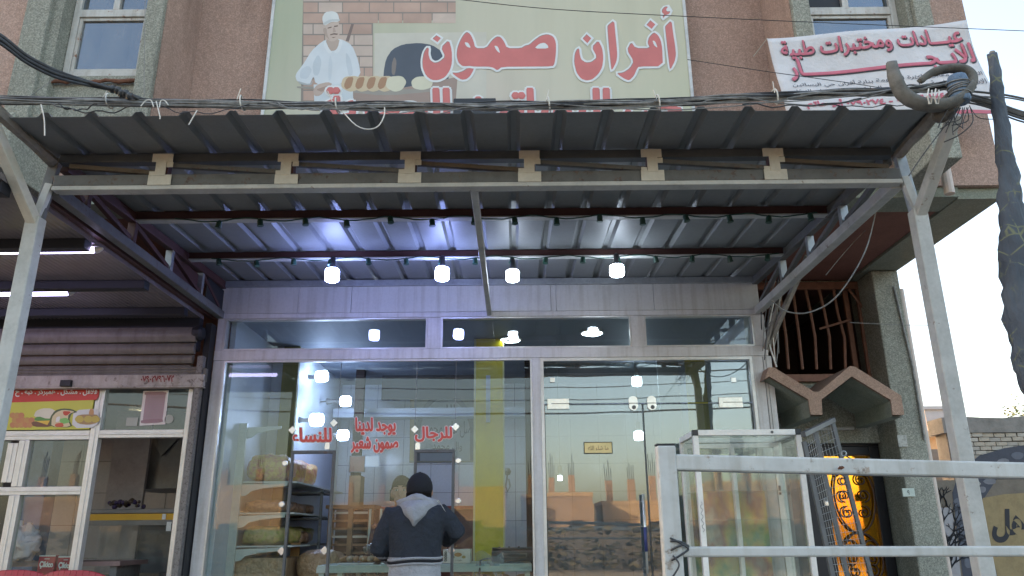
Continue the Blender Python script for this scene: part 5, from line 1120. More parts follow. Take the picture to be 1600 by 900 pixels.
# wall bulbs and a hanging one
WB = 'lit bulbs in the bakery'
for (x, y, Yb, rr, lb, ax) in ((503, 588, 6.9, .052, 'top bulb sticking out of the left bakery wall', (1, -.15, .05)), (540, 627, 7.4, .05, 'bulb right of the other wall bulbs, beside the dark post', (1, -.1, 0)), (495, 656, 6.7, .055, 'big bulb just above the women lettering', (1, -.15, 0)), (502, 627, 7.9, .042, 'small bulb between the upper and lower wall bulbs', (1, 0, 0)), (536, 680, 7.0, .048, 'lowest wall bulb, between the two red letterings', (1, -.1, 0)), (713, 528, 7.3, .050, 'white bulb hanging behind the middle transom pane', (0, 0, -1)), (1027, 541, 7.2, .050, 'white bulb hanging behind the right transom pane', (0, 0, -1)), (995, 596, 7.4, .048, 'bulb glowing high behind the door glass', (0, 0, -1)), (998, 681, 6.6, .040, 'bulb glowing above the door handles', (0, 0, -1)), (875, 747, 6.5, .020, 'tiny lamp low behind the left door leaf', (0, 0, -1))):
    p = at(x, y, Yb); t = led_bulb('light_bulb', p, rr, rr * 1.9, M['bulbw'] if x > 600 else M['bulbin'], lb, WB, ax, M['greypaint'])
    if ax[0] == 1: MB().lathe(p + Vector((-.15, 0, 0)), [(.035, -.03), (.028, 0), (.014, .04), (.014, .06)], 12, axis=(1, 0, 0)).build('wall_socket', M['greypaint'], t); MB().tube([p + Vector((-.17, 0, 0)), (-1.86 if Yb < 8.3 else p.x - .2, Yb, p.z)], .008, 6).build('arm', M['greypaint'], t)
    else: MB().tube([p + Vector((0, 0, rr * 1.9)), (p.x, p.y, ZR)], .003, 6).build('flex', M['wireg'], t)
# arch poster with calligraphy
po = thing('poster', 'large pointed-arch calligraphy poster on the bakery back wall', 'poster', at(690, 650, 8.3)); YQ = 8.36
def qink(nm, pts, col, lay, it=0): return flat(nm, smooth_poly(pts, it) if it else pts, YQ - .001 * lay, flatmat('arch_' + nm, col, .6), po)
b = MB(); b.span(at(640, 700, YQ).x, at(745, 700, YQ).x, YQ, YQ + .025, at(690, 722, YQ).z, at(690, 605, YQ).z); b.build('poster_board', flatmat('arch_board', (.24, .235, .165)), po)
qink('side_strip', [(641, 606), (648, 606), (646, 720), (640, 720)], (.36, .27, .12), 1)
arch = [(650, 720), (650, 674)] + [(650 + 45.5 * (1 - math.cos(a)) ** .95, 674 - 61 * math.sin(a) ** 1.05) for a in [R(9 * k) for k in range(1, 10)]] + [(695.5, 612)] + [(741 - 45.5 * (1 - math.cos(a)) ** .95, 674 - 61 * math.sin(a) ** 1.05) for a in [R(9 * k) for k in range(9, 0, -1)]] + [(741, 674), (741, 720)]
qink('arch_band', arch, (.10, .105, .095), 2, 0); cxm = 695
qink('arch_field', [((x - cxm) * .86 + cxm, (y - 720) * .92 + 720) for x, y in arch], (.28, .31, .29), 3, 0)
M['callig'] = plain('grey_calligraphy', (.05, .055, .055), .8)
for body, q in (('اللهم', (673, 632, 711, 652)), ('صل على محمد', (664, 658, 738, 684)), ('وال محمد', (676, 690, 722, 706))): text_on('poster_lettering', body, pxquad(*q, YQ - .0045), M['callig'], po, .001)
# things on the walls
def slab(nm, lb, cat, x0, y0, x1, y1, Yp, mat, th=.02, extra=None):
    t = thing(nm, lb, cat, at((x0 + x1) / 2, y1, Yp)); a = at(x0, y1, Yp); c = at(x1, y0, Yp)
    MB().span(a.x, c.x, Yp, Yp + th, a.z, c.z).build(nm + '_face', mat, t, bevel=.002)
    b = MB(); f_ = .006; b.span(a.x - f_, a.x, Yp - .004, Yp + th, a.z - f_, c.z + f_); b.span(c.x, c.x + f_, Yp - .004, Yp + th, a.z - f_, c.z + f_); b.span(a.x, c.x, Yp - .004, Yp + th, a.z - f_, a.z); b.span(a.x, c.x, Yp - .004, Yp + th, c.z, c.z + f_)
    b.build(nm + '_edge', extra or M['greypaint'], t); return t
slab('notice', 'brown notice on the wall below the red lettering', 'notice', 546, 713, 570, 737, 7.5, painted('brown_notice', (.20, .09, .05)))
slab('paper_sheet', 'white paper sheet pinned right of the brown notice', 'paper', 571, 713, 592, 729, 7.5, flatmat('white_paper', (.6, .6, .58)), .003, M['bwall'])
M['redwood'] = painted('red_brown_counter_panel', (.17, .055, .035), .4, grime=.35, scale=8)
cb2 = thing('back_counter', 'red-brown oven counter along the back of the bakery', 'counter', (-.2, 7.4, 0)); xa, xb = at(592, 800, 7.4).x, at(745, 800, 7.4).x; zt_ = at(660, 791, 7.4).z
MB().span(xa, xb, 7.4, 7.9, 0, zt_ - .03).build('counter_body', M['redwood'], cb2); MB().span(xa - .02, xb + .02, 7.37, 7.93, zt_ - .029, zt_).build('counter_top', painted('dark_red_top', (.22, .03, .03), .35), cb2, bevel=.004)
for k in range(3): MB().span(xa + .08 + k * .32, xa + .34 + k * .32, 7.385, 7.399, zt_ - .42, zt_ - .10).build('counter_panel', M['redwood'], cb2, bevel=.006)
# serving table just inside the glass
tb = thing('serving_table', 'pale green steel serving table just inside the glass', 'table', (-.4, 6.1, 0)); M['palegreen'] = painted('pale_green_paint', (.44, .52, .46), .45, grime=.15)
xa, xb = at(503, 880, 5.85).x, .12; zt_ = at(660, 881, 5.85).z
MB().span(xa, xb, 5.72, 6.45, zt_ - .012, zt_).build('table_top', M['palegreen'], tb, bevel=.002); MB().span(xa, xb, 5.70, 5.74, zt_ - .05, zt_ - .0125).span(xa, xb, 6.42, 6.46, zt_ - .05, zt_ - .0125).build('apron', M['palegreen'], tb)
for x in (xa + .03, xa + .16, xb - .03):
    for y in (5.74, 6.42): MB().span(x - .018, x + .018, y - .018, y + .018, 0, zt_ - .051).build('leg', M['palegreen'], tb)
MB().span(xa + .05, xb - .05, 5.8, 6.4, .70, .72).build('table_shelf', M['palegreen'], tb)
M['bread'] = painted('baked_bread_crust', (.42, .24, .10), .7, grime=.35, scale=12); M['breadp'] = painted('pale_bread', (.52, .40, .24), .7, grime=.3, scale=12); M['clearbag'] = glassmat('clear_plastic', (.9, .93, .95), boost=2.5, dirt=.18, rough=.15)
def loaf(c, L, r_, ang, par, mat='bread', name='loaf'):
    d = Vector((math.cos(ang), math.sin(ang), 0)); pts = [Vector(c) + d * L * (t - .5) for t in (0, .12, .3, .5, .7, .88, 1)]
    return MB().tube(pts, [r_ * k for k in (.15, .6, .92, 1, .92, .6, .15)], 10).build(name, M[mat], par, smooth=True)
for k, (x, y, lb) in enumerate(((552, 872, 'left paper tray of bread on the serving table'), (584, 870, 'middle tray of bread under a plastic bag on the serving table'), (607, 873, 'tray of bread beside the customer on the serving table'))):
    p = at(x, y, 5.95); t = thing('bread_tray', lb, 'bread tray', (p.x, 5.95, zt_), 'bread trays on the serving table'); MB().span(p.x - .085, p.x + .075, 5.82, 6.12, zt_ + .002, zt_ + .01).build('tray', M['swhite'], t)
    for q in range(4): loaf((p.x - .06 + .04 * q, 5.96, zt_ + .034), .2, .024, R(80 + 8 * q), t, 'breadp' if q % 2 else 'bread')
t = thing('plastic_bag', 'clear crumpled plastic bag heaped on the middle bread tray', 'bag', at(583, 858, 5.9)); p = at(583, 858, 5.95)
b = MB(); n = 14
for j in range(n + 1):
    for i in range(n):
        th = math.pi * j / n; ph = 2 * math.pi * i / n; rr = 1 + .22 * math.sin(3 * ph + 2 * th) + .15 * math.sin(5 * ph + 7 * th); b.v.append(p + Vector((.065 * rr * math.sin(th) * math.cos(ph), .05 * rr * math.sin(th) * math.sin(ph), .035 * rr * math.cos(th))))
for j in range(n):
    for i in range(n): b.face(j * n + i, j * n + (i + 1) % n, (j + 1) * n + (i + 1) % n, (j + 1) * n + i)
b.build('bag_body', M['clearbag'], t, smooth=True)
# carton with printed pastry, receipt printer, blue bag
ca = thing('carton', 'white pastry carton printed with a brown emblem behind the hatch', 'carton', at(710, 870, 5.9)); a = at(692, 876, 5.9); c = at(735, 857, 5.9); 
MB().span(a.x, c.x, 5.9, 6.12, zt_ + .001, zt_ + .095).build('box_body', flatmat('carton_white', (.62, .58, .48)), ca, bevel=.002); zt2 = zt_ + .095
for (u, v, rx, rz, col) in ((.55, .62, .028, .014, (.40, .20, .06)), (.36, .45, .014, .010, (.36, .25, .08)), (.76, .45, .014, .010, (.36, .25, .08))):
    b = MB(); b.sheet([(a.x + (c.x - a.x) * u + rx * math.cos(q), 5.8985, zt_ + .095 * v + rz * math.sin(q)) for q in [2 * math.pi * i / 14 for i in range(14)]]); b.build('printed_pastry', flatmat('print_pastry', col), ca, fix=False)
b = MB(); 
for k in range(4): b.tube([(a.x + .02 + .008 * math.cos(q), 5.897, zt_ + .022 + k * .017 + .006 * math.sin(q)) for q in [2 * math.pi * i / 10 for i in range(10)]], .0018, 4, closed=True)
b.build('printed_rings', M['dark'], ca)
text_on('lettering', 'حلويات', [(a.x + .09, 5.898, zt_ + .014), (a.x + .14, 5.898, zt_ + .014), (a.x + .14, 5.898, zt_ + .028), (a.x + .09, 5.898, zt_ + .028)], M['dark'], ca, .0008)
prn = thing('receipt_printer', 'black till printer with a pale slot on the serving table', 'printer', at(797, 876, 5.9)); a = at(768, 875, 5.88); c = at(832, 856, 5.88)
MB().prism([(a.x, 5.88, zt_ + .008), (a.x, 5.88, zt_ + .075), (a.x, 5.90, zt_ + .088), (a.x, 6.12, zt_ + .098), (a.x, 6.12, zt_ + .008)], (c.x - a.x, 0, 0)).build('printer_body', M['black'], prn, bevel=.005)
MB().span(a.x + .04, c.x - .04, 5.872, 5.879, zt_ + .035, zt_ + .066).build('slot_plate', M['greypaint'], prn, bevel=.002); MB().span(a.x + .05, c.x - .05, 5.869, 5.8715, zt_ + .042, zt_ + .058).build('slot', M['black'], prn)
MB().span(a.x, c.x, 5.90, 6.08, zt_ + .0985, zt_ + .104).build('printer_lid', M['greypaint'], prn); 
for k in range(3): MB().span(a.x + .05 + .07 * k, a.x + .065 + .07 * k, 5.90, 5.93, zt_ + .104, zt_ + .112).build('clip', M['black'], prn)
MB().tube([(a.x, 6.0, zt_ + .03), (a.x - .05, 5.9, zt_ + .028), (a.x - .075, 5.73, zt_ + .02), (a.x - .078, 5.69, zt_ - .05), (a.x - .075, 5.69, .9)], .006, 6).build('power_lead', M['black'], prn, smooth=True)
bb_ = thing('plastic_bag', 'thin blue plastic bag drooping over the table edge by the printer', 'bag', at(750, 870, 5.8)); pa = at(738, 860, 5.80)
b = MB(); b.grid(lambda u, v: (pa.x + .02 + .20 * u + .01 * math.sin(9 * v), 5.715 - .012 * math.sin(u * 11) + .10 * max(0, .35 - v), pa.z - .02 - .30 * v * (1 - .7 * abs(math.sin(u * math.pi))) + .02 * math.sin(u * 7)), 18, 10); b.build('bag_body', glassmat('thin_blue_plastic', (.72, .82, .95), boost=2, dirt=.3, rough=.2), bb_, smooth=True, fix=False)
# loaves under plastic in the low display
ld = thing('loaf_display', 'plastic wrapped loaves on the shelf under the serving table', 'bread', (-.1, 6.0, .72))
for k in range(5): loaf((-.38 + .22 * k, 5.98, .77 + .03), .30, .055, R(85), ld)
for k in range(4): loaf((-.36 + .14 * k, 5.90, zt_ - .12), .14, .048, R(10), ld)
MB().span(-.45, .10, 5.82, 6.1, zt_ - .18, zt_ - .172).build('wire_shelf', M['galv'], ld)
# wooden crates and bread racks left of the hatch
M['crate'] = painted('brown_wood_crate', (.26, .145, .065), .75, grime=.35, scale=16)
cr = thing('slatted_rack', 'brown slatted wooden bread rack behind the middle glass', 'rack', at(560, 860, 6.7)); xa, xb = at(512, 830, 6.7).x, at(582, 830, 6.7).x; z0_, z1_ = .75, at(550, 795, 6.7).z
for x in (xa, (xa + xb) / 2 - .02, xb - .04): MB().span(x, x + .04, 6.68, 6.74, z0_, z1_).build('rack_upright', M['crate'], cr, bevel=.002)
n = 13
for k in range(n):
    z = z0_ + (z1_ - z0_) * (k + .5) / n; MB().span(xa + .005, xb - .005, 6.70, 6.72, z - .009, z + .009).build('rack_slat', M['crate'] if k % 3 else M['galv'], cr)
MB().span(xa - .02, xb + .02, 6.66, 6.95, z1_ + .001, z1_ + .03).build('rack_top', M['crate'], cr); MB().span(xa, xb, 6.98, 7.0, z0_, z1_).build('rack_back', M['darkb'], cr)
ch_ = thing('wooden_chest', 'carved dark wooden cabinet standing behind the bread rack', 'cabinet', at(565, 780, 7.5)); xa, xb = at(545, 760, 7.5).x, at(563, 760, 7.5).x
MB().span(xa, xb, 7.5, 7.7, 0, at(555, 743, 7.5).z).build('chest_body', M['crate'], ch_)
for k in range(6): MB().span(xa + .01, xb - .01, 7.49, 7.499, 1.25 + k * .055, 1.285 + k * .055).build('chest_panel', M['darkb'], ch_)
ldr = thing('tray_ladder', 'green steel tray trolley upright with rungs', 'trolley', at(590, 850, 6.5)); xa, xb = at(575, 830, 6.5).x, at(592, 830, 6.5).x
for x in (xa, xb): MB().beam((x, 6.5, .7), (x + .012, 6.5, at(590, 795, 6.5).z), .016, .016).build('upright', M['palegreen'], ldr)
for k in range(7): z = .75 + .095 * k; MB().span(xa, xb, 6.495, 6.505, z, z + .012).build('rung', M['palegreen'], ldr)
# left bread shelving
shf = thing('wall_shelving', 'white bracket shelving stacked with bagged bread behind the left glass', 'shelving', at(375, 890, 6.0))
M['shelfw'] = painted('grey_white_shelf_steel', (.50, .53, .50), .4, grime=.12)
ux = at(371, 760, 5.95).x
MB().span(ux - .035, ux + .035, 5.93, 5.96, .3, at(372, 662, 5.95).z).build('upright', M['shelfw'], shf, bevel=.002)
MB().span(ux - .035, ux + .035, 7.2, 7.23, .3, 2.2).build('upright', M['shelfw'], shf)
for k, py_ in enumerate((668, 757, 806, 858)):
    z = at(400, py_, 5.95).z; L = .26 if k == 0 else .34
    b = MB(); b.prism([(ux + .036, 5.945, z - .085), (ux + .036, 5.945, z), (ux + .036 + L, 5.945, z + .010), (ux + .036 + L, 5.945, z - .012), (ux + .20, 5.945, z - .028), (ux + .11, 5.945, z - .048), (ux + .075, 5.945, z - .078)], (0, .006, 0)); b.build('bracket', M['shelfw'], shf)
    if k: MB().span(-2.10, ux + .44, 5.97, 7.6, z + .012, z + .024).build('shelf_board', M['shelfw'], shf)
def bagcol(nm, c1, c2): 
    m, nt, bs = newmat(nm); v = coords(nt); c = ramp(nt, noise(nt, v, 26, 4, .6), [(.35, c1), (.62, c2)]); nt.links.new(c, bs.inputs['Base Color']); bs.inputs['Roughness'].default_value = .3; bump(nt, bs, noise(nt, v, 22, 3), 1.0, .02); return m
BG = [bagcol('pink_yellow_bread_bag', (.42, .16, .12), (.50, .36, .10)), bagcol('brown_bread_bag', (.14, .07, .045), (.34, .20, .11)), bagcol('yellow_green_bread_bag', (.30, .30, .06), (.46, .34, .15)), bagcol('tan_bread_bag', (.30, .19, .10), (.42, .29, .17))]
random.seed(21)
def bag(c, s, mat, nm, lb=None, par=None, grp='bread bags on the left shelves'):
    b = MB(); nn_ = 12; ph0 = random.random() * 6
    for j in range(nn_ + 1):
        for i in range(nn_):
            th = math.pi * j / nn_; ph = 2 * math.pi * i / nn_; sq = lambda q: math.copysign(abs(q) ** .6, q); rr = 1 + .07 * math.sin(4 * ph + 3 * th + ph0) + .05 * math.sin(7 * ph - 2 * th)
            b.v.append(Vector(c) + Vector((s[0] * rr * sq(math.sin(th)) * sq(math.cos(ph)), s[1] * rr * sq(math.sin(th)) * sq(math.sin(ph)), s[2] * rr * sq(math.cos(th)))))
    for j in range(nn_):
        for i in range(nn_): b.face(j * nn_ + i, j * nn_ + (i + 1) % nn_, (j + 1) * nn_ + (i + 1) % nn_, (j + 1) * nn_ + i)
    o = b.build(nm, mat, par, smooth=True)
    if lb: tag(o, lb, 'bread bag', grp)
    return o
rowl = (('top shelf', 757, .115, 0, 0), ('middle shelf', 806, .05, 1, 1), ('lower shelf', 858, .075, 2, 2))
for rn, py_, hh, mi, k in rowl:
    z = at(400, py_, 5.95).z + .026
    for q in range(3):
        yq = 6.14 + .36 * q
        bag((ux + .19, yq, z + hh * .9), (.165, .165, hh * .9), BG[mi], 'bread_bag', 'bread bag on the %s of the left shelving, %s' % (rn, ('nearest the glass', 'second from the glass', 'third from the glass')[q]))
MB().span(ux + .0, ux + .40, 6.0, 6.5, .55, at(400, 872, 6.0).z).build('bottom_carton', BG[3], shf)
# second row of racks and brown sacks between shelving and hatch
for k, (x, y, Yq, s, mi, lb) in enumerate(((455, 800, 6.6, (.10, .12, .05), 1, 'dark brown bread bag on a small rack behind the women hatch'), (462, 840, 6.6, (.11, .12, .05), 1, 'lower dark bread bag on the small rack'), (500, 885, 6.3, (.17, .15, .12), 3, 'tan flour sack under the women hatch'))):
    bag(at(x, y, Yq), s, BG[mi], 'bread_bag' if k < 2 else 'flour_sack', None).name
    o = bpy.context.scene.collection.objects[-1]; tag(o, lb, 'bread bag' if k < 2 else 'sack')
sr = thing('small_rack', 'narrow dark rack beside the women hatch', 'rack', at(455, 890, 6.55)); a = at(440, 850, 6.55)
for x in (a.x, a.x + .30): MB().span(x, x + .02, 6.5, 6.52, .1, at(455, 765, 6.55).z).build('rack_upright', M['greypaint'], sr)
for py_ in (772, 812, 852): z = at(455, py_, 6.55).z; MB().span(a.x, a.x + .32, 6.5, 6.85, z, z + .012).build('rack_shelf', M['greypaint'], sr)
wp = thing('wood_panel', 'tan wooden board standing under the small rack', 'board', at(466, 890, 6.4)); MB().span(at(452, 880, 6.4).x, at(466, 880, 6.4).x, 6.4, 6.42, .3, at(460, 848, 6.4).z).build('board', M['bread'], wp)
hk = thing('hanging_strap', 'grey hanging strap on the bakery wall right of the yellow column', 'strap', at(794, 740, 7.2)); MB().tube([at(793, 735, 7.2), at(792, 748, 7.2), at(790, 760, 7.2), at(793, 768, 7.2), at(797, 760, 7.2), at(795, 748, 7.2)], .008, 7).build('strap_loop', M['wireg'], hk); MB().lathe(at(793, 737, 7.2), [(.02, -.03), (.035, 0), (.02, .03)], 10).build('strap_knob', M['wireg'], hk)

# ------------------------------------------------------------------ people
def ellip(b, c, r, seg=20, rings=14, rot=None):
    c = Vector(c); base = len(b.v)
    for j in range(rings + 1):
        th = math.pi * j / rings
        for i in range(seg):
            ph = 2 * math.pi * i / seg; p = Vector((r[0] * math.sin(th) * math.cos(ph), r[1] * math.sin(th) * math.sin(ph), r[2] * math.cos(th)))
            b.v.append(c + (rot @ p if rot is not None else p))
    for j in range(rings):
        for i in range(seg): b.face(base + j * seg + i, base + (j + 1) * seg + i, base + (j + 1) * seg + (i + 1) % seg, base + j * seg + (i + 1) % seg)
def loft(b, rings, seg=24):
    rs_ = []
    for (c, rx, ry) in rings:
        base = len(b.v); rs_.append(base)
        for i in range(seg): a = 2 * math.pi * i / seg; b.v.append(Vector(c) + Vector((rx * math.cos(a), ry * math.sin(a), 0)))
    for a, c in zip(rs_[:-1], rs_[1:]):
        for i in range(seg): b.face(a + i, a + (i + 1) % seg, c + (i + 1) % seg, c + i)
    b.face(*[rs_[0] + i for i in reversed(range(seg))]); b.face(*[rs_[-1] + i for i in range(seg)])
def hand(b, w, d, up, side, curl=.5):
    """palm at wrist w, pointing along d; up = back of the hand, side = +1/-1 for the thumb"""
    w = Vector(w); d = Vector(d).normalized(); up = Vector(up); up = (up - d * up.dot(d)).normalized(); s = d.cross(up) * side
    rot = Matrix((s, d, up)).transposed(); ellip(b, w + d * .045, (.040, .052, .016), 14, 8, Matrix((s, up, d)).transposed() @ Matrix(((1, 0, 0), (0, .0 + 1, 0), (0, 0, 1))) if False else rot)
    for k, (o_, L) in enumerate(((-.030, .058), (-.010, .074), (.010, .080), (.029, .072))):
        p = w + d * .085 + s * o_; pts = [p - d * .02, p]; dd = d.copy(); q = p
        for j in range(3):
            dd = (dd - up * curl * (.45 + .25 * j)).normalized(); q = q + dd * L / 3 * (1.25 - .2 * j); pts.append(q)
        b.tube(pts, [.0095, .0095, .0090, .0082, .0065], 8)
    p = w + d * .03 + s * .033; b.tube([w + d * .01 + s * .01, p, p + (d + s).normalized() * .03, p + (d * 1.2 + s * .5 - up * .5).normalized() * .055], [.015, .014, .011, .008], 8)
def remesh_object(b, name, mats, parent, mat_fn, voxel=.010, smooth_it=4):
    o = b.build('tmp', mats, None); m_ = o.modifiers.new('r', 'REMESH'); m_.mode = 'VOXEL'; m_.voxel_size = voxel; m_.use_smooth_shade = True
    if smooth_it: s = o.modifiers.new('s', 'SMOOTH'); s.iterations = smooth_it; s.factor = .5
    dg = bpy.context.evaluated_depsgraph_get(); dg.update(); me = bpy.data.meshes.new_from_object(o.evaluated_get(dg)); old = o.data
    bpy.data.objects.remove(o); bpy.data.meshes.remove(old); me.materials.clear()
    for m_ in mats: me.materials.append(m_)
    for p in me.polygons: p.material_index = mat_fn(p.center); p.use_smooth = True
    o = bpy.data.objects.new(name, me); COL.objects.link(o); attach(o, parent); return o
def skinmat(name, col):
    m, nt, bs = newmat(name); v = coords(nt); nt.links.new(ramp(nt, noise(nt, v, 14, 5), [(.3, g(col, .86)), (.7, g(col, 1.1))]), bs.inputs['Base Color']); bs.inputs['Roughness'].default_value = .5
    bs.inputs['Subsurface Weight'].default_value = .12; bs.inputs['Subsurface Radius'].default_value = (.02, .008, .004); return m
M['skin'] = skinmat('tan_skin', (.42, .25, .175)); M['navy'] = cloth('dark_navy_fleece', (.022, .028, .040), wrinkle=1.1); M['sweat'] = cloth('grey_marl_sweat_cloth', (.33, .34, .37), wrinkle=.9, weave=260); M['capb'] = cloth('black_cap_cloth', (.010, .011, .016), wrinkle=.25); M['hair'] = plain('black_hair', (.010, .008, .007), .95); M['hair'].node_tree.nodes['Principled BSDF'].inputs['Specular IOR Level'].default_value = .12
st2 = thing('door_step', 'low concrete step in front of the bakery hatch', 'step', (-.6, 5.2, 0)); MB().span(-1.2, .05, 4.8, 5.53, .001, .12).build('step_block', M['conc'], st2, bevel=.01)
# customer seen from behind, at the hatch
FX, FYY, FZ = -.622, 5.10, .12
P1 = thing('person', 'man in black cap and dark jacket with grey hood, seen from behind at the hatch', 'person', (FX, FYY, FZ))
b = MB(); S = 1.0
def L_(x, y, z): return (FX + x, FYY + y, FZ + z)
loft(b, [(L_(0, 0, .80), .155, .11), (L_(0, 0, .88), .172, .125), (L_(0, -.005, .98), .168, .122), (L_(0, 0, 1.055), .160, .112), (L_(.0, 0, 1.09), .168, .120), (L_(0, .005, 1.15), .163, .118), (L_(.0, .01, 1.24), .172, .122), (L_(.0, .02, 1.33), .188, .124), (L_(.0, .035, 1.385), .178, .112), (L_(.0, .05, 1.425), .130, .092), (L_(0, .06, 1.455), .075, .070)])
b.tube([L_(0, .06, 1.38), L_(.005, .085, 1.50)], [.068, .060], 14)
ellip(b, L_(.005, .105, 1.525), (.076, .092, .100))
for sx_ in (-1, 1): ellip(b, L_(sx_ * .078 + .005, .10, 1.505), (.012, .020, .030), 10, 8)
# arms: left elbow low, right elbow raised
for sx_, el, wr in ((-1, (-.235, .03, 1.16), (-.16, .25, 1.075)), (1, (.255, .02, 1.265), (.17, .27, 1.20))):
    sh = (sx_ * .155, .035, 1.365)
    b.tube([L_(sx_ * .10, .03, 1.35), L_(*sh), L_(*((Vector(sh) * .5 + Vector(el) * .5))), L_(*el), L_(*(Vector(el) * .5 + Vector(wr) * .5)), L_(*wr)], [.062, .070, .066, .060, .052, .042], 14)
    d = (Vector(wr) - Vector(el)).normalized(); hand(b, Vector(L_(*wr)) + d * .0, d, (0, -.2, 1), -sx_, .35)
for sx_ in (-1, 1):
    b.tube([L_(sx_ * .085, 0, .86), L_(sx_ * .092, .005, .62), L_(sx_ * .10, .02, .47), L_(sx_ * .10, 0, .28), L_(sx_ * .10, -.01, .07)], [.098, .086, .068, .064, .050], 14)
    ellip(b, L_(sx_ * .105, .05, .035), (.045, .125, .042), 14, 8)
def m1(c):
    x, y, z = c.x - FX, c.y - FYY, c.z - FZ
    if z < .085: return 4
    for sx_, wr in ((-1, (-.16, .25, 1.075)), (1, (.17, .27, 1.20))):
        if y > wr[1] - .01 and abs(x - wr[0]) < .13 and abs(z - wr[2]) < .12: return 2
    if z < 1.068: return 1
    if z < 1.082: return 1
    if z < 1.096: return 3
    if z < 1.108: return 1
    if z > 1.435 or (z > 1.41 and abs(x) < .06): return 2
    return 0
remesh_object(b, 'body', [M['navy'], M['sweat'], M['skin'], M['capb'], M['black']], P1, m1, .009, 3)
# hood lying on the back
b = MB(); hz = FZ + 1.475; nu, nv = 18, 16
def hoodp(u, v):
    uu = u * 2 - 1; hw = .122 * (1 - v ** 1.25) + .004; x = uu * hw * (1 + .15 * (1 - v)); z = hz - .185 * v - .025 * (abs(uu) ** 2) * (1 - v)
    y = -.105 - .040 * math.sin(math.pi * min(1, v * 1.05)) * (1 - .55 * uu * uu) + .085 * (abs(uu) ** 2.2) * (1 - v * .6) + .105 * (1 - v) ** 2.4
    y += .006 * math.sin(v * 13 + uu * 3)
    return (FX + x + .002, FYY + y, z)
b.grid(hoodp, nu, nv); o = b.build('hood', M['sweat'], P1, smooth=True, fix=False); s = o.modifiers.new('t', 'SOLIDIFY'); s.thickness = .014; s.offset = 0; ss = o.modifiers.new('s', 'SUBSURF'); ss.levels = 1; ss.render_levels = 1
b = MB(); b.tube([(FX + .108 * math.cos(a), FYY + .055 + .085 * math.sin(a), FZ + 1.435 + .020 * math.sin(a) * -1 + .01 * math.sin(3 * a)) for a in [2 * math.pi * i / 24 for i in range(24)]], [.026 + .004 * math.sin(5 * i) for i in range(24)], 10, closed=True); b.build('hood_collar', M['sweat'], P1, smooth=True)
# cap
b = MB(); n = 26
cc_ = Vector(L_(.005, .098, 1.530))
for j in range(11):
    th = (math.pi / 2 + .38) * j / 10
    for i in range(n):
        ph = 2 * math.pi * i / n; b.v.append(cc_ + Vector((.087 * math.sin(th) * math.cos(ph), .104 * math.sin(th) * math.sin(ph), .104 * math.cos(th) * (1 if th < 1.57 else .9))))
for j in range(10):
    for i in range(n): b.face(j * n + i, (j + 1) * n + i, (j + 1) * n + (i + 1) % n, j * n + (i + 1) % n)
o = b.build('cap', M['capb'], P1, smooth=True); s = o.modifiers.new('t', 'SOLIDIFY'); s.thickness = .004
MB().lathe(cc_ + Vector((0, 0, .102)), [(.009, -.002), (.008, .003), (.003, .005)], 10).build('cap_button', M['capb'], o)
b = MB(); b.grid(lambda u, v: (cc_.x + .072 * math.sin((u - .5) * 2.2), cc_.y + .085 + .075 * v * math.cos((u - .5) * 2.0), cc_.z - .005 - .012 * v - .02 * abs(u - .5) ** 2 * 4), 12, 5); q = b.build('cap_brim', M['capb'], o, smooth=True, fix=False); s = q.modifiers.new('t', 'SOLIDIFY'); s.thickness = .004
b = MB(); b.grid(lambda u, v: (cc_.x + .080 * math.cos(R(200 + 140 * u)), cc_.y + .094 * math.sin(R(200 + 140 * u)) + .004 * v, cc_.z - .028 - .035 * v), 14, 3); q = b.build('hair', M['hair'], P1, smooth=True, fix=False); s = q.modifiers.new('t', 'SOLIDIFY'); s.thickness = .008
b = MB()
for sx_ in (1,):
    b.grid(lambda u, v: (FX + sx_ * (.135 + .055 * u), FYY - .055 + .03 * u + .01 * v, FZ + 1.452 - .075 * u ** 1.4 - .010 * v), 6, 1)
b.build('shoulder_piping', M['swhite'], P1, fix=False)

for z0_, z1_, mt_ in ((1.062, 1.076, 'sweat'), (1.0765, 1.092, 'capb'), (1.0925, 1.108, 'sweat')):
    b = MB(); b.grid(lambda u, v: (FX + (.168 + .007 * math.sin(math.pi * v)) * math.cos(2 * math.pi * u), FYY + .002 + (.124 + .007 * math.sin(math.pi * v)) * math.sin(2 * math.pi * u), FZ + z0_ + (z1_ - z0_) * v + .004 * math.sin(6 * math.pi * u) + .006 * math.cos(2 * math.pi * u)), 48, 3); b.build('waistband', M[mt_], P1, smooth=True, fix=False)
# young man inside, facing the camera
GX, GY, GZ = at(627, 780, 6.12).x, 6.12, 0.0
P2 = thing('person', 'young dark-haired man inside the bakery facing out beside the customer', 'person', (GX, GY, GZ))
hz = at(627, 772, 6.12).z
b = MB()
def Q_(x, y, z): return (GX + x, GY + y, hz - 1.60 + z)
loft(b, [(Q_(0, 0, .86), .155, .105), (Q_(0, 0, .95), .165, .115), (Q_(0, 0, 1.10), .150, .105), (Q_(0, 0, 1.25), .175, .110), (Q_(0, 0, 1.36), .185, .105), (Q_(0, 0, 1.41), .13, .085), (Q_(0, 0, 1.44), .07, .065)])
b.tube([Q_(0, .005, 1.38), Q_(0, .0, 1.52)], [.058, .052], 14)
ellip(b, Q_(0, .012, 1.625), (.073, .088, .098)); ellip(b, Q_(0, -.022, 1.560), (.052, .056, .058)); ellip(b, Q_(0, -.060, 1.528), (.024, .020, .018), 12, 8)
b.tube([Q_(0, -.070, 1.632), Q_(0, -.088, 1.605), Q_(0, -.098, 1.590), Q_(0, -.078, 1.580)], [.008, .010, .013, .008], 8)
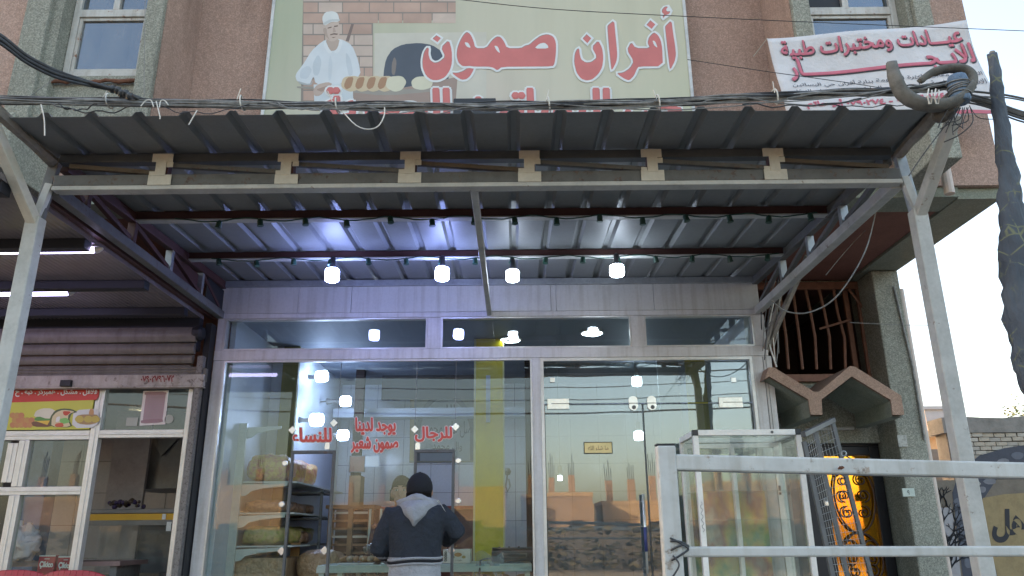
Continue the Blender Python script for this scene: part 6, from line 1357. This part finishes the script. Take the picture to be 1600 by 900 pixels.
for sx_ in (-1, 1):
    ellip(b, Q_(sx_ * .030, -.066, 1.640), (.024, .012, .007), 10, 6); ellip(b, Q_(sx_ * .038, -.046, 1.592), (.020, .022, .020), 10, 8); ellip(b, Q_(sx_ * .075, .012, 1.60), (.010, .022, .032), 10, 8)
ellip(b, Q_(0, -.076, 1.556), (.022, .010, .0055), 10, 6); ellip(b, Q_(0, -.075, 1.547), (.019, .010, .006), 10, 6)
for sx_ in (-1, 1):
    sh, el, wr = (sx_ * .175, 0, 1.345), (sx_ * .215, -.03, 1.08), (sx_ * .16, -.22, 1.02)
    b.tube([Q_(sx_ * .1, 0, 1.35), Q_(*sh), Q_(*(Vector(sh) * .5 + Vector(el) * .5)), Q_(*el), Q_(*(Vector(el) * .5 + Vector(wr) * .5)), Q_(*wr)], [.05, .055, .048, .040, .036, .027], 12)
    d = (Vector(wr) - Vector(el)).normalized(); hand(b, Q_(*wr), d, (0, 0, 1), sx_, .4)
    b.tube([Q_(sx_ * .085, 0, .9), Q_(sx_ * .09, 0, .5), Q_(sx_ * .095, .01, .08)], [.09, .062, .045], 12); ellip(b, Q_(sx_ * .10, -.05, .04), (.042, .12, .04), 12, 8)
def m2(c):
    z = c.z - (hz - 1.60); y = c.y - GY
    if z > 1.425: return 1
    if y < -.12 and z < 1.12 and z > .8: return 1
    if z < .94: return 2
    return 0
remesh_object(b, 'body', [cloth('maroon_shirt', (.07, .03, .035)), M['skin'], M['capb']], P2, m2, .0065, 2)
b = MB()
n = 24
for j in range(10):
    th = 1.55 * j / 9
    for i in range(n):
        ph = 2 * math.pi * i / n; fr_ = max(0, -math.sin(ph)); dz = .030 * fr_; k_ = 1 + .04 * math.sin(9 * ph + 5 * th)
        b.v.append(Vector(Q_(0, .016, 1.630)) + Vector((.081 * k_ * math.sin(th) * math.cos(ph), .096 * k_ * math.sin(th) * math.sin(ph), .108 * math.cos(th) + dz * math.sin(th))))
for j in range(9):
    for i in range(n): b.face(j * n + i, (j + 1) * n + i, (j + 1) * n + (i + 1) % n, j * n + (i + 1) % n)
o = b.build('hair', M['hair'], P2, smooth=True); s = o.modifiers.new('t', 'SOLIDIFY'); s.thickness = .012
b = MB(); b.grid(lambda u, v: (Q_(0, 0, 0)[0] + .079 * math.cos(R(180 * u)), GY + .016 + .092 * math.sin(R(180 * u)), Q_(0, 0, 1.635)[2] - .085 * v), 16, 4); o = b.build('hair', M['hair'], P2, smooth=True, fix=False); s = o.modifiers.new('t', 'SOLIDIFY'); s.thickness = .012
for sx_ in (-1, 1):
    MB().tube([Q_(sx_ * .014, -.081, 1.650), Q_(sx_ * .030, -.082, 1.656), Q_(sx_ * .048, -.070, 1.650)], [.003, .005, .003], 6).build('eyebrow', M['hair'], P2)
    e_ = MB(); ellip(e_, Q_(sx_ * .029, -.074, 1.626), (.0120, .006, .0056), 12, 8); q = e_.build('eye', flatmat('eye_white', (.5, .47, .44)), P2, smooth=True)
    e_ = MB(); ellip(e_, Q_(sx_ * .029, -.0805, 1.6255), (.0050, .003, .0050), 10, 6); e_.build('pupil', M['hair'], q, smooth=True)
MB().tube([(Q_(0, 0, 0)[0] + .088 * math.cos(a), GY - .0 + .078 * math.sin(a), Q_(0, 0, 1.428)[2] - .018 * math.sin(a) * -1) for a in [2 * math.pi * i / 24 for i in range(24)]], .009, 8, closed=True).build('shirt_collar', cloth('maroon_collar', (.07, .03, .035)), P2, smooth=True)
b = MB(); b.tube([Q_(-.020, -.082, 1.5515), Q_(0, -.086, 1.5525), Q_(.020, -.082, 1.5515)], [.001, .0022, .001], 6); b.build('mouth_line', plain('dark_lip', (.14, .05, .04)), P2)
m, nt, bs = newmat('blurred_food_print'); v = coords(nt, (1.6, 1, 1)); nt.links.new(ramp(nt, noise(nt, v, 3.2, 3, .5), [(.30, (.10, .22, .30)), (.40, (.16, .34, .10)), (.47, (.60, .50, .10)), (.53, (.62, .34, .08)), (.60, (.34, .10, .05)), (.70, (.55, .50, .40))]), bs.inputs['Base Color']); M['foodprint'] = m
# ------------------------------------------------------------------ display cabinet in front of the door
cab = thing('display_cabinet', 'white framed glass display cabinet with sliding panes in front of the bakery door', 'display cabinet', (1.5, 5.2, 0))
CY0, CY1 = 5.0, 5.44; cxl, cxr = 1.155, 1.853; czt = at(1165, 671, CY0).z
fwm = M['cabwhite'] = painted('white_powder_coated_frame', (.88, .85, .80), .32, rust=.28, grime=.12, rustcol=(.38, .32, .27), scale=12)
for x in (cxl, cxr - .035):
    MB().span(x, x + .035, CY0, CY0 + .035, .1, czt - .038).build('corner_post', fwm, cab, bevel=.003)
    MB().span(x, x + .035, CY1 - .035, CY1, .1, czt - .038).build('corner_post', fwm, cab, bevel=.003)
    MB().span(x + .001, x + .034, CY0 + .001, CY1 - .001, czt - .037, czt - .001).build('side_rail', fwm, cab, bevel=.002)
    MB().span(x - .001, x + .036, CY0 - .002, CY0 + .037, czt - .036, czt + .001).build('corner_cap', M['black'], cab, bevel=.004)
MB().span(cxl + .036, cxr - .036, CY0, CY0 + .034, czt - .037, czt).build('top_rail', fwm, cab, bevel=.003); MB().span(cxl + .036, cxr - .036, CY1 - .034, CY1, czt - .037, czt).build('top_rail', fwm, cab, bevel=.003)
MB().span(cxl, cxr, CY0, CY1, .06, .10).build('base', fwm, cab); MB().span(cxl, cxr, CY0, CY1, .48, .52).build('base', fwm, cab)
MB().lathe((at(1206, 673, CY0).x, CY0 - .001, czt - .018), [(.009, 0), (.009, .003), (.004, .004)], 12, axis=(0, -1, 0)).build('screw', M['greypaint'], cab)
MB().span(cxl + .036, cxr - .036, CY0 + .014, CY0 + .019, .52, czt - .038).build('front_glass', M['cabglass'], cab)
for x in (cxl + .012, cxr - .018): MB().span(x, x + .005, CY0 + .036, CY1 - .036, .52, czt - .038).build('side_glass', M['cabglass'], cab)
MB().span(cxl + .036, cxr - .036, CY0 + .036, CY1 - .036, czt - .020, czt - .015).build('top_glass', M['cabglass'], cab)
for py_ in (766, 812, 862): z = at(1165, py_, CY0).z; MB().span(cxl + .02, cxr - .02, CY0 + .04, CY1 - .07, z - .003, z + .003).build('glass_shelf', M['cabglass'], cab)
for x0_, x1_ in ((.0, .345), (.32, .645)):
    a = cxl + .02 + x0_; c = cxl + .02 + x1_; yy = CY1 - .03 - (.02 if x0_ else 0)
    b = MB(); b.span(a, a + .028, yy, yy + .015, .53, czt - .045); b.span(c - .028, c, yy, yy + .015, .53, czt - .045); b.span(a + .028, c - .028, yy, yy + .015, czt - .075, czt - .045); b.span(a + .028, c - .028, yy, yy + .015, .53, .56); b.build('sliding_door', fwm, cab, bevel=.002)
    MB().span(a + .028, c - .028, yy + .005, yy + .009, .56, czt - .075).build('pane', M['cabglass'], cab)
    MB().span(c - .022, c - .008, yy - .004, yy, 1.6, 1.66).build('finger_pull', M['black'], cab)
MB().span(cxl + .04, cxl + .56, CY1 - .008, CY1 - .002, .53, 1.62).build('painted_back_pane', M['foodprint'], cab)
# neighbour glass cabinet's old items inside: tape squiggle on the post
b = MB(); p0 = at(1100, 810, CY0 - .002)
b.tube([Vector((cxl + .018 + .008 * math.sin(k * 1.9), CY0 - .002, p0.z + .10 - k * .012)) for k in range(16)], .0015, 4); b.build('scribble', M['greypaint'], cab)

# ------------------------------------------------------------------ steel railing in the foreground
rl = thing('steel_railing', 'white painted square-tube railing in front of the display cabinet', 'railing', (.7, 1.7, 0)); YR = 1.7; kq = 1.7 / 2.6
M['railw'] = painted('worn_white_railing_paint', (.50, .51, .49), .45, rust=.38, grime=.18, rustcol=(.26, .22, .18), scale=10, streak=True)
pl, pr_ = at(1045, 715, YR), at(1600, 726, YR); d_ = (pr_ - pl); e = pl + d_ * 1.5
h1 = at(1045, 860, YR).z - .003
tz = at(1045, 697, YR).z
MB().beam((.498 * kq, YR, 0), (.505 * kq, YR, tz), .062 * kq, .05 * kq).build('railing_post', M['railw'], rl, bevel=.004)
MB().span(.474 * kq, .533 * kq, YR - .015, YR + .015, tz + .001, tz + .004).build('post_cap', M['dark'], rl)
MB().beam((.5325 * kq, YR, pl.z - .011), (e.x, YR + .03, e.z - .012), .05 * kq, .052 * kq).build('top_rail', M['railw'], rl, bevel=.004)
MB().beam((.5325 * kq, YR, h1), (e.x, YR + .03, h1 - .008), .04 * kq, .032 * kq).build('lower_rail', M['railw'], rl, bevel=.004)
MB().beam((.5325 * kq, YR, .75), (e.x, YR + .03, .745), .04 * kq, .032 * kq).build('lower_rail', M['railw'], rl, bevel=.004)
MB().beam((e.x + .021, YR + .03, 0), (e.x + .021, YR + .03, e.z + .03), .04, .033).build('railing_post', M['railw'], rl, bevel=.004)
b = MB(); zk = at(1065, 868, YR - .03).z
for k in range(4): b.tube([(kq * (.523 + .036 * math.cos(a)), YR + .023 * math.sin(a), zk + kq * (.012 * k + .02 * math.cos(a + k))) for a in [2 * math.pi * i / 14 for i in range(14)]], .0022, 5, closed=True)
b.tube(jitter_line([Vector((.50 * kq, YR - .024, zk)), Vector((.515 * kq, YR - .03, zk - .02)), Vector((.49 * kq, YR - .028, zk - .045))], 0, .002, 0, 14), .002, 5); b.build('wire_lashing', M['wirem'], rl)
MB().tube([at(1310, 731 + 2 * math.sin(k), YR - .019) + Vector((.002 * math.cos(k * 2), 0, .0)) + Vector((.0008 * k, 0, 0)) for k in range(14)], .002, 5).build('rust_patch', M['rust'], rl)

# ------------------------------------------------------------------ grey steel rack with wire mesh leaning by the entrance
rk = thing('wire_mesh_rack', 'grey steel rack with wire mesh sides leaning beside the entrance door', 'rack', (2.1, 5.3, 0)); M['rackg'] = painted('dark_grey_rack_steel', (.12, .125, .13), .45, grime=.3, scale=12)
def rp(x, y, Yq): return at(x, y, Yq)
Fa, Fb = (1272, 671, 4.9), (1303, 657, 5.25)
q1t, q2t = rp(1277, 674, 4.95), rp(1301, 656, 5.25)
MB().beam(rp(1255, 679, 4.7), q2t + Vector((.005, 0, 0)), .030, .030).build('rack_rail', M['rackg'], rk, bevel=.002)
MB().lathe(q2t, [(.0, 0), (.019, 0), (.019, .004)], 4, axis=(.5, -1, .1)).build('tube_end', M['dark'], rk)
legs = ((1275, 672, 1300, 900, 4.95), (1301, 660, 1362, 905, 5.2), (1262, 690, 1326, 905, 4.9))
lg = [(rp(1273, 675, 4.92), rp(1325, 905, 4.92)), (rp(1301, 661, 5.22), rp(1362, 905, 5.22)), (rp(1256, 690, 4.75), rp(1302, 905, 4.75))]
for a, c in lg: dd = (c - a); MB().beam(a, a + dd * ((a.z - .02) / (a.z - c.z)), .026, .026).build('rack_leg', M['rackg'], rk, bevel=.002)
MB().beam(rp(1292, 855, 4.95), rp(1349, 853, 5.2), .022, .022).build('rack_rail', M['rackg'], rk)
mesh_ = MB()
def quadp(A, B, C, D, u, v): return A.lerp(B, u).lerp(D.lerp(C, u), v)
for (A, B), (C_, D_) in ((lg[2], lg[0]), (lg[0], lg[1])):
    A2 = A + (B - A) * 1.2; 
    for k in range(1, 6): u = k / 6; mesh_.tube([A.lerp(C_, u), B.lerp(D_, u)], .0012, 4)
    for k in range(1, 20): v = k / 20; mesh_.tube([A.lerp(B, v), C_.lerp(D_, v)], .0012, 4)
mo = mesh_.build('wire_mesh', M['galv'], rk); mo['kind'] = 'stuff'
MB().tube([rp(1318 + 4 * math.cos(a), 709 + 4 * math.sin(a), 5.1) for a in [2 * math.pi * i / 12 for i in range(12)]], .006, 6, closed=True).build('wire_loop', M['galv'], rk)
MB().tube(jitter_line([rp(1321, 712, 5.1), rp(1338, 720, 5.1), rp(1362, 716, 5.1)], 0, 0, 0, 12), .005, 5).build('wire_loop', M['wirem'], rk)
pk = thing('padlock', 'small brass and white padlock on the mesh rack', 'padlock', rp(1291, 784, 4.9)); c0 = rp(1291, 786, 4.88)
MB().span(c0.x - .010, c0.x + .010, 4.87, 4.885, c0.z - .018, c0.z + .010).build('lock_body', M['clampw'], pk, bevel=.003); MB().tube([c0 + Vector((-.007, 0, .010)), c0 + Vector((-.007, 0, .028)), c0 + Vector((.007, 0, .028)), c0 + Vector((.007, 0, .010))], .0025, 6).build('shackle', M['galv'], pk)

# ------------------------------------------------------------------ painted brick wall to the right
YB2 = 8.2
wl = thing('brick_wall', 'low pale brick boundary wall with cement cap and painted mural', 'wall', (6, YB2, 0))
def wx(px_, py_=780): return at(px_, py_, YB2).x
def wz(py_, px_=1530): return at(px_, py_, YB2).z
M['mortar'] = painted('grey_cement_mortar', (.22, .20, .18), .95, grime=.3, scale=10, bumpy=.4); M['brickp'] = [painted('pale_buff_brick_%s' % k, c, .9, grime=.25, scale=18, bumpy=.4) for k, c in (('sand', (.46, .40, .32)), ('grey', (.40, .36, .31)), ('cream', (.50, .45, .38)))]
xl_ = wx(1481, 700); xw1 = 14.0; zt_ = wz(672)
MB().span(xl_ + .02, xw1, YB2 + .02, YB2 + .24, 0, zt_).build('wall_core', M['mortar'], wl)
b = MB(); n = 44
top = [(xl_ - .03 + (xw1 - xl_ + .03) * i / n, zt_ + .10 + .03 * math.sin(i * 1.9) + .02 * math.sin(i * 4.3) + (.03 if i < 8 else 0)) for i in range(n + 1)]
b.prism([(x, YB2 - .035, z) for x, z in top] + [(xw1, YB2 - .035, zt_ - .03), (xl_ - .03, YB2 - .035, zt_ - .03)], (0, .30, 0)); b.build('cement_cap', painted('rough_cement', (.27, .25, .225), .95, grime=.35, scale=8, bumpy=.8), wl)
BL_, BH_ = .118, .046
protos = [MB().span(-BL_ / 2 + .004, BL_ / 2 - .004, -.02, .02, -BH_ / 2 + .004, BH_ / 2 - .004).build('brick', M['brickp'][0], wl)]
bme = protos[0].data; meshes = [bme] + [bme.copy() for _ in range(2)]
for k in (1, 2): meshes[k].materials[0] = M['brickp'][k]
zlo = wz(752); nrow = int((zt_ - .03 - zlo) / BH_); cnt = 0; first = True; rest = MB()
for r_ in range(nrow):
    z = zt_ - .03 - BH_ * (r_ + .5)
    for i in range(75):
        x = xl_ + .03 + BL_ * (i + .5 + (.5 if r_ % 2 else 0)); 
        if x + .1 > xw1: break
        loc = (x + random.uniform(-.004, .004), YB2 + random.uniform(-.004, .006), z + random.uniform(-.003, .003))
        if x < 6.1 and cnt < 290:
            if first: protos[0].location = loc; first = False
            else: inst('brick', meshes[random.randrange(3)], loc, wl, rot=(0, random.uniform(-.015, .015), 0))
            cnt += 1
        else: rest.box(loc, (BL_ - .008, .04, BH_ - .008))
ro = rest.build('brickwork', M['brickp'][0], wl); ro['kind'] = 'stuff'
# rendered and painted lower part of the wall
MB().span(wx(1444, 800), xw1, YB2 - .05, YB2 - .005, 0, zlo + .01).build('render_coat', painted('brown_grey_render', (.20, .17, .135), .9, grime=.3, scale=6, bumpy=.4), wl)
YU = YB2 - .052
def mural(nm, pts, col, lay, it=0, lb=None): 
    return flat(nm, smooth_poly(pts, it) if it else pts, YU - .0012 * lay, col if not isinstance(col, tuple) else painted('mural_' + nm, col, .85, grime=.25, scale=9, bumpy=.2), wl, lb)
mural('stone_band', [(1498, 740), (1530, 712), (1570, 700), (1640, 690), (1640, 720), (1560, 745), (1530, 790), (1545, 860), (1552, 905), (1505, 905), (1492, 800), (1488, 770)], (.07, .075, .095), 1)
mural('ochre_field', [(1533, 785), (1536, 778), (1570, 772), (1640, 768), (1640, 905), (1560, 905), (1545, 850)], (.31, .235, .12), 2)
mural('grey_panel', [(1454, 793), (1486, 793), (1494, 830), (1502, 905), (1470, 905), (1460, 850)], (.36, .35, .36), 1)
random.seed(5)
stones = [(1512, 748, 9, 6), (1530, 738, 9, 6), (1522, 756, 10, 6), (1508, 762, 7, 5), (1535, 765, 6, 5), (1547, 752, 10, 5), (1497, 785, 8, 7), (1512, 780, 7, 6), (1500, 805, 8, 9), (1518, 800, 7, 9), (1503, 828, 8, 9), (1521, 824, 8, 9), (1508, 852, 8, 10), (1526, 850, 8, 9), (1514, 878, 8, 10), (1532, 876, 8, 9), (1590, 712, 10, 6), (1568, 722, 10, 6)]
for k, (x, y, a, c_) in enumerate(stones): mural('painted_stone', [(x + a * math.cos(q) * (1 + .1 * math.sin(3 * q + k)), y + c_ * math.sin(q)) for q in [2 * math.pi * i / 10 for i in range(10)]], ((.13, .14, .17), (.20, .20, .22), (.30, .30, .28))[k % 3 if k < 5 else k % 2], 3)
b = MB()
def branch(x, y, a, L, w, d):
    x2, y2 = x + L * math.cos(a), y - L * math.sin(a); p = at(x, y, YU - .006); q = at(x2, y2, YU - .006); b.tube([p, p.lerp(q, .5) + Vector((random.uniform(-.01, .01), 0, 0)), q], [w * .006, w * .005, w * .0035], 4)
    if d:
        for s in (-1, 1): branch(x2, y2, a + s * random.uniform(.25, .6), L * random.uniform(.62, .85), w * .7, d - 1)
        if d > 2: branch((x + x2) / 2, (y + y2) / 2, a + random.choice((-1, 1)) * .7, L * .6, w * .6, d - 2)
branch(1482, 905, R(92), 26, 3.2, 5); branch(1478, 870, R(84), 24, 3.0, 5); branch(1465, 792, R(70), 14, 1.6, 2); branch(1480, 790, R(110), 14, 1.6, 2)
b.build('painted_tree', M['dark'], wl)
text_on('mural_lettering', 'مناهل', pxquad(1550, 795, 1648, 848, YU - .004), plain('black_mural_paint', (.03, .03, .035), .8), wl, .002, .05)
for k in range(6):
    y = 752 + 9 * (k // 2) ; pass
# terrace bricks of the reveal next to pillar, far house with sunlit side
fh = thing('house', 'far house with sunlit orange side wall between the pillar and the post', 'house', (9, 16, 0))
def hx(px_, py_, Y_): return at(px_, py_, Y_)
Yh = 16.0; a = hx(1436, 642, Yh); c = hx(1476, 640, Yh); zb = 0
M['housew'] = painted('grey_white_render', (.42, .43, .45), .85, grime=.1); M['houseo'] = painted('buff_render_sunlit_tint', (.66, .42, .23), .9, grime=.15)  # buff walls: the orange sunlight on both houses is put into this colour
MB().span(hx(1448, 660, Yh).x, hx(1480, 660, Yh).x, Yh, Yh + 5, 2.9, hx(1460, 637, Yh).z).build('wall', M['housew'], fh)
pA, pB = hx(1448, 660, Yh), hx(1437, 660, Yh)
MB().prism([(pA.x - .003, Yh, 2.9), (pB.x - .25, Yh + 3, 2.9), (pB.x - .25, Yh + 3, hx(1460, 641, Yh).z), (pA.x - .003, Yh, hx(1460, 641, Yh).z)], (.0, .2, 0)).build('wall', M['houseo'], fh)
MB().span(hx(1448, 660, Yh).x - .05, hx(1482, 660, Yh).x, Yh - .05, Yh + 5, hx(1460, 640, Yh).z, hx(1460, 635, Yh).z).build('roof', M['housew'], fh)
f2 = thing('house', 'low ochre roofed house in front of the far grey house', 'house', (8, 12, 0)); Yk = 12.5
MB().span(hx(1425, 690, Yk).x, hx(1500, 690, Yk).x, Yk, Yk + 3, 0, hx(1450, 678, Yk).z).build('wall', M['houseo'], f2)
MB().prism([(hx(1438, 688, Yk).x, Yk - .15, hx(1438, 688, Yk).z), (hx(1440, 676, Yk).x, Yk - .15, hx(1440, 676, Yk).z), (hx(1482, 660, Yk).x, Yk - .15, hx(1482, 660, Yk).z), (hx(1500, 664, Yk).x, Yk - .15, hx(1500, 672, Yk).z)], (0, 1.2, .0)).build('roof', painted('ochre_roof_edge', (.50, .32, .17)), f2)
MB().span(hx(1440, 700, 9.5).x, hx(1475, 700, 9.5).x, 9.5, 9.7, 0, hx(1450, 702, 9.5).z).build('yard_wall', M['mortar'], f2)
# tree beyond the wall at the right edge
tr = thing('tree', 'small leafy tree top showing over the brick wall at the right edge', 'tree', (8.3, 12, 0)); tc_ = at(1612, 655, 12)
MB().tube([(tc_.x, 12, 0), (tc_.x + .05, 12, tc_.z * .6), (tc_.x, 12, tc_.z - .2)], [.09, .07, .04], 8).build('trunk', M['oldwood'], tr)
b = MB(); random.seed(3)
for k in range(1500):
    th = random.random() * 6.28; v = random.uniform(-1, 1); rr = random.random() ** .4 * .42 * (1 + .3 * math.sin(th * 3) * v); p = tc_ + Vector((rr * math.cos(th) * math.sqrt(1 - v * v), rr * math.sin(th) * math.sqrt(1 - v * v), rr * v * 1.1 - .12)); s = random.uniform(.018, .035)
    q = Matrix.Rotation(random.random() * 6, 3, 'Z') @ Matrix.Rotation(random.random() * 3, 3, 'X'); b.sheet([p + q @ Vector(w) * s for w in ((-1, 0, 0), (0, -.5, 0), (1, 0, .2), (0, .5, 0))])
b.build('crown', [painted('olive_leaf', (.10, .115, .035), .6)], tr, fix=False)

# ------------------------------------------------------------------ across the street (seen mirrored in the glass)
random.seed(11)
M['tan'] = painted('tan_block_render', (.40, .27, .15), .9, grime=.2, scale=.6); M['tan2'] = painted('dull_brown_render', (.30, .20, .13), .9, grime=.25, scale=.6); M['win'] = plain('dark_window', (.03, .03, .035), .2)
specs = [(-30, 6, 3.6), (-22, 7, 4.4), (-14, 6.5, 3.4), (-6, 5.5, 4.0), (.5, 4.6, 3.7), (6, 5.0, 3.3), (12, 6, 4.2), (19, 7, 3.5), (27, 8, 4.5)]
lbs = ('far left block with two windows', 'tall tan block second from the left', 'low brown block third from the left', 'tan unfinished block left of centre', 'unfinished block opposite the bakery with rebar columns', 'low tan block opposite the display cabinet', 'tan block opposite the entrance', 'long low block opposite the brick wall', 'tall block at the far right end')
for k, (x, w_, h_) in enumerate(specs):
    YO = -38 - (k % 3) * 2.5; t = thing('house', lbs[k] + ', across the street behind the viewer', 'house', (x, YO, 0), 'houses across the street'); mm = M['tan'] if k % 2 else M['tan2']
    MB().span(x, x + w_, YO - 7, YO, -.16, h_).build('wall', mm, t); MB().span(x - .05, x + w_ + .05, YO - 7.05, YO + .05, h_ + .001, h_ + .25).build('parapet', M['tan'], t)
    for j in range(max(2, int(w_ / 2.4))):
        wx_ = x + .8 + j * 2.3
        if wx_ + 1 > x + w_: break
        f = MB().span(wx_ - .06, wx_ + .96, YO + .001, YO + .06, 1.0, 2.3).build('window', mm, t); MB().span(wx_, wx_ + .9, YO + .061, YO + .07, 1.06, 2.24).build('pane', M['win'], f)
    for j in range(2 + k % 3):
        cx_ = x + .6 + j * (w_ - 1.2) / 2.5; hh = random.uniform(.9, 1.7)
        cl_ = MB().span(cx_ - .22, cx_ + .22, YO - .8, YO - .36, h_ + .26, h_ + .26 + hh).build('column', M['tan2'], t); rbm = MB()
        for u in (-.17, -.06, .06, .17): rbm.beam((cx_ + u, YO - .55 + u * .4, h_ + hh), (cx_ + u * 1.2, YO - .55 + u * .4, h_ + hh + random.uniform(1.0, 1.9)), .035, .035)
        rbm.build('rebar', M['darkb'], cl_)
hg = MB()
for k in range(2600):
    x = random.uniform(-22, 24); z = random.random() ** 1.3 * 1.7; y = -24 + random.uniform(-.8, .8); s = random.uniform(.12, .28); q = Matrix.Rotation(random.random() * 6, 3, 'Z') @ Matrix.Rotation(random.random() * 3, 3, 'X')
    hg.sheet([Vector((x, y, z)) + q @ Vector(w) * s for w in ((-1, 0, 0), (0, -.5, 0), (1, 0, .2), (0, .5, 0))])
ho = hg.build('scrub', painted('dry_olive_scrub', (.06, .05, .025), .8), None, fix=False); tag(ho, 'dry scrub growing along the far side of the street', 'bushes', kind='stuff')
ow = thing('boundary_wall', 'long dark blue-grey wall across the street behind the viewer', 'wall', (0, -26, 0)); MB().span(-30, 30, -26.2, -26, -.16, 1.55).build('wall_body', painted('dark_stone_wall', (.10, .085, .075), .9, grime=.4), ow); MB().span(-30, 30, -26.25, -25.95, 1.551, 1.72).build('wall_cap', painted('blue_grey_band', (.05, .07, .10), .6), ow)
# overhead street wires, seen mirrored
for k in range(7):
    z = 4.6 + k * .42; yy = -7 - k * .8; t = thing('street_wire', '%s overhead street wire above the road, mirrored in the shop glass' % ('lowest thick', 'second lowest', 'third lowest', 'middle thick', 'third highest', 'second highest', 'highest thick')[k], 'wire', (0, yy, z), 'overhead wires across the street')
    MB().tube([(-14 + 28 * i / 16, yy, z - .5 * math.sin(math.pi * i / 16) + .06 * k * (i / 16)) for i in range(17)], .012 if k % 3 else .022, 5).build('wire', M['wirem'], t)
